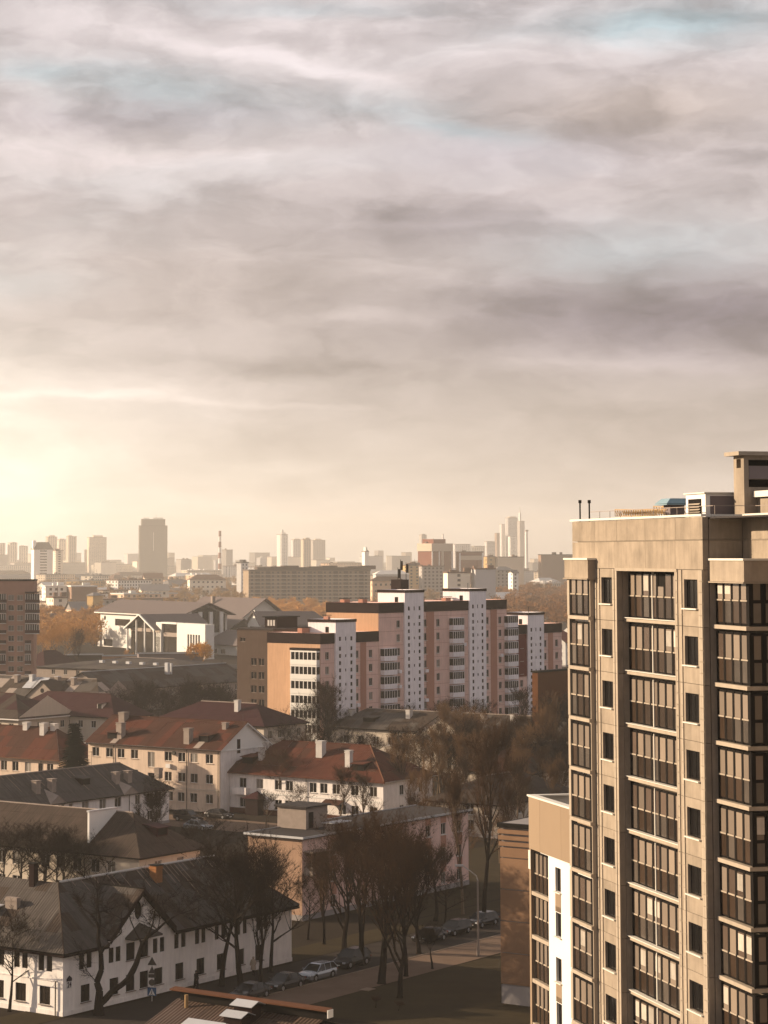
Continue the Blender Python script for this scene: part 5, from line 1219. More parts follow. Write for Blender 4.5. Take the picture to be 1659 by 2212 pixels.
# ------------------------------------------------------------------ white hall with grey roofs
def hall():
    A_ = 38; dist = 900.0
    # left main wing
    b = Bld('white_hall', 'large white hall with grey gabled roofs, glazed portico and tall window slots', 'hall', 443, 1400, ang=60, dist=dist)
    zc = lambda x, y, py: b.z_at(x, y, py)
    root = b.root
    def px(p, z=8, off=0.0, face='L'): return b.s_at(face, p, z, off)
    k = dist / F_PX
    # use a frontal frame: x along r, y along l
    ye = px(215, 10)                                  # left end of the long front
    yr = px(386, 10, 8.0)
    x1 = 26.0
    # front low wing (white, tall slots)  382..445
    z1 = zc(0, 0, 1349); y382 = px(382)
    holes = []
    n = 5; a, c = px(441 - 8), px(404)
    for i in range(5): w = (c - a) / 5; holes.append((a + w * i + w * .18, a + w * (i + 1) - w * .12, .6, z1 - 4.2))
    mb = MB(); wall(mb, 'L', 0, 0, y382, 0, z1, holes, .6); wall(mb, 'R', 0, 0, 4, 0, z1); wall(mb, 'r', 4, 0, y382, 0, z1); wall(mb, 'b', y382, 0, 4, 0, z1); mb.face([(0, 0, z1 - .02), (4, 0, z1 - .02), (4, y382, z1 - .02), (0, y382, z1 - .02)]); obj('front_wing', mb, 'white', root)
    for h in holes: m1 = MB(); m1.box(.5, h[0] - .1, h[2], .55, h[1] + .1, h[3]); obj('tall_window', m1, 'glass', root)
    # glazed link 349..382 and portico 283..400
    y283, y335, y365 = px(278), px(365 + 1), px(349)
    m1 = MB(); m1.box(.8, y382 + .02, 0, 1.2, px(349), z1 - .6); obj('link_glazing', m1, 'glass2', root)
    m1 = MB(); m1.box(.5, y382 + .02, z1 - 5.6, .79, px(349), z1 - 4.0); obj('glazing_band', m1, 'chimney', root)
    m1 = MB(); m1.box(-.2, y382 + .02, z1 - .58, 3, px(349), z1 + .1); m1.box(0, px(349), 0, 2, px(337), z1 - .1); obj('pier', m1, 'white', root)
    pa, pb = px(397 - 68 + 1), px(273); 
    ga, gb = px(328, 12), px(273, 12)
    zt, zb = zc(-3, (ga + gb) / 2, 1326), zc(-3, gb, 1356)
    gm = px(305 - 5, 14, -3)
    a_, c_ = px(333, 10, -3), px(265 + 3, 10, -3); gm = (a_ + c_) / 2
    m1 = MB(); m1.slab([(-3, a_, zb), (24, a_, zb), (24, gm, zt), (-3, gm, zt)], .3); m1.slab([(24, c_, zb), (-3, c_, zb), (-3, gm, zt), (24, gm, zt)], .3); obj('portico_roof', m1, 'greyroof', root)
    m1 = MB()
    for p, q in (((-3.05, a_ - .3, zb - .3), (-3.05, gm, zt - .1)), ((-3.05, c_ + .3, zb - .3), (-3.05, gm, zt - .1))): m1.tube(p, q, .38, .38, 4)
    obj('bargeboard', m1, 'white', root)
    m1 = MB(); m1.face([(.0, a_ + .5, 0), (.0, c_ - .5, 0), (.0, c_ - .5, zb - .2), (.0, gm, zt - .6), (.0, a_ + .5, zb - .2)][::-1]); obj('portico_glazing', m1, 'glass2', root)
    m1 = MB(); m1.box(-.25, a_ + .5, 9.2, -.02, c_ - .5, 10.6); obj('glazing_band', m1, 'chimney', root)
    for f in (.06, .36, .64, .94):
        m1 = MB(); y = a_ + (c_ - a_) * f; m1.tube((-2.2, y, 0), (-2.2, y, zb + (zt - zb) * (1 - abs(f - .5) * 2) - .5), .42, .42, 6); obj('column', m1, 'white', root)
    # long left wing behind
    X0 = 22.0; yl = px(217, 12, X0); yr_ = px(390, 12, X0); ze, zr = zc(X0, yl, 1319), zc(X0 + 11, yl, 1296)
    hl = [(px(262, 12, X0) - 9.5 + 9.5, px(262, 12, X0) + .01, 0, .1)]
    mb = MB(); w0, w1 = px(277, 14, X0), px(248.5, 14, X0)
    h1 = (px(300, 12, X0), w1 + 6.2, 9.8, ze - 3.4); h2 = (yl - 9, yl - 3, .0, 3.2)
    wall(mb, 'L', X0, yr_, yl, 0, ze, [(w0 - 2, w1 + .0, 9.5, ze - 3.2), (px(243, 2, X0), px(224, 2, X0), .3, 3.4)], .5); wall(mb, 'R', yr_, X0, X0 + 22, 0, ze); wall(mb, 'r', X0 + 22, yr_, yl, 0, ze); wall(mb, 'b', yl, X0, X0 + 22, 0, ze)
    gable_end(mb, 'R', yr_, X0, X0 + 22, ze, zr - ze - .3); gable_end(mb, 'b', yl, X0, X0 + 22, ze, zr - ze - .3); mb.box(X0 - .8, yl - 1.0, 0, X0 - .02, yl + 1.2, ze - 4.5); obj('main_wing', mb, 'white', root)
    m1 = MB(); m1.box(X0 + .4, w0 - 2.2, 9.3, X0 + .45, w1 + .2, ze - 3); m1.box(X0 + .4, px(243, 2, X0) - .2, .2, X0 + .45, px(224, 2, X0) + .2, 3.5); obj('wing_glazing', m1, 'glass2', root)
    m1 = MB(); m1.tube((X0 - .06, px(227, 16, X0), ze - 3.0), (X0 + .02, px(227, 16, X0), ze - 3.0), 1.0, 1.0, 10); obj('round_window', m1, 'glass', root)
    m1 = MB(); o_ = 1.6; m1.slab([(X0 - o_, yr_ - 5, ze - .5), (X0 + 11, yr_ - 5, zr), (X0 + 11, yl + 3, zr), (X0 - o_, yl + 3, ze - .5)][::-1], .3); m1.slab([(X0 + 22 + o_, yr_ - 5, ze - .5), (X0 + 11, yr_ - 5, zr), (X0 + 11, yl + 3, zr), (X0 + 22 + o_, yl + 3, ze - .5)], .3); obj('main_roof', m1, 'greyroof', root)
    m1 = MB(); m1.box(X0 - o_ - .15, yr_ - 5, ze - 1.0, X0 - o_ + .1, yl + 3, ze - .55); obj('eaves_board', m1, 'white', root)
    m1 = MB()
    for i in range(4): m1.box(X0 + 1.5 + i * 5, yr_ - 4.2, 0, X0 + 3.0 + i * 5, yr_ - 3.2, ze + 1)
    obj('end_piers', m1, 'white', root)
    m1 = MB(); m1.face([(X0, yr_ - .06, 8), (X0 + 21, yr_ - .06, 8), (X0 + 21, yr_ - .06, ze), (X0 + 11, yr_ - .06, zr - 1.2), (X0 + 1, yr_ - .06, ze)]); obj('end_glazing', m1, 'glass', root)
    # right wing farther back
    X2 = 60.0; yA, yB = px(520, 14, X2), px(413, 14, X2); ze2, zr2 = zc(X2, yB, 1331), zc(X2 + 11, yB, 1290)
    mb = MB(); hh = [(px(v, 12, X2) - 2.6, px(v, 12, X2) + 2.6, ze2 - 10.5, ze2 - 4.2) for v in (459.5, 475)] + [(px(438, 12, X2) - 4, px(438, 12, X2) + 5, ze2 - 8.8, ze2 - 4.5)]
    wall(mb, 'L', X2, yA, yB, 0, ze2, hh, .5); wall(mb, 'R', yA, X2, X2 + 22, 0, ze2); wall(mb, 'r', X2 + 22, yA, yB, 0, ze2); wall(mb, 'b', yB, X2, X2 + 22, 0, ze2); gable_end(mb, 'R', yA, X2, X2 + 22, ze2, zr2 - ze2 - .4); obj('rear_wing', mb, 'white', root)
    m1 = MB()
    for h in hh: m1.box(X2 + .4, h[0] - .1, h[2], X2 + .45, h[1] + .1, h[3])
    obj('rear_glazing', m1, 'glass2', root)
    m1 = MB(); m1.slab([(X2 - o_, yA - 3, ze2 - .5), (X2 + 11, yA - 3, zr2), (X2 + 11, yB + 9, zr2), (X2 - o_, yB + 9, ze2 - .5)][::-1], .3); m1.slab([(X2 + 22 + o_, yA - 3, ze2 - .5), (X2 + 11, yA - 3, zr2), (X2 + 11, yB + 9, zr2), (X2 + 22 + o_, yB + 9, ze2 - .5)], .3); obj('rear_roof', m1, 'greyroof', root)
    m1 = MB()
    for i in range(5): m1.box(X2 + .5 + i * 4.4, yA - 1.2, 0, X2 + 2.2 + i * 4.4, yA - .1, ze2 + (2 if 0 < i < 4 else 0))
    obj('rear_piers', m1, 'white', root)
    m1 = MB(); xx = X2 + 6; yy = px(457, 20, xx); m1.box(xx, yy - .8, ze2 + 3, xx + 1.5, yy + .8, zr2 + .6); obj('chimney', m1, 'chimney', root)
    # grey lower roofs to the right
    X3 = 26.0; yC, yD = px(512, 8, X3), px(446, 8, X3)
    z3, z4 = zc(X3, yD, 1390), zc(X3 + 9, yD, 1362)
    hh = [(px(v, 3, X3) - 2.2, px(v, 3, X3) + 2.2, .4, z3 - 1.8) for v in (463, 481)]
    mb = MB(); wall(mb, 'L', X3, yC - 8, yD, 0, z3, hh, .5); obj('low_wing', mb, 'white', root)
    m1 = MB(); 
    for h in hh: m1.box(X3 + .4, h[0] - .1, h[2], X3 + .45, h[1] + .1, h[3])
    obj('low_glazing', m1, 'glass', root)
    m1 = MB(); m1.slab([(X3 - 1, yC - 20, z3 - .2), (X3 + 10, yC - 20, z4), (X3 + 10, yD + 1, z4), (X3 - 1, yD + 1, z3 - .2)][::-1], .3); obj('low_roof', m1, 'greyroof', root)
    X4 = 44.0; z5, z6 = zc(X4, px(440, 12, X4), 1362), zc(X4 + 8, px(440, 12, X4), 1335); yE, yF = px(489, 12, X4), px(420, 12, X4)
    m1 = MB(); m1.slab([(X4, yE, z5), (X4 + 8, yE - 1, z6), (X4 + 8, yF, z6), (X4, yF, z5)][::-1], .3); m1.slab([(X4 + 16, yE, z5), (X4 + 8, yE - 1, z6), (X4 + 8, yF, z6), (X4 + 16, yF, z5)], .3); m1.box(X4 + .3, yE + .6, 0, X4 + 15, yF - .3, z5 - .3); obj('mid_roof', m1, 'greyroof', root)
hall()
def annex():
    b = Bld('white_annex', 'small white gabled annex with grey roof at the right end of the white hall', 'hall', 563, 1400, ang=60, dist=960)
    yl = b.s_at('L', 535, 10); z = b.z_at(0, 0, 1349); r_ = b.z_at(0, yl / 2, 1322) - z; L = 34
    mb = MB(); wall(mb, 'R', 0, 0, L, 0, z); wall(mb, 'L', 0, 0, yl, 0, z); gable_end(mb, 'L', 0, 0, yl, z, r_ + 1); wall(mb, 'r', L, 0, yl, 0, z); obj('wall', mb, 'white', b.root)
    m1 = MB(); m1.box(-.1, yl * .2, 0, -.02, yl * .8, z - 1); obj('glazing', m1, 'glass', b.root)
    m1 = MB(); m1.slab([(-1, -1, z - .3), (L, -1, z - .3), (L - 5, yl / 2, z + r_), (-1, yl / 2, z + r_ + .4)], .3); m1.slab([(L, yl + 1, z - .3), (-1, yl + 1, z - .3), (-1, yl / 2, z + r_ + .4), (L - 5, yl / 2, z + r_)], .3); obj('roof', m1, 'greyroof', b.root)
annex()

def bricktower():
    b = Bld('brick_tower', 'tall brick apartment tower with dark balconies cut off by the left edge', 'apartment tower', 72, 1514, ang=-3)
    z = b.z_at(0, 0, 1255); Wl = 34
    q = lambda v: v / 3.318 / 1.823
    rows = [b.z_at(0, 0, (2300 + v / 3.318) / 1.823) for v in (180, 318, 455, 590, 722, 858, 998, 1118)]
    rows = [rows[0] - 2.8 * i for i in range(10)]
    hL = []
    for r_ in rows:
        if r_ < .5: continue
        for c in (q(145), q(262)): s = b.s_at('L', c, r_); hL.append((s - .8, s + .8, r_ - .7, r_ + .8, 2))
    shell(b, 16, Wl, z, 'brick', (), [h[:4] for h in hL])
    m1 = MB(); m1.box(.3, .3, 0, 15.7, Wl - .3, z - .1); obj('core_wall', m1, 'dark', b.root)
    add_windows(b, 'L', 0, hL, sillmat='frame_white')
    m1 = MB(); m1.box(-.15, -.15, z + .002, 16.2, Wl + .1, z + .35); obj('roof', m1, 'dark', b.root)
    def balc(c0, c1, out, n, rws, skip=()):
        s0, s1 = b.s_at('L', c1, 20, -out), b.s_at('L', c0, 20, -out); w = round(s1 - s0, 2)
        for i, r_ in enumerate(rws):
            if r_ < 1: continue
            zf = r_ - 1.5
            me = shared(('bbalc', w, out), lambda mb: (mb.box(-out, 0, 0, -.01, w, .14), mb.box(-out, 0, .15, -out + .06, w, 1.05), mb.box(-out + .07, 0, .15, -.01, .06, 1.05)), 'brick_balc')
            o = link('balcony', me, b.root, (0, s0, zf))
            link('slab_edge', shared(('be', w, out), lambda mb: mb.box(-out - .03, -.02, -.01, -out - .002, w + .02, .16), 'frame_white'), o)
            if i not in skip:
                link('balcony_glazing', shared(('bg', w, out), lambda mb: mb.box(-out + .06, .08, 1.06, -.02, w - .05, 2.6), 'glass2'), o)
                mu = shared(('mull', out), lambda mb: mb.box(-out - .01, -.07, 1.06, -out + .055, .07, 2.6), 'frame_white')
                for k in range(n + 1): link('mullion', mu, o, (0, .08 + (w - .16) * k / n, 0))
    balc(54, 85, 1.4, 6, rows[:4]); balc(54, 67, 1.2, 3, rows[4:], (0, 3, 5)); balc(-12, 13, 1.0, 5, rows, (3, 4, 5, 7))
    m1 = MB(); s0, s1 = b.s_at('L', 82, 30, -1.4), b.s_at('L', 54, 30, -1.4); m1.box(-1.7, s0 - .2, rows[0] + 1.45, -.02, s1, rows[0] + 1.7); obj('balcony_roof', m1, 'dark', b.root)
bricktower()
p, q = at_d(0, 1200, 660), at_d(36, 1254, 660); t = thing('crane_boom', 'white slanting pole reaching up left from behind the brick tower roof', 'pole', (q.x, q.y, 0))
m1 = MB(); m1.tube((0, 0, 0), (0, 0, q.z), .3, .3, 6); obj('mast', m1, 'white', t)
m1 = MB(); m1.tube((0, 0, q.z), (p.x - q.x, 0, p.z - q.z), .34, .22, 6); obj('boom', m1, 'white', t)

# ------------------------------------------------------------------ long mid-distance block
def longblock():
    b = Bld('long_panel_block', 'long nine-storey beige panel block with banded balconies in the hazy middle distance', 'apartment block', 537, 1316, ang=74)
    L = b.s_at('R', 800, 15); Wd = 16; z = b.z_at(0, 0, 1233)
    nf = 10; fh = (z - 1.0) / nf
    mb = MB(); wall(mb, 'R', 0, 0, L, 0, z); wall(mb, 'L', 0, 0, Wd, 0, z); wall(mb, 'r', L, 0, Wd, 0, z); mb.face([(0, 0, z - .01), (L, 0, z - .01), (L, Wd, z - .01), (0, Wd, z - .01)]); obj('wall', mb, 'lb_wall', b.root)
    n = int(L / 4.0)
    wm = shared(('window_far', 1), lambda mb: mb.box(0, -.12, 0, 1.7, -.02, 1.5), 'far_win')
    bays = []
    for i in range(n):
        x = 1.2 + i * (L - 2) / n; kind = (i * 7 % 5)
        for f in range(nf):
            zf = .8 + f * fh
            if kind in (0, 3): bays.append((x, zf))
            else: pass
    v = MB(); w2 = MB(); sl_ = MB()
    for i in range(n):
        x = 1.0 + i * (L - 2) / n; kind = (i * 7 % 5)
        for f in range(nf):
            zf = .8 + f * fh
            if kind in (0, 3, 4): w2.box(x + .8, -.10, zf + .9, x + 2.4, -.02, zf + 2.3)
            else: w2.box(x + .1, -.15, zf + 1.1, x + 3.7, -.02, zf + 2.5); sl_.box(x, -1.1, zf - .05, x + 3.9, -.03, zf + .2); v.box(x + .05, -1.05, zf + .21, x + 3.85, -.98, zf + 1.0)
    obj('windows', w2, 'far_win', b.root, kind='stuff'); obj('balcony_fronts', v, 'lb_wall2', b.root, kind='stuff'); obj('balcony_slabs', sl_, 'frame_white', b.root, kind='stuff')
    for f in range(nf): m1 = MB(); m1.box(-.1, -.22, .7 + f * fh, L + .1, -.16, .95 + f * fh); obj('floor_band', m1, 'frame_white', b.root)
    m1 = MB(); m1.box(-.4, -.5, z + .002, L + .4, Wd, z + .9); obj('roof', m1, 'roof_far', b.root)
    m1 = MB()
    for i in range(9): m1.box(8 + i * L / 9.4, 4, z + .95, 20 + i * L / 9.4, 12, z + 2.6 + (i % 3) * .6)
    obj('roof_housings', m1, 'roof_far', b.root, kind='stuff')
M['lb_wall'] = mat('beige weathered panel', (.33, .25, .18), .9, .2, .05); M['lb_wall2'] = mat('brown balcony front', (.20, .13, .09), .9, .2, .05)
M['far_win'] = mat('far dark window', (.05, .04, .035), .3, .3, .05, rand=.3); M['roof_far'] = mat('far dark roof', (.13, .10, .085), .9, .25, .03, rand=.25)
longblock()
# ------------------------------------------------------------------ the hazy city beyond
CM = {}
for nm, c in dict(cream=(.92, .81, .66), white=(1.0, .96, .90), beige=(.70, .57, .44), ochre=(.55, .36, .16), grey=(.42, .38, .35), brown=(.28, .18, .13), brickred=(.24, .085, .055), pale=(.66, .63, .62), slate=(.13, .11, .10), peach=(.78, .54, .37)).items(): CM[nm] = mat('far ' + nm, c, .9, .15, .03, rand=.12)  # lightened walls: part of the distance haze is put into these colours
M['far_roof_b'] = mat('far brown roof', (.16, .10, .075), .9, .25, .03, rand=.25); M['far_roof_g'] = mat('far grey roof', (.24, .22, .21), .8, .25, .03, rand=.3); M['far_roof_w'] = mat('far pale roof', (.75, .71, .66), .7, .2, .03, rand=.2)
def fb(name, label, cat, px0, px1, ytop, dist, cm, roofm='far_roof_b', ang=66, dep=None, group=None, wn=(1.7, 4.0), rf='flat', win=True, fh=3.1, ledge=False, extra=None):
    if 3800 <= dist < 4599: dist *= 1.3
    dep = dep or 14
    wpx = dep * math.cos(math.radians(ang)) * F_PX / dist * .9
    c = min(px0 + wpx, px0 + (px1 - px0) * .4)
    b = Bld(name, label, cat, c, 1200, ang=ang, dist=dist, group=group)
    L = max(b.s_at('R', px1, 10), 3); Wd = max(3, b.s_at('L', px0, 10)) if px0 < c - .5 else dep
    Wd = min(Wd, dep * 2.5); z = max(4.0, b.z_at(0, 0, ytop)); rise = 0
    if rf == 'gable': rise = min(4.5, Wd * .28); z = max(4, z - rise)
    mb = MB(); mb.box(0, 0, 0, L, Wd, z); obj('wall', mb, CM[cm], b.root)
    if rf == 'gable':
        m1 = MB(); P, rg = roof_polys(0, L, 0, Wd, z, rise, .8, 'x', (True, True) if L > Wd * 1.3 else (False, False))
        for p in P: m1.face(p)
        if not (L > Wd * 1.3): gable_end(m1, 'L', 0, 0, Wd, z, rise)
        obj('roof', m1, roofm, b.root)
    else: m1 = MB(); m1.box(-.4, -.4, z + .01, L + .4, Wd + .4, z + .9); obj('roof', m1, roofm, b.root)
    if win:
        m1 = MB(); w_, st = wn; n = int((L - 1) / st); nf = int((z - .5) / fh)
        for f in range(nf):
            zz = z - fh * (f + 1) + .8
            for i in range(n): x = (L - n * st) / 2 + st * i + (st - w_) / 2; m1.face([(x, -.06, zz), (x + w_, -.06, zz), (x + w_, -.06, zz + 1.6), (x, -.06, zz + 1.6)])
            for i in range(int((Wd - 2) / (st * 1.3))): y = 1.5 + st * 1.3 * i; m1.face([(-.06, y, zz), (-.06, y, zz + 1.6), (-.06, y + w_, zz + 1.6), (-.06, y + w_, zz)])
        if m1.f: obj('windows', m1, 'far_win', b.root, kind='stuff')
    if ledge:
        m1 = MB()
        for f in range(int(z / fh)): m1.box(-.3, -.3, z - fh * f - .35, L + .1, -.08, z - fh * f - .05)
        obj('floor_bands', m1, CM['white'], b.root, kind='stuff')
    if rf == 'flat' and dist < 5000 and z > 9:
        m1 = MB(); q_ = random.Random(int(px0 * 7 + dist))
        for _ in range(q_.randint(1, 4)): u, v_ = q_.uniform(.05, .8) * L, q_.uniform(.1, .6) * Wd; m1.box(u, v_, z + .92, u + q_.uniform(2, 5), v_ + 3, z + q_.uniform(1.8, 3.6))
        if q_.random() < .5: u = q_.uniform(.1, .9) * L; m1.tube((u, Wd * .4, z + .9), (u, Wd * .4, z + q_.uniform(5, 9)), .28, .12, 4)
        obj('roof_clutter', m1, roofm, b.root, kind='stuff')
    if extra: extra(b, L, Wd, z)
    return b, L, Wd, z
def pent(h, f0=.2, f1=.8, m='beige'):
    def f(b, L, Wd, z): m1 = MB(); m1.box(L * f0, Wd * .15, z + .91, L * f1, Wd * .85, z + h); obj('roof_housing', m1, CM[m], b.root)
    return f
# hand placed landmarks
def slab_x(b, L, Wd, z):
    m1 = MB(); m1.box(L * .08, .5, z + .91, L * .92, Wd - .5, b.z_at(0, 0, 1121)); o = obj('upper_storeys', m1, CM['slate'], b.root)
    m1 = MB(); m1.box(L * .5 - .5, -.5, b.z_at(0, 0, 1190), L * .5 + .5, -.05, b.z_at(0, 0, 1150)); obj('light_strip', m1, CM['white'], b.root)
    m1 = MB(); zt = b.z_at(0, 0, 1120); m1.tube((L * .6, 5, zt), (L * .6, 5, zt + 8), .35, .1, 5); m1.box(L * .15, 2, zt, L * .35, 6, zt + 1.2); m1.box(L * .5, 2, zt, L * .85, 6, zt + 1.6); obj('roof_mast', m1, CM['slate'], b.root)
fb('slab_tower', 'broad dark office slab tower with one pale vertical strip and stepped top on the skyline', 'office tower', 299, 361.5, 1136, 4600, 'slate', 'roof_band', ang=80, wn=(2.4, 3.4), win=False, extra=slab_x)
fb('skyline_tower', 'broken-topped hazy tower block directly left of the twin pale towers near the left skyline', 'tower block', 98, 123, 1160, 4200, 'beige', extra=pent(4), wn=(2, 5))
fb('skyline_tower', 'middle, slightly lower of three linked hazy towers left of the lone pale tower', 'tower block', 122, 143, 1166, 4250, 'cream', extra=pent(3), wn=(2, 5))
fb('skyline_tower', 'right and tallest of three linked hazy towers on the left skyline', 'tower block', 143, 165, 1159, 4150, 'beige', extra=pent(3, .1, .5), wn=(2, 5))
fb('skyline_tower', 'lone pale twin-fronted tower between the three linked towers and the dark slab', 'tower block', 188, 230, 1161, 4200, 'beige', extra=pent(5, .25, .8), wn=(2, 5))
fb('skyline_tower', 'pale tower washed out by the glow at the very left edge of the skyline', 'tower block', -14, 11, 1174, 4300, 'cream', wn=(2, 5))
fb('skyline_tower', 'pale tower second from the left edge in the glow', 'tower block', 16, 37, 1173, 4300, 'cream', extra=pent(2, .4, .9), wn=(2, 5))
fb('skyline_tower', 'low pale block with dark roof hump left of the hooded white building', 'tower block', 41, 60, 1180, 4300, 'cream', extra=pent(2, .1, .5), wn=(2, 5))
def hood(b, L, Wd, z):
    m1 = MB(); zt = b.z_at(0, 0, 1171); A_, B_ = (L * .22, 2), (L * .78, Wd - 2)
    pts = [(0, 0), (L, 0), (L, Wd), (0, Wd)]; tp = [(A_[0], A_[1]), (B_[0], A_[1]), (B_[0], B_[1]), (A_[0], B_[1])]
    for i in range(4): j = (i + 1) % 4; m1.face([(*pts[i], z + .92), (*pts[j], z + .92), (*tp[j], zt), (*tp[i], zt)])
    m1.face([(*p, zt) for p in tp]); obj('hooded_roof', m1, CM['slate'], b.root)
    m1 = MB(); m1.box(-1, 2, z + .92, L * .12, 8, zt + 2); obj('roof_fin', m1, CM['white'], b.root)
fb('hooded_building', 'white building with dark hooded mansard roof and a white fin on the left skyline', 'building', 67, 114, 1187, 3000, 'white', ang=72, extra=hood, wn=(9, 12), fh=3.6)
fb('city_block', 'pale sunlit annex attached right of the hooded white building', 'building', 114, 136, 1190, 3050, 'cream', wn=(3, 5), ang=72)
def balls(b, L, Wd, z):
    m1 = MB(); zt = b.z_at(0, 0, 1146); m1.tube((L * .35, 4, z), (L * .35, 4, zt), 3.2, 3.2, 8); m1.tube((L * .35, 4, zt), (L * .35, 4, zt + 3), 3.2, 1.0, 8); m1.tube((L * .75, 6, z), (L * .75, 6, z + 5), 3, 3, 8); obj('roof_dome', m1, CM['white'], b.root)
fb('banded_tower', 'white horizontally banded tower with a dome on top near the middle of the skyline', 'tower block', 598, 622, 1155, 3900, 'white', ledge=True, ang=45, dep=16, extra=balls, wn=(2.6, 5))
fb('skyline_tower', 'pale rounded tower just right of the white banded tower', 'tower block', 629, 651, 1166, 4400, 'pale', extra=pent(3), wn=(2, 4.5))
fb('skyline_tower', 'hazy middle tower of the group right of the banded tower', 'tower block', 650, 672, 1166, 4600, 'beige', extra=pent(4, .3, .9), wn=(2, 4.5))
fb('skyline_tower', 'darker right-hand tower of the group right of the banded tower', 'tower block', 672, 703, 1167, 4500, 'grey', extra=pent(4, .2, .7), wn=(2, 4.5))
fb('pale_turret', 'slender pale turret building standing alone right of the long panel block', 'building', 782, 797, 1192, 3000, 'white', win=False, extra=pent(6, .3, .7, 'white'))
def brick_x(b, L, Wd, z):
    zt = z - 1.0
    for f in (0, .33, .99): m1 = MB(); m1.box(L * f - 1.0 * (f > .5), -.6, 0, L * f + 1.4, -.02, zt - 6); obj('white_pilaster', m1, CM['white'], b.root)
    for f in (.48, .54): m1 = MB(); m1.box(L * f, -.5, 0, L * f + .7, -.02, zt - 6); obj('white_pilaster', m1, CM['cream'], b.root)
    m1 = MB(); m1.box(-.9, -.9, zt - 6, L + .5, Wd + .3, z + 1.0); obj('attic_band', m1, CM['beige'], b.root)
    m1 = MB(); m1.box(L * .15, 2, z + 1.01, L * .75, Wd - 2, z + 5.5); obj('roof_housing', m1, CM['brickred'], b.root)
    m1 = MB(); m1.tube((L * .72, 5, z + 5), (L * .72, 5, z + 11), 1.1, 1.1, 6); obj('roof_drum', m1, CM['white'], b.root)
fb('brick_complex', 'dark red brick building with white pilasters and pale attic band right of centre', 'building', 903, 977, 1176, 2400, 'brickred', win=False, ang=48, dep=34, extra=brick_x)
def brick_y(b, L, Wd, z):
    m1 = MB(); m1.box(-.4, -.4, z - 8, L + .4, -.01, z - 3.5); obj('attic_band', m1, CM['beige'], b.root)
    for f in (0, .97): m1 = MB(); m1.box(L * f - .7, -.8, 0, L * f + .9, -.42, z - .5); obj('white_pilaster', m1, CM['white'], b.root)
fb('brick_wing', 'lower red brick wing with white corner pilasters right of the brick building', 'building', 985, 1044, 1193, 2420, 'brickred', win=False, ang=70, dep=12, extra=brick_y)
fb('skyline_tower', 'rounded faint tower rising directly behind the red brick building', 'tower block', 906, 922, 1156, 5200, 'grey', extra=pent(3, .2, .8, 'grey'), win=False)
fb('office_slab', 'pale low office slab right behind the brick building', 'building', 978, 1017, 1176, 4000, 'pale', wn=(2, 5))
fb('office_slab', 'pale banded office block left of the glass high-rise group', 'building', 1018, 1048, 1180, 4000, 'cream', ledge=True, wn=(3, 5))
fb('office_slab', 'stepped pale office block touching the glass high-rise group', 'building', 1047, 1070, 1170, 4050, 'pale', ledge=True, wn=(3, 5))
fb('glass_high_rise', 'narrow dark slab at the left of the right-hand high-rise group', 'office tower', 1069, 1080, 1152, 4500, 'brown', win=False)
fb('glass_high_rise', 'grey tower second from left in the right-hand high-rise group', 'office tower', 1080, 1094, 1133, 4520, 'pale', wn=(2, 3.4))
fb('glass_high_rise', 'tallest pale tower with white left edge in the right-hand high-rise group', 'office tower', 1092, 1119, 1119, 4500, 'pale', wn=(2.2, 3.4), ang=55, extra=pent(4, .2, .9))
def spire(b, L, Wd, z):
    m1 = MB(); zt = b.z_at(0, 0, 1108); m1.box(0, .5, z, L * .3, 5, zt); m1.tube((2.2, 2.5, zt), (2.2, 2.5, b.z_at(0, 0, 1095)), 1.6, .5, 5); obj('spire', m1, CM['white'], b.root)
fb('glass_high_rise', 'spired tower standing at the right of the right-hand high-rise group', 'office tower', 1118, 1134, 1126, 4400, 'grey', ang=60, win=False, extra=spire)
fb('glass_high_rise', 'lower pale banded block in front of the right-hand high-rise group', 'office tower', 1098, 1116, 1159, 4300, 'white', ledge=True, wn=(3, 4))
fb('glass_high_rise', 'thin pale slab at the far right of the high-rise group', 'office tower', 1134, 1141, 1148, 4600, 'pale', win=False)
# striped chimney
p = at_d(475, 1200, 3800); t = thing('smokestack', 'tall red and white banded smokestack between the dark slab and the banded tower', 'smokestack', (p.x, p.y, 0))
zt = 40 + 53 * 3800 / 5000
for i in range(9):
    a, c = zt * i / 9, zt * (i + 1) / 9; m1 = MB(); m1.tube((0, 0, a), (0, 0, c - .02), 3.0 - i * .1, 2.9 - i * .1, 10); obj('stack_band', m1, CM['white'] if i % 2 else CM['brickred'], t)
# nearer landmarks
fb('white_school', 'long white three-storey school with rows of windows, left, behind the brick tower', 'building', 90, 144, 1268, 1500, 'white', 'far_roof_w', ang=75, wn=(1.6, 3.6), dep=12)
fb('brown_sheet_hall', 'brown windowless hall joined to the right of the white school', 'building', 144, 209, 1268, 1490, 'brown', 'far_roof_w', ang=75, win=False)
fb('cream_house', 'cream three-storey house with pale centre bay left of the white hall', 'building', 100, 145, 1292, 1330, 'cream', ang=70, wn=(1.7, 4))
fb('hip_roofed_house', 'house with grey hipped roof next to the cream house left of the white hall', 'building', 141, 190, 1300, 1250, 'peach', 'far_roof_g', ang=70, rf='gable', wn=(1.6, 4))
fb('pedimented_house', 'ochre house with rounded gable at the upper left of the white hall', 'building', 188, 222, 1280, 1450, 'ochre', 'far_roof_g', ang=40, rf='gable', win=False)
fb('palace_block', 'long cream block with a row of tall windows beyond the white hall', 'building', 405, 488, 1241, 2100, 'cream', ang=80, rf='gable', wn=(1.6, 4.2), fh=4.2)
fb('arcaded_block', 'cream arcaded block just above the white hall ridge', 'building', 300, 365, 1262, 1750, 'cream', 'far_roof_g', ang=80, rf='gable', wn=(1.5, 3.4), fh=4)
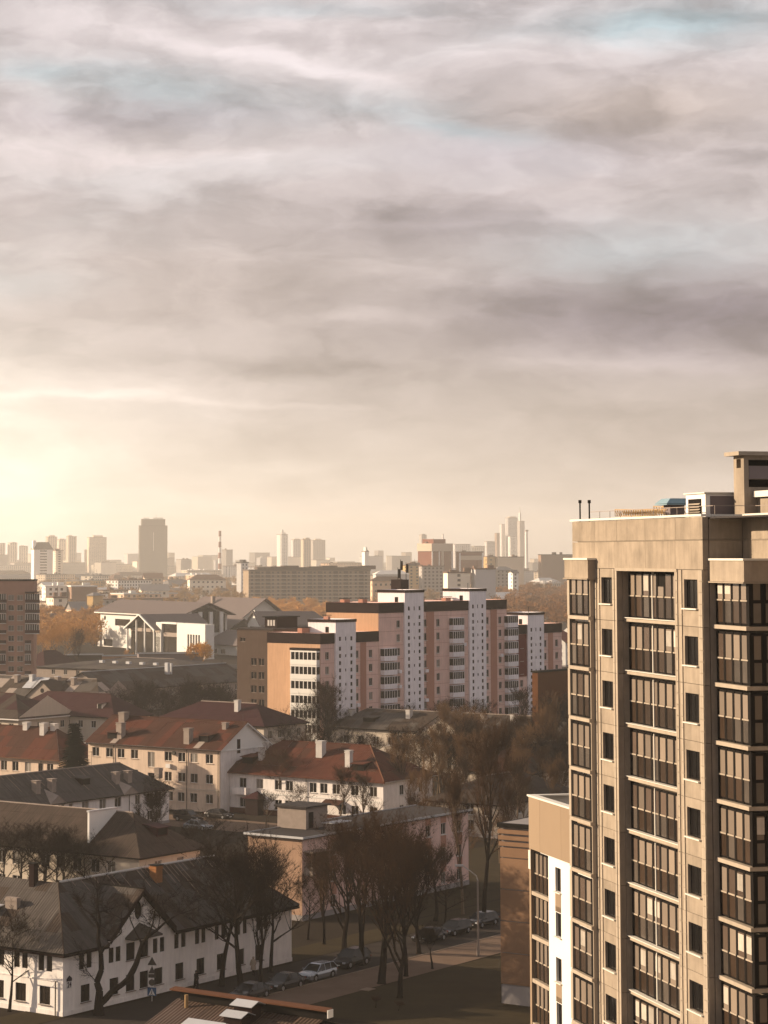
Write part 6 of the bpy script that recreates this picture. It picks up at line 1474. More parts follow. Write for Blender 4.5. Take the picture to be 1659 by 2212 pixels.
fb('cream_barrack', 'pale block with two rows of arched windows left of the palace block', 'building', 308, 352, 1238, 2300, 'beige', 'far_roof_b', ang=80, rf='gable', wn=(1.7, 4), fh=4)
fb('sunlit_white_block', 'brightly sunlit white apartment block at the left end of the long panel block', 'building', 511, 536, 1216, 1900, 'white', 'far_roof_g', ang=30, dep=24, wn=(1.6, 5))
fb('peach_palace', 'peach mansion with brown roof and pale columns right of the long panel block', 'building', 798, 874, 1245, 1800, 'peach', 'far_roof_b', ang=80, rf='gable', wn=(1.7, 4), fh=5)
fb('white_domed_hall', 'pale jagged glass roofed hall behind the peach mansion', 'building', 806, 884, 1232, 2000, 'pale', 'far_roof_w', ang=80, rf='gable', win=False)
fb('yellow_block', 'plain yellow-ochre block below the red brick building', 'building', 868, 912, 1222, 2200, 'ochre', ang=70, wn=(2, 6))
fb('grey_office', 'grey many-windowed office below the red brick building', 'building', 905, 960, 1224, 2000, 'grey', ang=78, wn=(1.8, 3.5))
fb('pale_blue_block', 'pale blue-grey tall block behind the right stair tower of the pink block', 'building', 1018, 1071, 1230, 1500, 'pale', ang=78, win=False)
fb('white_block_behind', 'white block with two dark windows behind the pink block antenna', 'building', 958, 1016, 1238, 1500, 'cream', ang=78, wn=(2, 8))
fb('yellow_arch_house', 'yellow house with arched windows right of the brick wing', 'building', 1044, 1070, 1203, 2700, 'ochre', ang=70, wn=(2.4, 5), fh=5)
fb('beige_block', 'plain beige block below the glass high-rise group', 'building', 1070, 1132, 1204, 2700, 'beige', ang=76, win=False)
fb('long_brown_block', 'long dark brown flat block above the wooded slope at right', 'building', 1163, 1240, 1199, 2700, 'brown', 'roof_band', ang=76, win=False)
fb('gabled_villa', 'white gabled villa peeking above the autumn wood', 'building', 1098, 1120, 1231, 1900, 'white', 'far_roof_g', ang=70, rf='gable', wn=(1.6, 4))
fb('grey_roofed_rows', 'long grey roofed building at the top of the autumn wood', 'building', 1060, 1110, 1224, 2100, 'grey', 'far_roof_g', ang=70, rf='gable', wn=(1.6, 4))
# filler: rows of ordinary blocks, denser towards the horizon
R2 = random.Random(31)
def ordinal(n):
    o = 'first second third fourth fifth sixth seventh eighth ninth tenth eleventh twelfth thirteenth fourteenth fifteenth sixteenth seventeenth eighteenth nineteenth'.split()
    if n < 20: return o[n - 1]
    t_, u = divmod(n, 10); T_ = {2: 'twent', 3: 'thirt', 4: 'fort', 5: 'fift', 6: 'sixt'}[t_]
    return T_ + 'ieth' if u == 0 else T_ + 'y-' + o[u - 1]
ROW = {'low hazy blocks at left': 'low hazy row', 'mid-distance blocks at right': 'right-hand middle row', 'crowded roofs under the skyline': 'crowded row under the skyline', 'faint far towers': 'faint horizon row'}
ROWN = {}
def zone(dist, x0, x1, h, names, dens, label, group, gap=(2, 14), wd=(16, 60), towers=.0):
    x = x0; ROWN[group] = ROWN.get(group, 0) + 1; row = ordinal(ROWN[group]); cnt = 0
    while x < x1:
        w_m = R2.uniform(*wd); wpx = w_m * F_PX / dist
        d = dist * R2.uniform(.93, 1.07); hh = R2.uniform(*h)
        if R2.random() < towers: hh *= 1.35; wpx *= .5
        if x + wpx > x1 + 10: break
        if R2.random() < dens:
            yt = HOR + (CAMZ - hh) * F_PX / d
            cnt += 1; cmn = R2.choice(names); gab = hh < 16 and R2.random() < .6
            label = f"{cmn.replace('brickred', 'red').replace('pale', 'pale grey')} {'gabled' if gab else 'flat-roofed'} block, {ordinal(cnt)} from left in the {row} {ROW[group]}"
            fb('city_block', label, 'building', x, x + wpx, yt, d, cmn, R2.choice(['far_roof_b', 'far_roof_b', 'far_roof_b', 'far_roof_g', 'far_roof_w']), ang=R2.choice([30, 36, 44, 52]), group=group, rf='gable' if gab else 'flat', dep=18, wn=R2.choice([(1.7, 3.6), (1.8, 4.5), (2.2, 5)]), win=dist < 4600)
        x += wpx + R2.uniform(*gap)
pal = ['cream', 'white', 'beige', 'beige', 'peach', 'grey', 'pale', 'brown', 'ochre']
LB = {1: 'one of the low pale-walled, brown-roofed blocks in the hazy left middle distance', 2: 'one of the small crowded roofs and pale walls just under the skyline',
      3: 'one of the faint tiny far towers along the horizon haze', 4: 'one of the ordinary mid-distance blocks right of the long panel block'}
for d, h in ((1300, (8, 11)), (1480, (9, 13)), (1650, (9, 13)), (1850, (9, 14)), (2100, (9, 15)), (2400, (10, 16)), (2750, (10, 17))):
    zone(d, 78, 520, h, pal, .85, LB[1], 'low hazy blocks at left')
for d, h in ((1700, (9, 13)), (2000, (9, 15)), (2350, (10, 16)), (2800, (10, 17))):
    zone(d, 800, 1240, h, pal, .72, LB[4], 'mid-distance blocks at right')
for d, h in ((3100, (10, 20)), (3500, (12, 24)), (3900, (14, 30))):
    zone(d, -20, 1245, h, ['cream', 'beige', 'white', 'grey', 'pale', 'peach'], .75, LB[2], 'crowded roofs under the skyline', wd=(22, 80))
for d, h in ((5200, (20, 42)), (6200, (26, 50))):
    zone(d, -20, 1245, h, ['beige', 'grey', 'pale', 'cream'], .8, LB[3], 'faint far towers', wd=(20, 60), gap=(1, 10), towers=.12)
# ------------------------------------------------------------------ trees
def grow(seed, H, kind):
    """returns (limb MB, twig verts, twig faces); trunk foot at origin, total height about H"""
    r_ = random.Random(seed); limb = MB(); sub = MB(); tw = []
    P = dict(round=dict(bole=.22, spread=.95, up=.30, n0=9, l0=.50, tw=7, tl=.95), upright=dict(bole=.16, spread=.50, up=.80, n0=13, l0=.58, tw=11, tl=1.0),
             birch=dict(bole=.28, spread=.60, up=.45, n0=14, l0=.34, tw=8, tl=.85), young=dict(bole=.35, spread=.7, up=.5, n0=6, l0=.38, tw=6, tl=.6), pollard=dict(bole=.42, spread=.8, up=.8, n0=6, l0=.34, tw=6, tl=.9))[kind]
    def twigs(p, d, n, L_, w):
        for _ in range(n):
            q = (d + Vector((r_.gauss(0, .55), r_.gauss(0, .55), r_.gauss(.12, .4)))).normalized(); L2 = L_ * r_.uniform(.45, 1.2)
            s = q.cross(Vector((r_.gauss(0, 1), r_.gauss(0, 1), r_.gauss(0, 1)))).normalized() * w
            tw.append((p - s, p + s, p + q * L2))
    def branch(p, d, L_, rad, lev):
        seg = 5 if lev < 2 else 3; q = Vector(p); dd = Vector(d)
        tgt = sub if lev >= 2 else limb; pts = [(Vector(q), Vector(dd), rad)]
        for i in range(seg):
            dd = (dd + Vector((r_.gauss(0, .13), r_.gauss(0, .13), r_.gauss(0, .08))) + Vector((0, 0, P['up'] * .22))).normalized()
            r0 = rad * (1 - .8 * i / seg); r1 = rad * (1 - .8 * (i + 1) / seg); nq = q + dd * (L_ / seg)
            tgt.tube(q, nq, r0, r1, 5 if lev == 0 else 4 if lev == 1 else 3, caps=False); q = nq; pts.append((Vector(q), Vector(dd), r1))
        if lev < 3:
            nch = {0: P['n0'], 1: 6, 2: 4}[lev]
            for c in range(nch):
                f = r_.uniform(.25, 1.0) if lev else None
                k = min(seg, int(f * seg) + (r_.random() < .5)); p0, d0, rr = pts[k]
                az_ = r_.uniform(0, 2 * math.pi); sd = Vector((math.cos(az_), math.sin(az_), r_.uniform(-.2, .6)))
                nd = (d0 * .75 + sd * P['spread'] * .9).normalized()
                branch(p0, nd, L_ * r_.uniform(.38, .6), max(rr * .62, .02), lev + 1)
            for p0, d0, rr in pts[1:]: twigs(p0, d0, 3, P['tl'] * .9, .011)
        else:
            for p0, d0, rr in pts: twigs(p0, d0, P['tw'] // 3 + 1, P['tl'], .0115)
        twigs(q, dd, 4, P['tl'], .011)
    bole = H * P['bole']; tr = .019 * H + .07; p = Vector((0, 0, -.2)); d = Vector((r_.gauss(0, .03), r_.gauss(0, .03), 1)).normalized()
    pts = []; segs = 12; lead = H * (.80 if kind in ('birch', 'round', 'upright') else .6); q = Vector(p)
    limb.tube(Vector((0, 0, -.3)), Vector((0, 0, .25)), tr * 1.6, tr * 1.05, 7, caps=False)
    for i in range(segs):
        d = (d + Vector((r_.gauss(0, .05), r_.gauss(0, .05), .05))).normalized(); r0 = tr * (1 - .88 * i / segs); r1 = tr * (1 - .88 * (i + 1) / segs)
        nq = q + d * (lead / segs); limb.tube(q, nq, r0, r1, 6, caps=False); q = nq; pts.append((Vector(q), Vector(d), r1))
    for c in range(P['n0'] + (8 if kind != 'pollard' else 0)):
        f = r_.uniform(0, 1) ** .9 if kind != 'pollard' else r_.uniform(.0, .25)
        zf = P['bole'] + (.97 - P['bole']) * f; k = min(segs - 1, int(zf * H / lead * segs)); k = min(k, segs - 1); p0, d0, rr = pts[k]
        az_ = 2.39996 * c + r_.uniform(-.5, .5); out = Vector((math.cos(az_), math.sin(az_), 0))
        nd = (out * P['spread'] + Vector((0, 0, P['up'] + .35))).normalized()
        L_ = H * P['l0'] * (1.0 - .55 * f) * r_.uniform(.75, 1.15)
        branch(p0, nd, L_, max(.02, rr * .62), 1)
    twigs(q, d, 10, P['tl'], .012)
    return limb, sub, tw
def tri_add(mb, tw):
    for a, b_, c in tw: mb.face([a, b_, c])
def fast_mesh(name, mb_parts, tw, mat_):
    v = []; f = []
    for mb in mb_parts:
        o = len(v); v += mb.v; f += [tuple(i + o for i in q) for q in mb.f]
    o = len(v)
    for i, (a, b_, c) in enumerate(tw): v += [tuple(a), tuple(b_), tuple(c)]; f.append((o + 3 * i, o + 3 * i + 1, o + 3 * i + 2))
    me = bpy.data.meshes.new(name); me.from_pydata(v, [], f); me.materials.append(mat_); me.update(); return me
PROTO = {}
def proto(kind, k):
    key = (kind, k)
    if key not in PROTO:
        H = {'round': 13, 'upright': 15, 'birch': 15, 'young': 6, 'pollard': 7}[kind]
        limb, sub, tw = grow(101 + k * 17 + hash(kind) % 1 + {'round': 1, 'upright': 2, 'birch': 3, 'young': 4, 'pollard': 5}[kind] * 1000, H, kind)
        top = max([t[2].z for t in tw]); print(kind, k, 'twigs', len(tw), 'faces', len(limb.f) + len(sub.f)); PROTO[key] = (fast_mesh('trunk', [limb], [], M['bark']), fast_mesh('crown', [sub], tw, M['twig_b']), top, len(tw))
    return PROTO[key]
VAR = {}
def variant(kind, k, bark, twig):
    key = (kind, k, bark, twig)
    if key not in VAR:
        a, c, H, n = proto(kind, k); a2, c2 = a.copy(), c.copy(); a2.materials[0] = M[bark]; c2.materials[0] = M[twig]; VAR[key] = (a2, c2, H)
    return VAR[key]
NT = [0]
def tree(px, py, ptop, kind, label, k=0, bark='bark', twig='twig_b', dist=None, group=None, wide=1.0, name='bare_tree'):
    p = at_d(px, 1200, dist) if dist else at_z(px, py); p.z = 0
    # height so that the crown top shows at row ptop
    q = p.copy(); z = 10.0
    for _ in range(5):
        a = proj((p.x, p.y, z))[1]; b2 = proj((p.x, p.y, z + 1))[1]; z += (ptop - a) / (b2 - a)
    a, c, H = variant(kind, k, bark, twig); NT[0] += 1
    t = thing(name, label, 'tree', p, (NT[0] * 2.4) % 6.28, group); s = z / H
    for nm, me in (('trunk', a), ('crown', c)):
        o = link(nm, me, t); o.scale = (s * wide, s * wide, s)
    return t
TL = 'bare tree '
# street and foreground
tree(520, 2152, 1745, 'round', 'big dark bare tree with thick trunk at the right end of the white house', 0, 'bark', 'twig_d')
tree(562, 2150, 1790, 'upright', 'second dark bare tree right behind the big one at the white house end', 1, 'bark', 'twig_d')
tree(585, 2100, 1800, 'round', 'leaning bare tree crossing the peach block corner', 1, 'bark', 'twig_d', wide=.8)
tree(461, 2110, 1975, 'young', 'thin young bare tree against the long white wall', 0, 'bark', 'twig_d')
tree(478, 2130, 1800, 'birch', 'thin bare tree just left of the big dark one', 1, 'bark', 'twig_d')
tree(743, 2056, 1745, 'upright', 'tall brown upright tree behind the parked cars, left of a pair', 0, 'bark', 'twig_b', wide=1.35)
tree(700, 2040, 1800, 'upright', 'upright bare tree between the white house and the tall brown pair', 1, 'bark', 'twig_b')
tree(824, 2127, 1700, 'upright', 'tallest brown brush-like tree on the footpath edge, thick trunk', 1, 'bark', 'twig_b', wide=1.35)
tree(863, 2157, 1760, 'upright', 'dark tree on the lawn just right of the tallest brown tree', 0, 'bark', 'twig_b', wide=1.0)
tree(877, 2111, 1790, 'round', 'slim tree on the lawn edge behind the dark lawn tree', 1, 'bark', 'twig_d', wide=.8)
tree(934, 2095, 1985, 'young', 'small pollarded tree on the lawn edge left of the street lamp', 1, 'bark', 'twig_d')
tree(941, 1990, 1790, 'pollard', 'lopped tree with long shoots in front of the pink striped wall', 0, 'bark', 'twig_b')
tree(1045, 1995, 1500, 'birch', 'very tall bare tree right of the peach block end', 0, 'bark', 'twig_b', wide=.6)
tree(1000, 1975, 1640, 'birch', 'tall thin bare tree in front of the peach block far end', 1, 'bark_l', 'twig_b', wide=.55)
tree(20, 2185, 1935, 'round', 'bare tree cut off by the left edge beside the white house', 0, 'bark', 'twig_d', wide=.8)
tree(782, 2085, 1725, 'upright', 'brown brush-like tree between the two tallest street trees', 0, 'bark', 'twig_b', wide=1.3)
tree(905, 2060, 1770, 'upright', 'dark upright tree behind the small lopped tree', 1, 'bark', 'twig_d', wide=1.2)
tree(665, 2030, 1870, 'round', 'bare tree hiding the lower peach block corner', 0, 'bark', 'twig_b', wide=1.0)
tree(840, 2020, 1790, 'round', 'dark tree before the middle of the striped wall', 1, 'bark', 'twig_d', wide=1.1)
tree(960, 2000, 1860, 'round', 'dark tree before the right half of the striped wall', 0, 'bark', 'twig_d', wide=1.1)
for i, (x, y, tp, kd, lb) in enumerate([(45, 1945, 1755, 'round', 'leftmost bare tree in the row before the brown-roofed house'), (95, 1950, 1760, 'round', 'many-stemmed bare tree second in the row before the brown-roofed house'), (140, 1950, 1775, 'upright', 'bare upright tree third in the row before the brown-roofed house'),
        (215, 1925, 1790, 'round', 'bare tree left of the pale window of the brown-roofed house'), (262, 1925, 1820, 'young', 'small bare tree at the pale window of the brown-roofed house'), (298, 1905, 1680, 'birch', 'tall pole-like dark tree at the corner of the brown-roofed house'),
        (335, 1780, 1660, 'round', 'bare tree before the right end of the grey-roofed house'), (415, 1890, 1770, 'round', 'bare tree right of the brown-roofed house'), (455, 1850, 1740, 'round', 'bare tree in the courtyard above the sheet roof ridge')]):
    tree(x, y, tp, kd, lb, i % 2, 'bark', 'twig_d', wide=1.15)
for i, (x, y, tp, lb) in enumerate([(5, 1960, 1770, 'bare tree cut by the left edge before the brown-roofed house'), (70, 1965, 1800, 'bare tree filling the gap between the first two before the brown-roofed house'), (118, 1962, 1790, 'bare tree overlapping the many-stemmed one before the brown-roofed house'), (180, 1955, 1785, 'bare tree left of centre before the brown-roofed house')]):
    tree(x, y, tp, 'round', lb, (i + 1) % 2, 'bark', 'twig_d', wide=1.0)
for i, (x, y, tp, kd, lb, tw) in enumerate([(600, 1762, 1595, 'round', 'spreading bare tree in front of the red-roofed house porch', 'twig_b'), (575, 1790, 1700, 'round', 'lower bare tree left of the spreading one before the red-roofed house', 'twig_d'), (640, 1790, 1680, 'round', 'lower bare tree right of the spreading one before the red-roofed house', 'twig_b'),
        (730, 1800, 1640, 'birch', 'pale thin birch before the right half of the red-roofed house', 'twig_b'), (790, 1800, 1650, 'birch', 'second thin birch before the right half of the red-roofed house', 'twig_b')]):
    tree(x, y, tp, kd, lb, i % 2, 'bark_l', tw, wide=.95)
# the grove between the peach block and the long dark-roofed house
R3 = random.Random(5)
GR = []
for i in range(52):
    x = R3.uniform(850, 1235); y = R3.uniform(1680, 1830) if i > 8 else R3.uniform(1780, 1900)
    h = R3.uniform(110, 215); kd = R3.choice(['birch', 'birch', 'round', 'upright'])
    GR.append((x, tree(x, y, y - h, kd, 'bare', i % 2, R3.choice(['bark', 'bark_l', 'bark_l']), R3.choice(['twig_b', 'twig_l', 'twig_l']), group='bare trees of the grove', wide=R3.uniform(.65, .9)), kd))
for i, (x, t, kd) in enumerate(sorted(GR, key=lambda q: q[0])): t['label'] = f"{dict(birch='feathery', round='spreading', upright='narrow')[kd]} bare tree, {ordinal(i + 1)} from left in the grove beside the white block"
for i, (x, y, tp, kd, lb) in enumerate([(655, 1652, 1490, 'round', 'bare tree over the burgundy roof, left of the first stair tower'), (690, 1652, 1470, 'birch', 'light feathery bare tree before the balconies of the pink block'), (715, 1652, 1445, 'birch', 'tall feathery bare tree before the first white stair tower'), (745, 1650, 1520, 'round', 'low bare tree right of the first white stair tower'),
        (885, 1636, 1505, 'round', 'round bare tree before the second white stair tower'), (960, 1632, 1500, 'round', 'dark round bare tree before the middle of the pink block'), (995, 1628, 1495, 'round', 'dark dense bare tree before the third stair tower'), (1035, 1626, 1500, 'round', 'dark bare tree right of the third stair tower'),
        (1065, 1626, 1530, 'upright', 'dark bare tree over the dark roof right of the third stair tower'), (1125, 1622, 1470, 'birch', 'feathery bare tree before the last white stair tower'), (1200, 1690, 1470, 'round', 'bare tree against the dark orange wall'), (1232, 1690, 1480, 'round', 'bare tree at the right end of the dark orange wall'), (1170, 1690, 1520, 'round', 'low bare tree at the left foot of the dark orange wall')]):
    tree(x, y, tp, kd, lb, i % 2, 'bark', 'twig_b' if kd == 'birch' else 'twig_d', wide=.95)
for i, (x, y, tp, lb) in enumerate([(255, 1600, 1470, 'dark bare tree above the brown-red roof ridge'), (300, 1590, 1455, 'large dark bare tree left of centre before the low grey hall'), (345, 1600, 1475, 'dark bare tree left of the densest clump'), (395, 1595, 1450, 'dark dense bare tree before the grey hall roof'), (435, 1595, 1455, 'second dark dense bare tree before the grey hall roof'),
        (475, 1590, 1460, 'dark bare tree just left of the plastered block'), (520, 1590, 1475, 'dark bare tree at the foot of the plastered block'), (550, 1590, 1480, 'dark bare tree at the corner of the sun-tinted end wall'), (370, 1610, 1500, 'low dark bare tree in the clump behind the brown-red roof'), (505, 1610, 1500, 'low dark bare tree behind the gable of the cream house'), (240, 1560, 1470, 'bare tree left end of the dark clump'), (280, 1570, 1480, 'bare tree behind the burgundy cottage ridge')]):
    tree(x, y, tp, 'upright' if i % 2 else 'round', lb, i % 2, 'bark', 'twig_d', wide=1.5 if i % 2 else 1.2)
for i, (x, y, tp, lb) in enumerate([(320, 1580, 1465, 'dense dark bare tree between the first and second of the dark clump'), (415, 1580, 1462, 'dense dark bare tree in the middle of the clump left of the plastered block'), (455, 1585, 1470, 'dense dark bare tree right of the clump middle'), (495, 1580, 1478, 'dense dark bare tree touching the plastered block wall'), (360, 1575, 1480, 'dense dark bare tree low in the middle of the dark clump')]):
    tree(x, y, tp, 'upright', lb, i % 2, 'bark', 'twig_d', wide=1.6)
for i, (x, y, tp, kd, lb) in enumerate([(625, 1690, 1540, 'round', 'dark bare tree before the right end of the burgundy-roofed house'), (668, 1700, 1560, 'round', 'bare tree behind the red roof ridge, left of the tallest chimney'), (700, 1710, 1545, 'birch', 'thin bare tree behind the red roof ridge by the tallest chimney'), (760, 1715, 1560, 'round', 'bare tree before the left end of the long dark-roofed house'), (800, 1720, 1570, 'round', 'second bare tree before the left end of the long dark-roofed house'),
        (850, 1725, 1555, 'birch', 'thin bare tree before the third window pair of the long house'), (893, 1730, 1550, 'round', 'bare tree left of the pediment of the long dark-roofed house'), (935, 1735, 1540, 'round', 'bare tree directly before the pediment'), (975, 1735, 1560, 'birch', 'thin bare tree right of the pediment'), (1015, 1735, 1535, 'round', 'dark bare tree well right of the pediment'),
        (1060, 1735, 1545, 'round', 'bare tree before the right-hand chimneys of the long house'), (1105, 1735, 1550, 'upright', 'narrow bare tree before the right half of the long house'), (1150, 1735, 1560, 'round', 'bare tree before the right end window of the long house'), (1195, 1735, 1545, 'round', 'bare tree near the right end of the long house'), (1228, 1735, 1560, 'round', 'bare tree touching the tan tower edge before the long house')]):
    tree(x, y, tp, kd, lb, i % 2, 'bark', 'twig_b' if i % 3 == 1 else 'twig_d', wide=.9)
for i, (x, y, tp, lb) in enumerate([(30, 1700, 1640, 'small bare tree at the foot of the cream house, far left'), (205, 1500, 1440, 'bare tree rising behind the small grey gable'), (60, 1590, 1540, 'small bare tree between the left roofs'), (330, 1500, 1440, 'bare tree before the pale verge of the low grey hall'), (470, 1480, 1425, 'bare tree at the right end of the dark-roofed hall')]):
    tree(x, y, tp, 'round', lb, i % 2, 'bark', 'twig_d')
tree(137, 1448, 1330, 'round', 'golden-brown spreading bare tree between the brick tower and the white hall', 0, 'bark_l', 'twig_sun')
tree(168, 1452, 1350, 'upright', 'darker upright tree right of the golden-brown spreading tree', 0, 'bark', 'twig_b')
tree(112, 1450, 1350, 'round', 'golden bare tree beside the brick tower balconies', 1, 'bark_l', 'twig_sun')
tree(385, 1412, 1365, 'young', 'small bare tree before the white front wing of the hall', 0, 'bark_l', 'twig_sun')
# forked tree in front of house 24, hand shaped limbs
def forked():
    p = at_z(214, 2193); t = thing('forked_tree', 'dark forked tree with one knobbly upright stem and one long leaning limb before house 24', 'tree', p)
    dd = p.y
    def W3(x, y, dy=0.0): v = at_d(x, y, dd + dy); return v - p
    r_ = random.Random(3); limb = MB(); sub = MB(); tw = []
    def path(pts, rads, sides=7):
        for (a, b_), (r0, r1) in zip(zip(pts, pts[1:]), zip(rads, rads[1:])): limb.tube(a, b_, r0, r1, sides, caps=False)
    def sprout(p0, d, L_, rad, lev=0):
        q = Vector(p0); dv = Vector(d).normalized()
        for i in range(4):
            dv = (dv + Vector((r_.gauss(0, .18), r_.gauss(0, .18), r_.gauss(.05, .12)))).normalized(); nq = q + dv * L_ / 4; (limb if lev == 0 else sub).tube(q, nq, rad * (1 - .2 * i), rad * (1 - .2 * (i + 1)), 4, caps=False); q = nq
            if lev < 2 and r_.random() < .8: sprout(q, dv + Vector((r_.gauss(0, .7), r_.gauss(0, .6), r_.gauss(.1, .5))), L_ * .55, rad * .5, lev + 1)
            for _ in range(3):
                e_ = (dv + Vector((r_.gauss(0, .7), r_.gauss(0, .7), r_.gauss(.1, .5)))).normalized(); s = e_.cross(Vector((0, 1, .3))).normalized() * .012; tw.append((q - s, q + s, q + e_ * r_.uniform(.5, 1.1)))
    base = Vector((0, 0, -.3))
    st = [base, W3(213, 2170), W3(215, 2140), W3(209, 2122, .2), W3(219, 2095, .2), W3(218, 2060, .3), W3(212, 2030, .4), W3(214, 2005, .4)]
    path(st, [.52, .40, .32, .27, .25, .21, .18, .15])
    path([st[-1], W3(208, 1990), W3(196, 1975), W3(180, 1962, .6)], [.14, .10, .07, .04]); path([st[-1], W3(216, 1985), W3(211, 1960), W3(210, 1925), W3(208, 1895)], [.14, .10, .07, .05, .03])
    path([st[5], W3(225, 2048), W3(240, 2035), W3(262, 2015, -.4), W3(262, 1970, -.5)], [.14, .10, .07, .05, .03])
    l2 = [st[1], W3(228, 2158), W3(243, 2140), W3(262, 2128, -.2), W3(276, 2116, -.3), W3(288, 2095, -.3), W3(295, 2080, -.4), W3(307, 2040, -.4), W3(320, 2022, -.5)]
    path(l2, [.34, .30, .26, .24, .26, .27, .24, .20, .16])
    path([l2[-1], W3(340, 2008), W3(360, 1990, -.6), W3(385, 1975, -.8), W3(425, 1962, -1)], [.16, .12, .08, .05, .03]); path([l2[7], W3(292, 2012), W3(281, 1985), W3(277, 1955), W3(276, 1925)], [.10, .06, .05, .04, .025]); path([l2[-1], W3(330, 1995), W3(336, 1960), W3(342, 1930)], [.10, .07, .05, .03])
    for i in range(16): a = r_.choice([W3(208, 1990), W3(196, 1975), W3(211, 1960), W3(210, 1925), W3(262, 2015), W3(262, 1985), W3(340, 2008), W3(360, 1990), W3(385, 1975), W3(281, 1985), W3(277, 1955), W3(330, 1995), W3(336, 1960), st[3], l2[5]]); sprout(a, (r_.gauss(0, .8), r_.gauss(0, .5), r_.uniform(.1, 1)), r_.uniform(1.6, 3.4), .05)
    obj('trunk', limb, 'bark', t); link('crown', fast_mesh('crown', [sub], tw, M['twig_d']), t)
forked()
# spruce
def spruce():
    p = at_d(163, 1200, 372); p.z = 0; t = thing('spruce_tree', 'dark conical spruce between the cream house and the three-storey cream house', 'spruce', p)
    H = 40 - (1562 - 1200) * 372 / 5000 + .3; r_ = random.Random(9); m1 = MB(); m1.tube((0, 0, -.2), (0, 0, H - .5), .28, .04, 6, caps=False); obj('trunk', m1, 'bark', t)
    tw = []
    z = .8
    while z < H:
        f = 1 - z / H; R_ = 4.9 * f ** .9 + .2; n = int(14 + 34 * f)
        for i in range(n):
            a = r_.uniform(0, 6.283); rr = R_ * r_.uniform(.75, 1.12); d = Vector((math.cos(a), math.sin(a), 0)); s = Vector((-d.y, d.x, 0))
            for k in range(5):
                u = rr * (k + 1) / 5; p0 = Vector((0, 0, z + .25)) + d * (u - rr / 5) + Vector((0, 0, -.28 * u)); 
                for sg in (-1, 1):
                    for w in range(2): e_ = p0 + d * (.55 + .2 * w) + s * sg * r_.uniform(.15, .55) + Vector((0, 0, r_.uniform(-.35, .05))); tw.append((p0 - s * .2, p0 + s * .2 + Vector((0, 0, .05)), e_))
        z += .34
    for _ in range(26): tw.append((Vector((-.16, 0, H - 1.3)), Vector((.16, 0, H - 1.3)), Vector((r_.gauss(0, .25), r_.gauss(0, .25), H + r_.uniform(-.5, .3)))))
    link('crown', fast_mesh('crown', [], tw, M['spruce']), t)
spruce()
# woods: one mass each
def wood(name, label, spots, mat_, tl=.055, bark='bark_l'):
    v = []; f = []; r_ = random.Random(len(name) + len(spots)); base = []
    for sd in (1, 2, 3):
        limb, sub, tw = grow(500 + sd, 10, 'round'); tw = r_.sample(tw, 900)
        A = np.array([[tuple(a), tuple(b_), tuple(c)] for a, b_, c in tw]); w = (A[:, 1] - A[:, 0]); A[:, 0] -= w * tl * 110; A[:, 1] += w * tl * 110; top = A[:, 2, 2].max()
        L_ = np.array(limb.v); Lf = limb.f; base.append((A / top, L_ / top, Lf))
    allv = []; faces = []; off = 0
    for (x, y, h, w) in spots:
        A, L_, Lf = r_.choice(base); a = r_.uniform(0, 6.28); R_ = np.array([[math.cos(a), -math.sin(a), 0], [math.sin(a), math.cos(a), 0], [0, 0, 1]]) * np.array([w, w, h])[None, :] 
        Rm = np.array([[math.cos(a), -math.sin(a), 0], [math.sin(a), math.cos(a), 0], [0, 0, 1]])
        B_ = (A.reshape(-1, 3) @ Rm.T) * np.array([w, w, h]) + np.array([x, y, 0]); allv.append(B_); n = len(A)
        faces.append((np.arange(n * 3) + off)); off += n * 3
    V = np.concatenate(allv); I = np.concatenate(faces)
    me = bpy.data.meshes.new(name); me.vertices.add(len(V)); me.vertices.foreach_set('co', V.astype(np.float32).ravel()); me.loops.add(len(I)); me.loops.foreach_set('vertex_index', I.astype(np.int32)); nf = len(I) // 3
    me.polygons.add(nf); me.polygons.foreach_set('loop_start', np.arange(0, len(I), 3, dtype=np.int32)); me.update(calc_edges=True); me.materials.append(M[mat_])
    o = bpy.data.objects.new(name, me); COL.objects.link(o); o['kind'] = 'stuff'; o['label'] = label; o['category'] = 'wood'; return o
def spots(n, x0, x1, d0, d1, h0, h1, seed):
    r_ = random.Random(seed); out = []
    for _ in range(n):
        d = r_.uniform(d0, d1); p = at_d(r_.uniform(x0, x1), 1200, d); h = r_.uniform(h0, h1); out.append((p.x, p.y, h, h * r_.uniform(.75, 1.1)))
    return out
wood('autumn_wood', 'golden brown wood behind the brick tower and left of the white hall', spots(130, 70, 222, 930, 1300, 9, 14, 1), 'twig_sun')
wood('autumn_wood', 'golden shrubs and trees between the white hall and the long panel block', spots(110, 520, 715, 1150, 1600, 9, 14, 2), 'twig_sun')
wood('autumn_wood', 'russet wood on the right between the high-rises and the pink block', spots(230, 1062, 1240, 1150, 2300, 10, 17, 3), 'twig_w')
wood('autumn_wood', 'brown treetops scattered among the hazy blocks', spots(330, 78, 540, 1300, 3200, 9, 15, 4) + spots(160, 800, 1062, 1500, 3200, 9, 15, 5), 'twig_m')
wood('golden_bush', 'bright golden bush in front of the white hall', spots(9, 402, 455, 840, 870, 7, 9.5, 6), 'twig_y')
wood('brown_shrubs', 'russet shrubs at the foot of the hall portico', spots(10, 272, 372, 862, 885, 2.5, 5, 7), 'twig_sun')
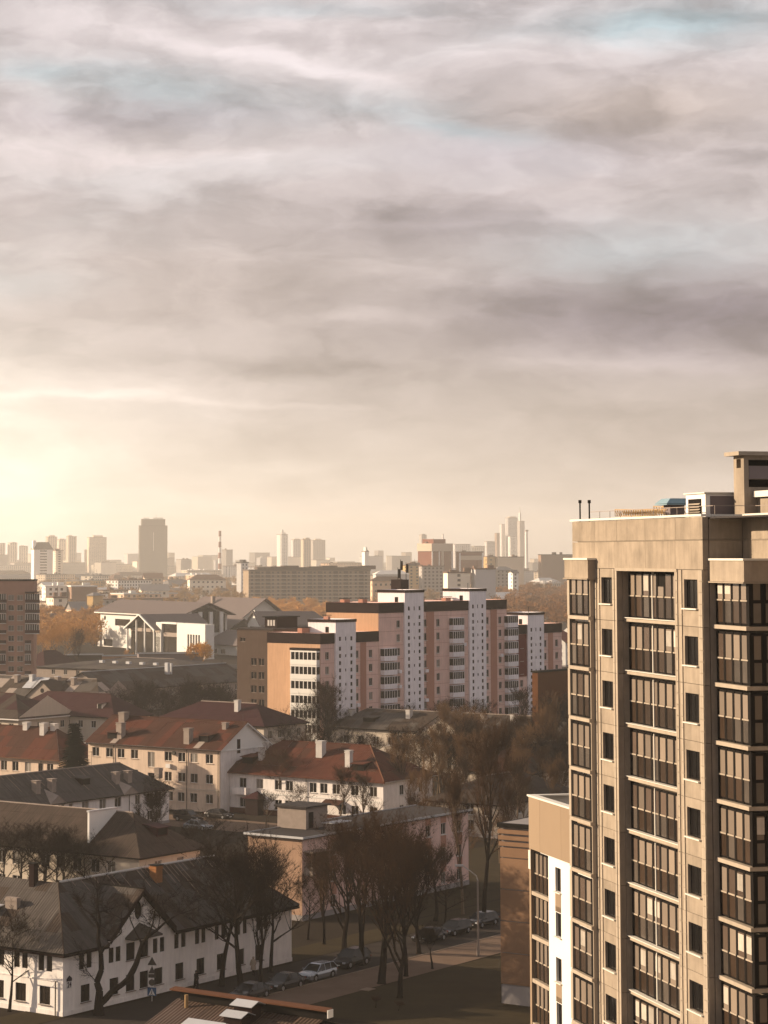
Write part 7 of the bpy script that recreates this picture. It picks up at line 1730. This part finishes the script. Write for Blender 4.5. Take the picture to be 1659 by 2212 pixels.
# ------------------------------------------------------------------ cars
def prism_x(mb, prof, y0, y1, inset=0.0, m=0):
    """side profile (x,z) extruded across y; inset pulls the upper points in"""
    zmin = min(p[1] for p in prof); zmax = max(p[1] for p in prof)
    def ins(z): return inset * max(0, (z - zmin) / (zmax - zmin))
    a = [(x, y0 + ins(z), z) for x, z in prof]; c = [(x, y1 - ins(z), z) for x, z in prof]
    mb.face(a, m); mb.face(c[::-1], m)
    for i in range(len(prof)): j = (i + 1) % len(prof); mb.face([a[j], a[i], c[i], c[j]], m)
def car(label, loc, rz, paint, kind='wagon', group=None):
    t = thing('parked_car', label, 'car', loc, rz, group)
    L = {'wagon': 4.6, 'suv': 4.65, 'sedan': 4.6}[kind]; w = .9; h = {'wagon': 1.46, 'suv': 1.68, 'sedan': 1.43}[kind]; c = .22 if kind != 'suv' else .27; belt = .86 if kind != 'suv' else 1.0
    wb = (.88, L - .95); rw = .33 if kind != 'suv' else .36
    # body with wheel arches cut into the lower edge (x = 0 is the nose)
    prof = [(.02, c + .18), (0, .55), (.10, .70), (.35, .78), (1.25, belt + .02), (1.30, belt + .03), (L - .25, belt + .06), (L - .05, belt - .05), (L, .55), (L - .05, c + .12)]
    def arch(xc): return [(xc + (rw + .07) * math.cos(a), max(c, rw + (rw + .07) * math.sin(a))) for a in [math.pi * k / 7 for k in range(8)]]
    low = [(L - .1, c)] + arch(wb[1]) + arch(wb[0]) + [(.15, c)]
    me = 0
    body = MB(); full = prof + low
    # outline is concave: build it as vertical strips instead of one polygon
    xs = sorted({round(p[0], 3) for p in full})
    up = sorted([(p[0], p[1]) for p in prof if p[1] > .5 or p[0] < .05], key=lambda p: p[0])
    def top(x):
        q = [(0, .55), (.10, .70), (.35, .78), (1.25, belt + .02), (L - .25, belt + .06), (L - .05, belt - .05), (L, .55)]
        for (x0, z0), (x1, z1) in zip(q, q[1:]):
            if x0 <= x <= x1: return z0 + (z1 - z0) * (x - x0) / (x1 - x0)
        return .55
    def bot(x):
        for xc in wb:
            d = rw + .07
            if abs(x - xc) < d: return max(c, rw + math.sqrt(max(0, d * d - (x - xc) ** 2)))
        return c if .12 < x < L - .1 else c + .12
    xs = sorted(set([0, .04, .1, .2, .35, .5, L - .35, L - .2, L - .1, L - .04, L] + [xc + (rw + .07) * math.cos(math.pi * k / 8) for xc in wb for k in range(9)] + [1.5 + .4 * k for k in range(5)] + [1.25]))
    def half(x):
        e_ = min(x, L - x); return w * (1 - .16 * max(0, 1 - e_ / .45) ** 2)
    sec = []
    for x in xs:
        b0, t0, hw = bot(x), top(x), half(x); zm = min(t0 - .02, max(b0 + .02, .62))
        sec.append([(x, -hw + .05, b0), (x, -hw, zm), (x, -hw + .07, t0 - .03), (x, -hw + .22, t0), (x, 0, t0 + .03), (x, hw - .22, t0), (x, hw - .07, t0 - .03), (x, hw, zm), (x, hw - .05, b0)])
    for a, b_ in zip(sec, sec[1:]):
        for i in range(8): body.face([a[i], b_[i], b_[i + 1], a[i + 1]])
        body.face([a[8], b_[8], b_[0], a[0]])
    body.face(sec[0][::-1]); body.face(sec[-1])
    bo = obj('body', body, paint, t)
    for p in bo.data.polygons: p.use_smooth = True
    bo.data.update()
    # cabin: glass house and roof
    if kind == 'sedan': cab = [(1.15, belt), (1.95, h - .06), (2.2, h), (3.15, h - .02), (3.45, h - .1), (4.1, belt + .04)]
    elif kind == 'wagon': cab = [(1.15, belt), (1.95, h - .06), (2.2, h), (3.9, h - .03), (4.15, h - .12), (4.5, belt + .04)]
    else: cab = [(1.15, belt), (1.9, h - .08), (2.15, h), (3.8, h - .02), (4.1, h - .10), (4.55, belt + .04)]
    g = MB(); ins = .20
    def yy(z): return w - .06 - ins * (z - belt) / (h - belt)
    a = [(x, -yy(z), z) for x, z in cab]; c2 = [(x, yy(z), z) for x, z in cab]
    g.face(a); g.face(c2[::-1])
    for i in range(len(cab)): j = (i + 1) % len(cab); g.face([a[j], a[i], c2[i], c2[j]])
    obj('windows', g, 'glass', t)
    rf = MB(); i1, i2 = 1, len(cab) - 2
    pts = cab[i1:i2 + 1]
    for (x0, z0), (x1, z1) in zip(pts, pts[1:]): rf.face([(x0, -yy(z0) - .012, z0 - .03), (x1, -yy(z1) - .012, z1 - .03), (x1, -yy(z1) + .06, z1 + .025), (x0, -yy(z0) + .06, z0 + .025)]); rf.face([(x0, -yy(z0) + .06, z0 + .025), (x1, -yy(z1) + .06, z1 + .025), (x1, yy(z1) - .06, z1 + .025), (x0, yy(z0) - .06, z0 + .025)]); rf.face([(x0, yy(z0) - .06, z0 + .025), (x1, yy(z1) - .06, z1 + .025), (x1, yy(z1) + .012, z1 - .03), (x0, yy(z0) + .012, z0 - .03)])
    for s in (-1, 1):
        for (x0, z0), (x1, z1) in ((cab[0], cab[1]), (cab[-1], cab[-2])): rf.tube((x0, s * yy(z0), z0), (x1, s * yy(z1), z1), .045, .045, 4)
        for xp in (2.45, 3.4): rf.tube((xp, s * (yy(belt) + .008), belt), (xp + .05, s * (yy(h - .05) + .008), h - .03), .035, .035, 4)
    obj('roof', rf, paint, t)
    for s in (-1, 1):
        for xc in wb:
            ty = MB(); ty.tube((xc, s * (w - .22), rw), (xc, s * (w - .01), rw), rw, rw, 14); wo_ = obj('wheel', ty, 'tyre', t); ri = MB(); ri.tube((xc, s * (w - .012), rw), (xc, s * (w + .004), rw), rw * .62, rw * .55, 10); obj('rim', ri, 'rim', wo_)
        hl = MB(); y0, y1 = (s * .50, s * .80) if s > 0 else (-.80, -.50); hl.box(-.01, y0, .57, .16, y1, .70); obj('headlight', hl, 'lamp_glass', t)
        tl = MB(); tl.box(L - .08, y0 - .02, .70, L + .01, y1 + .02, .86); obj('taillight', tl, 'red_panel', t)
        mi = MB(); yy0 = s * (w + .02); mi.box(1.35, min(yy0, yy0 + s * .16), belt + .05, 1.48, max(yy0, yy0 + s * .16), belt + .18); obj('mirror', mi, paint, t)
    gr = MB(); gr.box(-.02, -.42, .42, .03, .42, .60); gr.box(-.015, -.6, .25, .04, .6, .33); obj('grille', gr, 'dark', t)
    pl = MB(); pl.box(-.035, -.26, .34, -.02, .26, .44); obj('number_plate', pl, 'plate', t)
    return t
M['silver'] = mat('silver car paint', (.42, .45, .48), .25, .03, 3, metal=.6, spec=.6); M['black_paint'] = mat('black car paint', (.008, .008, .009), .2, .1, 3, spec=.35); M['grey_paint'] = mat('dark grey car paint', (.035, .032, .032), .25, .1, 3, metal=.2, spec=.4); M['pale_paint'] = mat('pale car paint', (.55, .55, .56), .3, .05, 3, spec=.6)
RZ = math.pi / 2 - A36           # nose toward -r (to the camera): body x axis runs along +r
def park(px, py, paint, kind, label, back=0.0): p = at_z(px, py); return car(label, (p.x, p.y, .004), RZ, paint, kind, 'cars parked along the street')
for px, py, pt_, kd, lb in [(655, 2122, 'silver', 'wagon', 'silver estate car parked along the street, front to camera'), (730, 2094, 'black_paint', 'suv', 'black off-roader parked directly behind the silver estate car'), (583, 2144, 'grey_paint', 'sedan', 'dark saloon parked in front of the silver estate car'),
                           (507, 2166, 'grey_paint', 'sedan', 'dark car half hidden behind the big tree trunk'), (903, 2040, 'grey_paint', 'sedan', 'dark saloon parked behind the small lopped tree'), (958, 2024, 'black_paint', 'wagon', 'dark estate car parked left of the street lamp'), (1018, 2006, 'black_paint', 'wagon', 'dark car parked right behind the street lamp post')]:
    park(px, py, pt_, kd, lb)
for px, py, rz_, pt_, kd, lb in [(432, 1776, 2.5, 'grey_paint', 'suv', 'dark car with pale roof in the courtyard by the three-storey cream house'), (455, 1795, 2.5, 'silver', 'sedan', 'pale car among branches in the lower courtyard'), (498, 1770, 2.5, 'grey_paint', 'sedan', 'dark car before the red plinth of the red-roofed house'), (312, 1893, .6, 'grey_paint', 'suv', 'dark car glimpsed above the sheet roof ridge')]:
    p = at_z(px, py); car(lb, (p.x, p.y, .01), rz_, pt_, kd)
# ------------------------------------------------------------------ street furniture
def street_lamp(px, py, ptop, dxarm, label):
    p = at_z(px, py); t = thing('street_lamp', label, 'street lamp', p); b_ = at_d(px, ptop, p.y); H = b_.z
    m1 = MB(); m1.tube((0, 0, -.1), (0, 0, 1.3), .16, .14, 8); m1.tube((0, 0, 1.3), (0, 0, H - 1.0), .11, .08, 8); obj('pole', m1, 'chimney', t)
    m1 = MB(); pts = [(0, 0, H - 1.0), (-.15, 0, H - .55), (-.7, 0, H - .1), (dxarm, 0, H + .45)]
    for a, c in zip(pts, pts[1:]): m1.tube(a, c, .06, .055, 6)
    obj('arm', m1, 'chimney_w', t); m1 = MB(); m1.box(dxarm - .75, -.16, H + .42, dxarm + .05, .16, H + .56); hd = obj('lamp_head', m1, 'metal_w', t); m1 = MB(); m1.box(dxarm - .7, -.13, H + .37, dxarm - .1, .13, H + .415); obj('lens', m1, 'lamp_glass', hd)
street_lamp(1033, 2067, 1880, -1.5, 'tall curved street lamp at the lawn edge beside the parked cars')
def roadsign():
    p = at_z(328, 2163); t = thing('road_sign_post', 'post stacked with two triangles, two plates and a blue pedestrian crossing sign', 'road sign', p, -.15)
    k = p.y / F_PX; Z = lambda y: at_d(328, y, p.y).z
    m1 = MB(); m1.tube((0, .04, -.1), (0, .04, Z(2069)), .04, .04, 6); obj('pole', m1, 'chimney_w', t)
    def tri(y0, y1, hw): m1 = MB(); m1.slab([(-hw, 0, Z(y1)), (hw, 0, Z(y1)), (0, 0, Z(y0))], .03, 0, None, Vector((0, -1, 0))); return obj('sign_plate', m1, 'signback', t)
    tri(2067, 2085, .42); tri(2087, 2103, .34)
    m1 = MB(); m1.box(-.33, -.03, Z(2112), .33, 0, Z(2104)); obj('sign_plate', m1, 'signback', t)
    m1 = MB(); zc = (Z(2114) + Z(2131)) / 2; r_ = (Z(2114) - Z(2131)) / 2; m1.tube((0, -.03, zc), (0, 0, zc), r_ * .85, r_ * .85, 14); obj('round_plate', m1, 'signback', t)
    m1 = MB(); m1.box(-.40, -.05, Z(2151), .40, -.01, Z(2133)); bl = obj('crossing_sign', m1, 'signblue', t)
    z0, z1 = Z(2149.5), Z(2135); m1 = MB(); m1.slab([(-.30, -.06, z0), (.30, -.06, z0), (0, -.06, z1)], .008, 0, None, Vector((0, -1, 0))); w_ = obj('white_triangle', m1, 'signwhite', bl)
    h = z1 - z0; m1 = MB(); yv = -.072; q = lambda x, z: (x, yv, z0 + h * z); m1.tube(q(.01, .62), q(-.03, .36), .022, .026, 5); m1.tube(q(-.03, .36), q(.07, .10), .022, .018, 5); m1.tube(q(-.03, .36), q(-.11, .12), .022, .018, 5); m1.tube(q(0, .56), q(.09, .42), .014, .012, 5); m1.tube(q(0, .56), q(-.09, .44), .014, .012, 5); m1.tube((.015, yv - .01, z0 + h * .70), (.015, yv + .01, z0 + h * .70), .035, .035, 8)
    for i in range(3): x = -.18 + .13 * i; m1.box(x, yv - .004, z0 + .01, x + .07, yv + .004, z0 + .045)
    obj('walker', m1, 'dark', w_)
roadsign()
# ------------------------------------------------------------------ people
def person(label, p, rz_, H, coat, hooded=True):
    t = thing('person', label, 'person', p, rz_); k = H / 1.7
    V = [(0, 0, .92), (0, .01, 1.12), (0, .02, 1.36), (0, .0, 1.48), (0, -.03, 1.60), (.09, 0, .88), (.11, -.08, .48), (.11, .0, .09), (.11, -.13, .05), (-.09, 0, .88), (-.10, .10, .50), (-.10, .22, .12), (-.10, .10, .05),
         (.19, .02, 1.38), (.24, .05, 1.12), (.22, -.08, .92), (.22, -.11, .84), (-.19, .02, 1.38), (-.25, -.02, 1.12), (-.22, -.16, .94), (-.22, -.19, .86)]
    Ed = [(0, 1), (1, 2), (2, 3), (3, 4), (0, 5), (5, 6), (6, 7), (7, 8), (0, 9), (9, 10), (10, 11), (11, 12), (2, 13), (13, 14), (14, 15), (15, 16), (2, 17), (17, 18), (18, 19), (19, 20)]
    Rr = [.15, .14, .16, .06, .095, .10, .075, .05, .045, .10, .075, .05, .045, .07, .055, .042, .035, .07, .055, .042, .035]
    me = bpy.data.meshes.new('body'); me.from_pydata([tuple(c * k for c in v) for v in V], Ed, []); o = bpy.data.objects.new('body', me); COL.objects.link(o)
    md = o.modifiers.new('skin', 'SKIN'); sv = me.skin_vertices[0].data
    for i, r_ in enumerate(Rr): sv[i].radius = (r_ * k, r_ * k)
    sv[0].use_root = True; s2 = o.modifiers.new('sub', 'SUBSURF'); s2.levels = 1; s2.render_levels = 1
    dg = bpy.context.evaluated_depsgraph_get(); m2 = bpy.data.meshes.new_from_object(o.evaluated_get(dg)); bpy.data.objects.remove(o); m2.materials.clear(); m2.materials.append(M['skin']); m2.name = 'body'
    link('body', m2, t)
    # long coat, hood and trousers as shells over the body
    m1 = MB(); rings = [(.50, .27, .24), (.75, .25, .20), (.98, .22, .18), (1.2, .23, .18), (1.38, .24, .17), (1.46, .16, .13), (1.50, .09, .09)]
    N = 12; pr = None
    for z, rx, ry in rings:
        cur = [(rx * k * math.cos(6.283 * i / N), ry * k * math.sin(6.283 * i / N) + .01, z * k) for i in range(N)]
        if pr:
            for i in range(N): j = (i + 1) % N; m1.face([pr[i], pr[j], cur[j], cur[i]])
        pr = cur
    for s, pts in ((1, [(.19, .02, 1.40), (.26, .05, 1.12), (.235, -.08, .93)]), (-1, [(-.19, .02, 1.40), (-.27, -.02, 1.12), (-.235, -.16, .95)])):
        for a, c in zip(pts, pts[1:]): m1.tube([q * k for q in a], [q * k for q in c], .085 * k, .07 * k, 7)
    obj('coat', m1, coat, t)
    m1 = MB()
    for pts in ([(.10, 0, .9), (.11, -.08, .48), (.11, 0, .08)], [(-.10, 0, .9), (-.10, .10, .5), (-.10, .22, .12)]):
        for a, c in zip(pts, pts[1:]): m1.tube([q * k for q in a], [q * k for q in c], .105 * k, .08 * k, 7)
    m1.box(.06 * k, -.18 * k, 0, .16 * k, .06 * k, .09 * k); m1.box(-.15 * k, -.02 * k, 0, -.05 * k, .26 * k, .10 * k); obj('trousers', m1, 'coat', t)
    m1 = MB(); pr = None
    for a in range(5):
        z = 1.53 + .045 * a * 1.05; rr = .115 * math.cos((a - 1.5) / 3.4 * 1.2); cur = [(rr * k * math.cos(6.283 * i / 10), (rr * math.sin(6.283 * i / 10) + .02) * k, z * k) for i in range(10)]
        if pr:
            for i in range(10):
                j = (i + 1) % 10
                if a < 3 and 6 <= i <= 8: continue
                m1.face([pr[i], pr[j], cur[j], cur[i]])
        pr = cur
    m1.face(pr); obj('hood', m1, coat, t)
person('person in a long black hooded coat walking along the front of house 24', at_z(424, 2137), 1.0, 1.7, 'coat')
person('person in a pale jacket half hidden between the tree trunks at the house end', at_z(547, 2106), -.6, 1.7, 'coat2')
# leafless bush at the lawn corner and a small fence behind the long house
tree(812, 2178, 2148, 'young', 'scrubby leafless bush near the pale slab at the lawn corner', 0, 'bark', 'twig_b', wide=1.9, name='bush')
tree(860, 2185, 2160, 'young', 'low leafless bush on the lower lawn edge', 1, 'bark', 'twig_b', wide=1.9, name='bush')
# ------------------------------------------------------------------ haze
m1 = MB(); m1.box(-1800, -30, -1, 3200, 9500, 185)
hz = obj('haze', m1, 'dark'); hz['kind'] = 'stuff'
hm = bpy.data.materials.new('haze air'); hm.use_nodes = True; t = hm.node_tree; t.nodes.clear()
pv = t.nodes.new('ShaderNodeVolumePrincipled'); pv.inputs['Color'].default_value = (1, .95, .87, 1); pv.inputs['Density'].default_value = .000125; pv.inputs['Anisotropy'].default_value = .35
ou = t.nodes.new('ShaderNodeOutputMaterial'); t.links.new(pv.outputs[0], ou.inputs['Volume'])
hz.data.materials.clear(); hz.data.materials.append(hm)
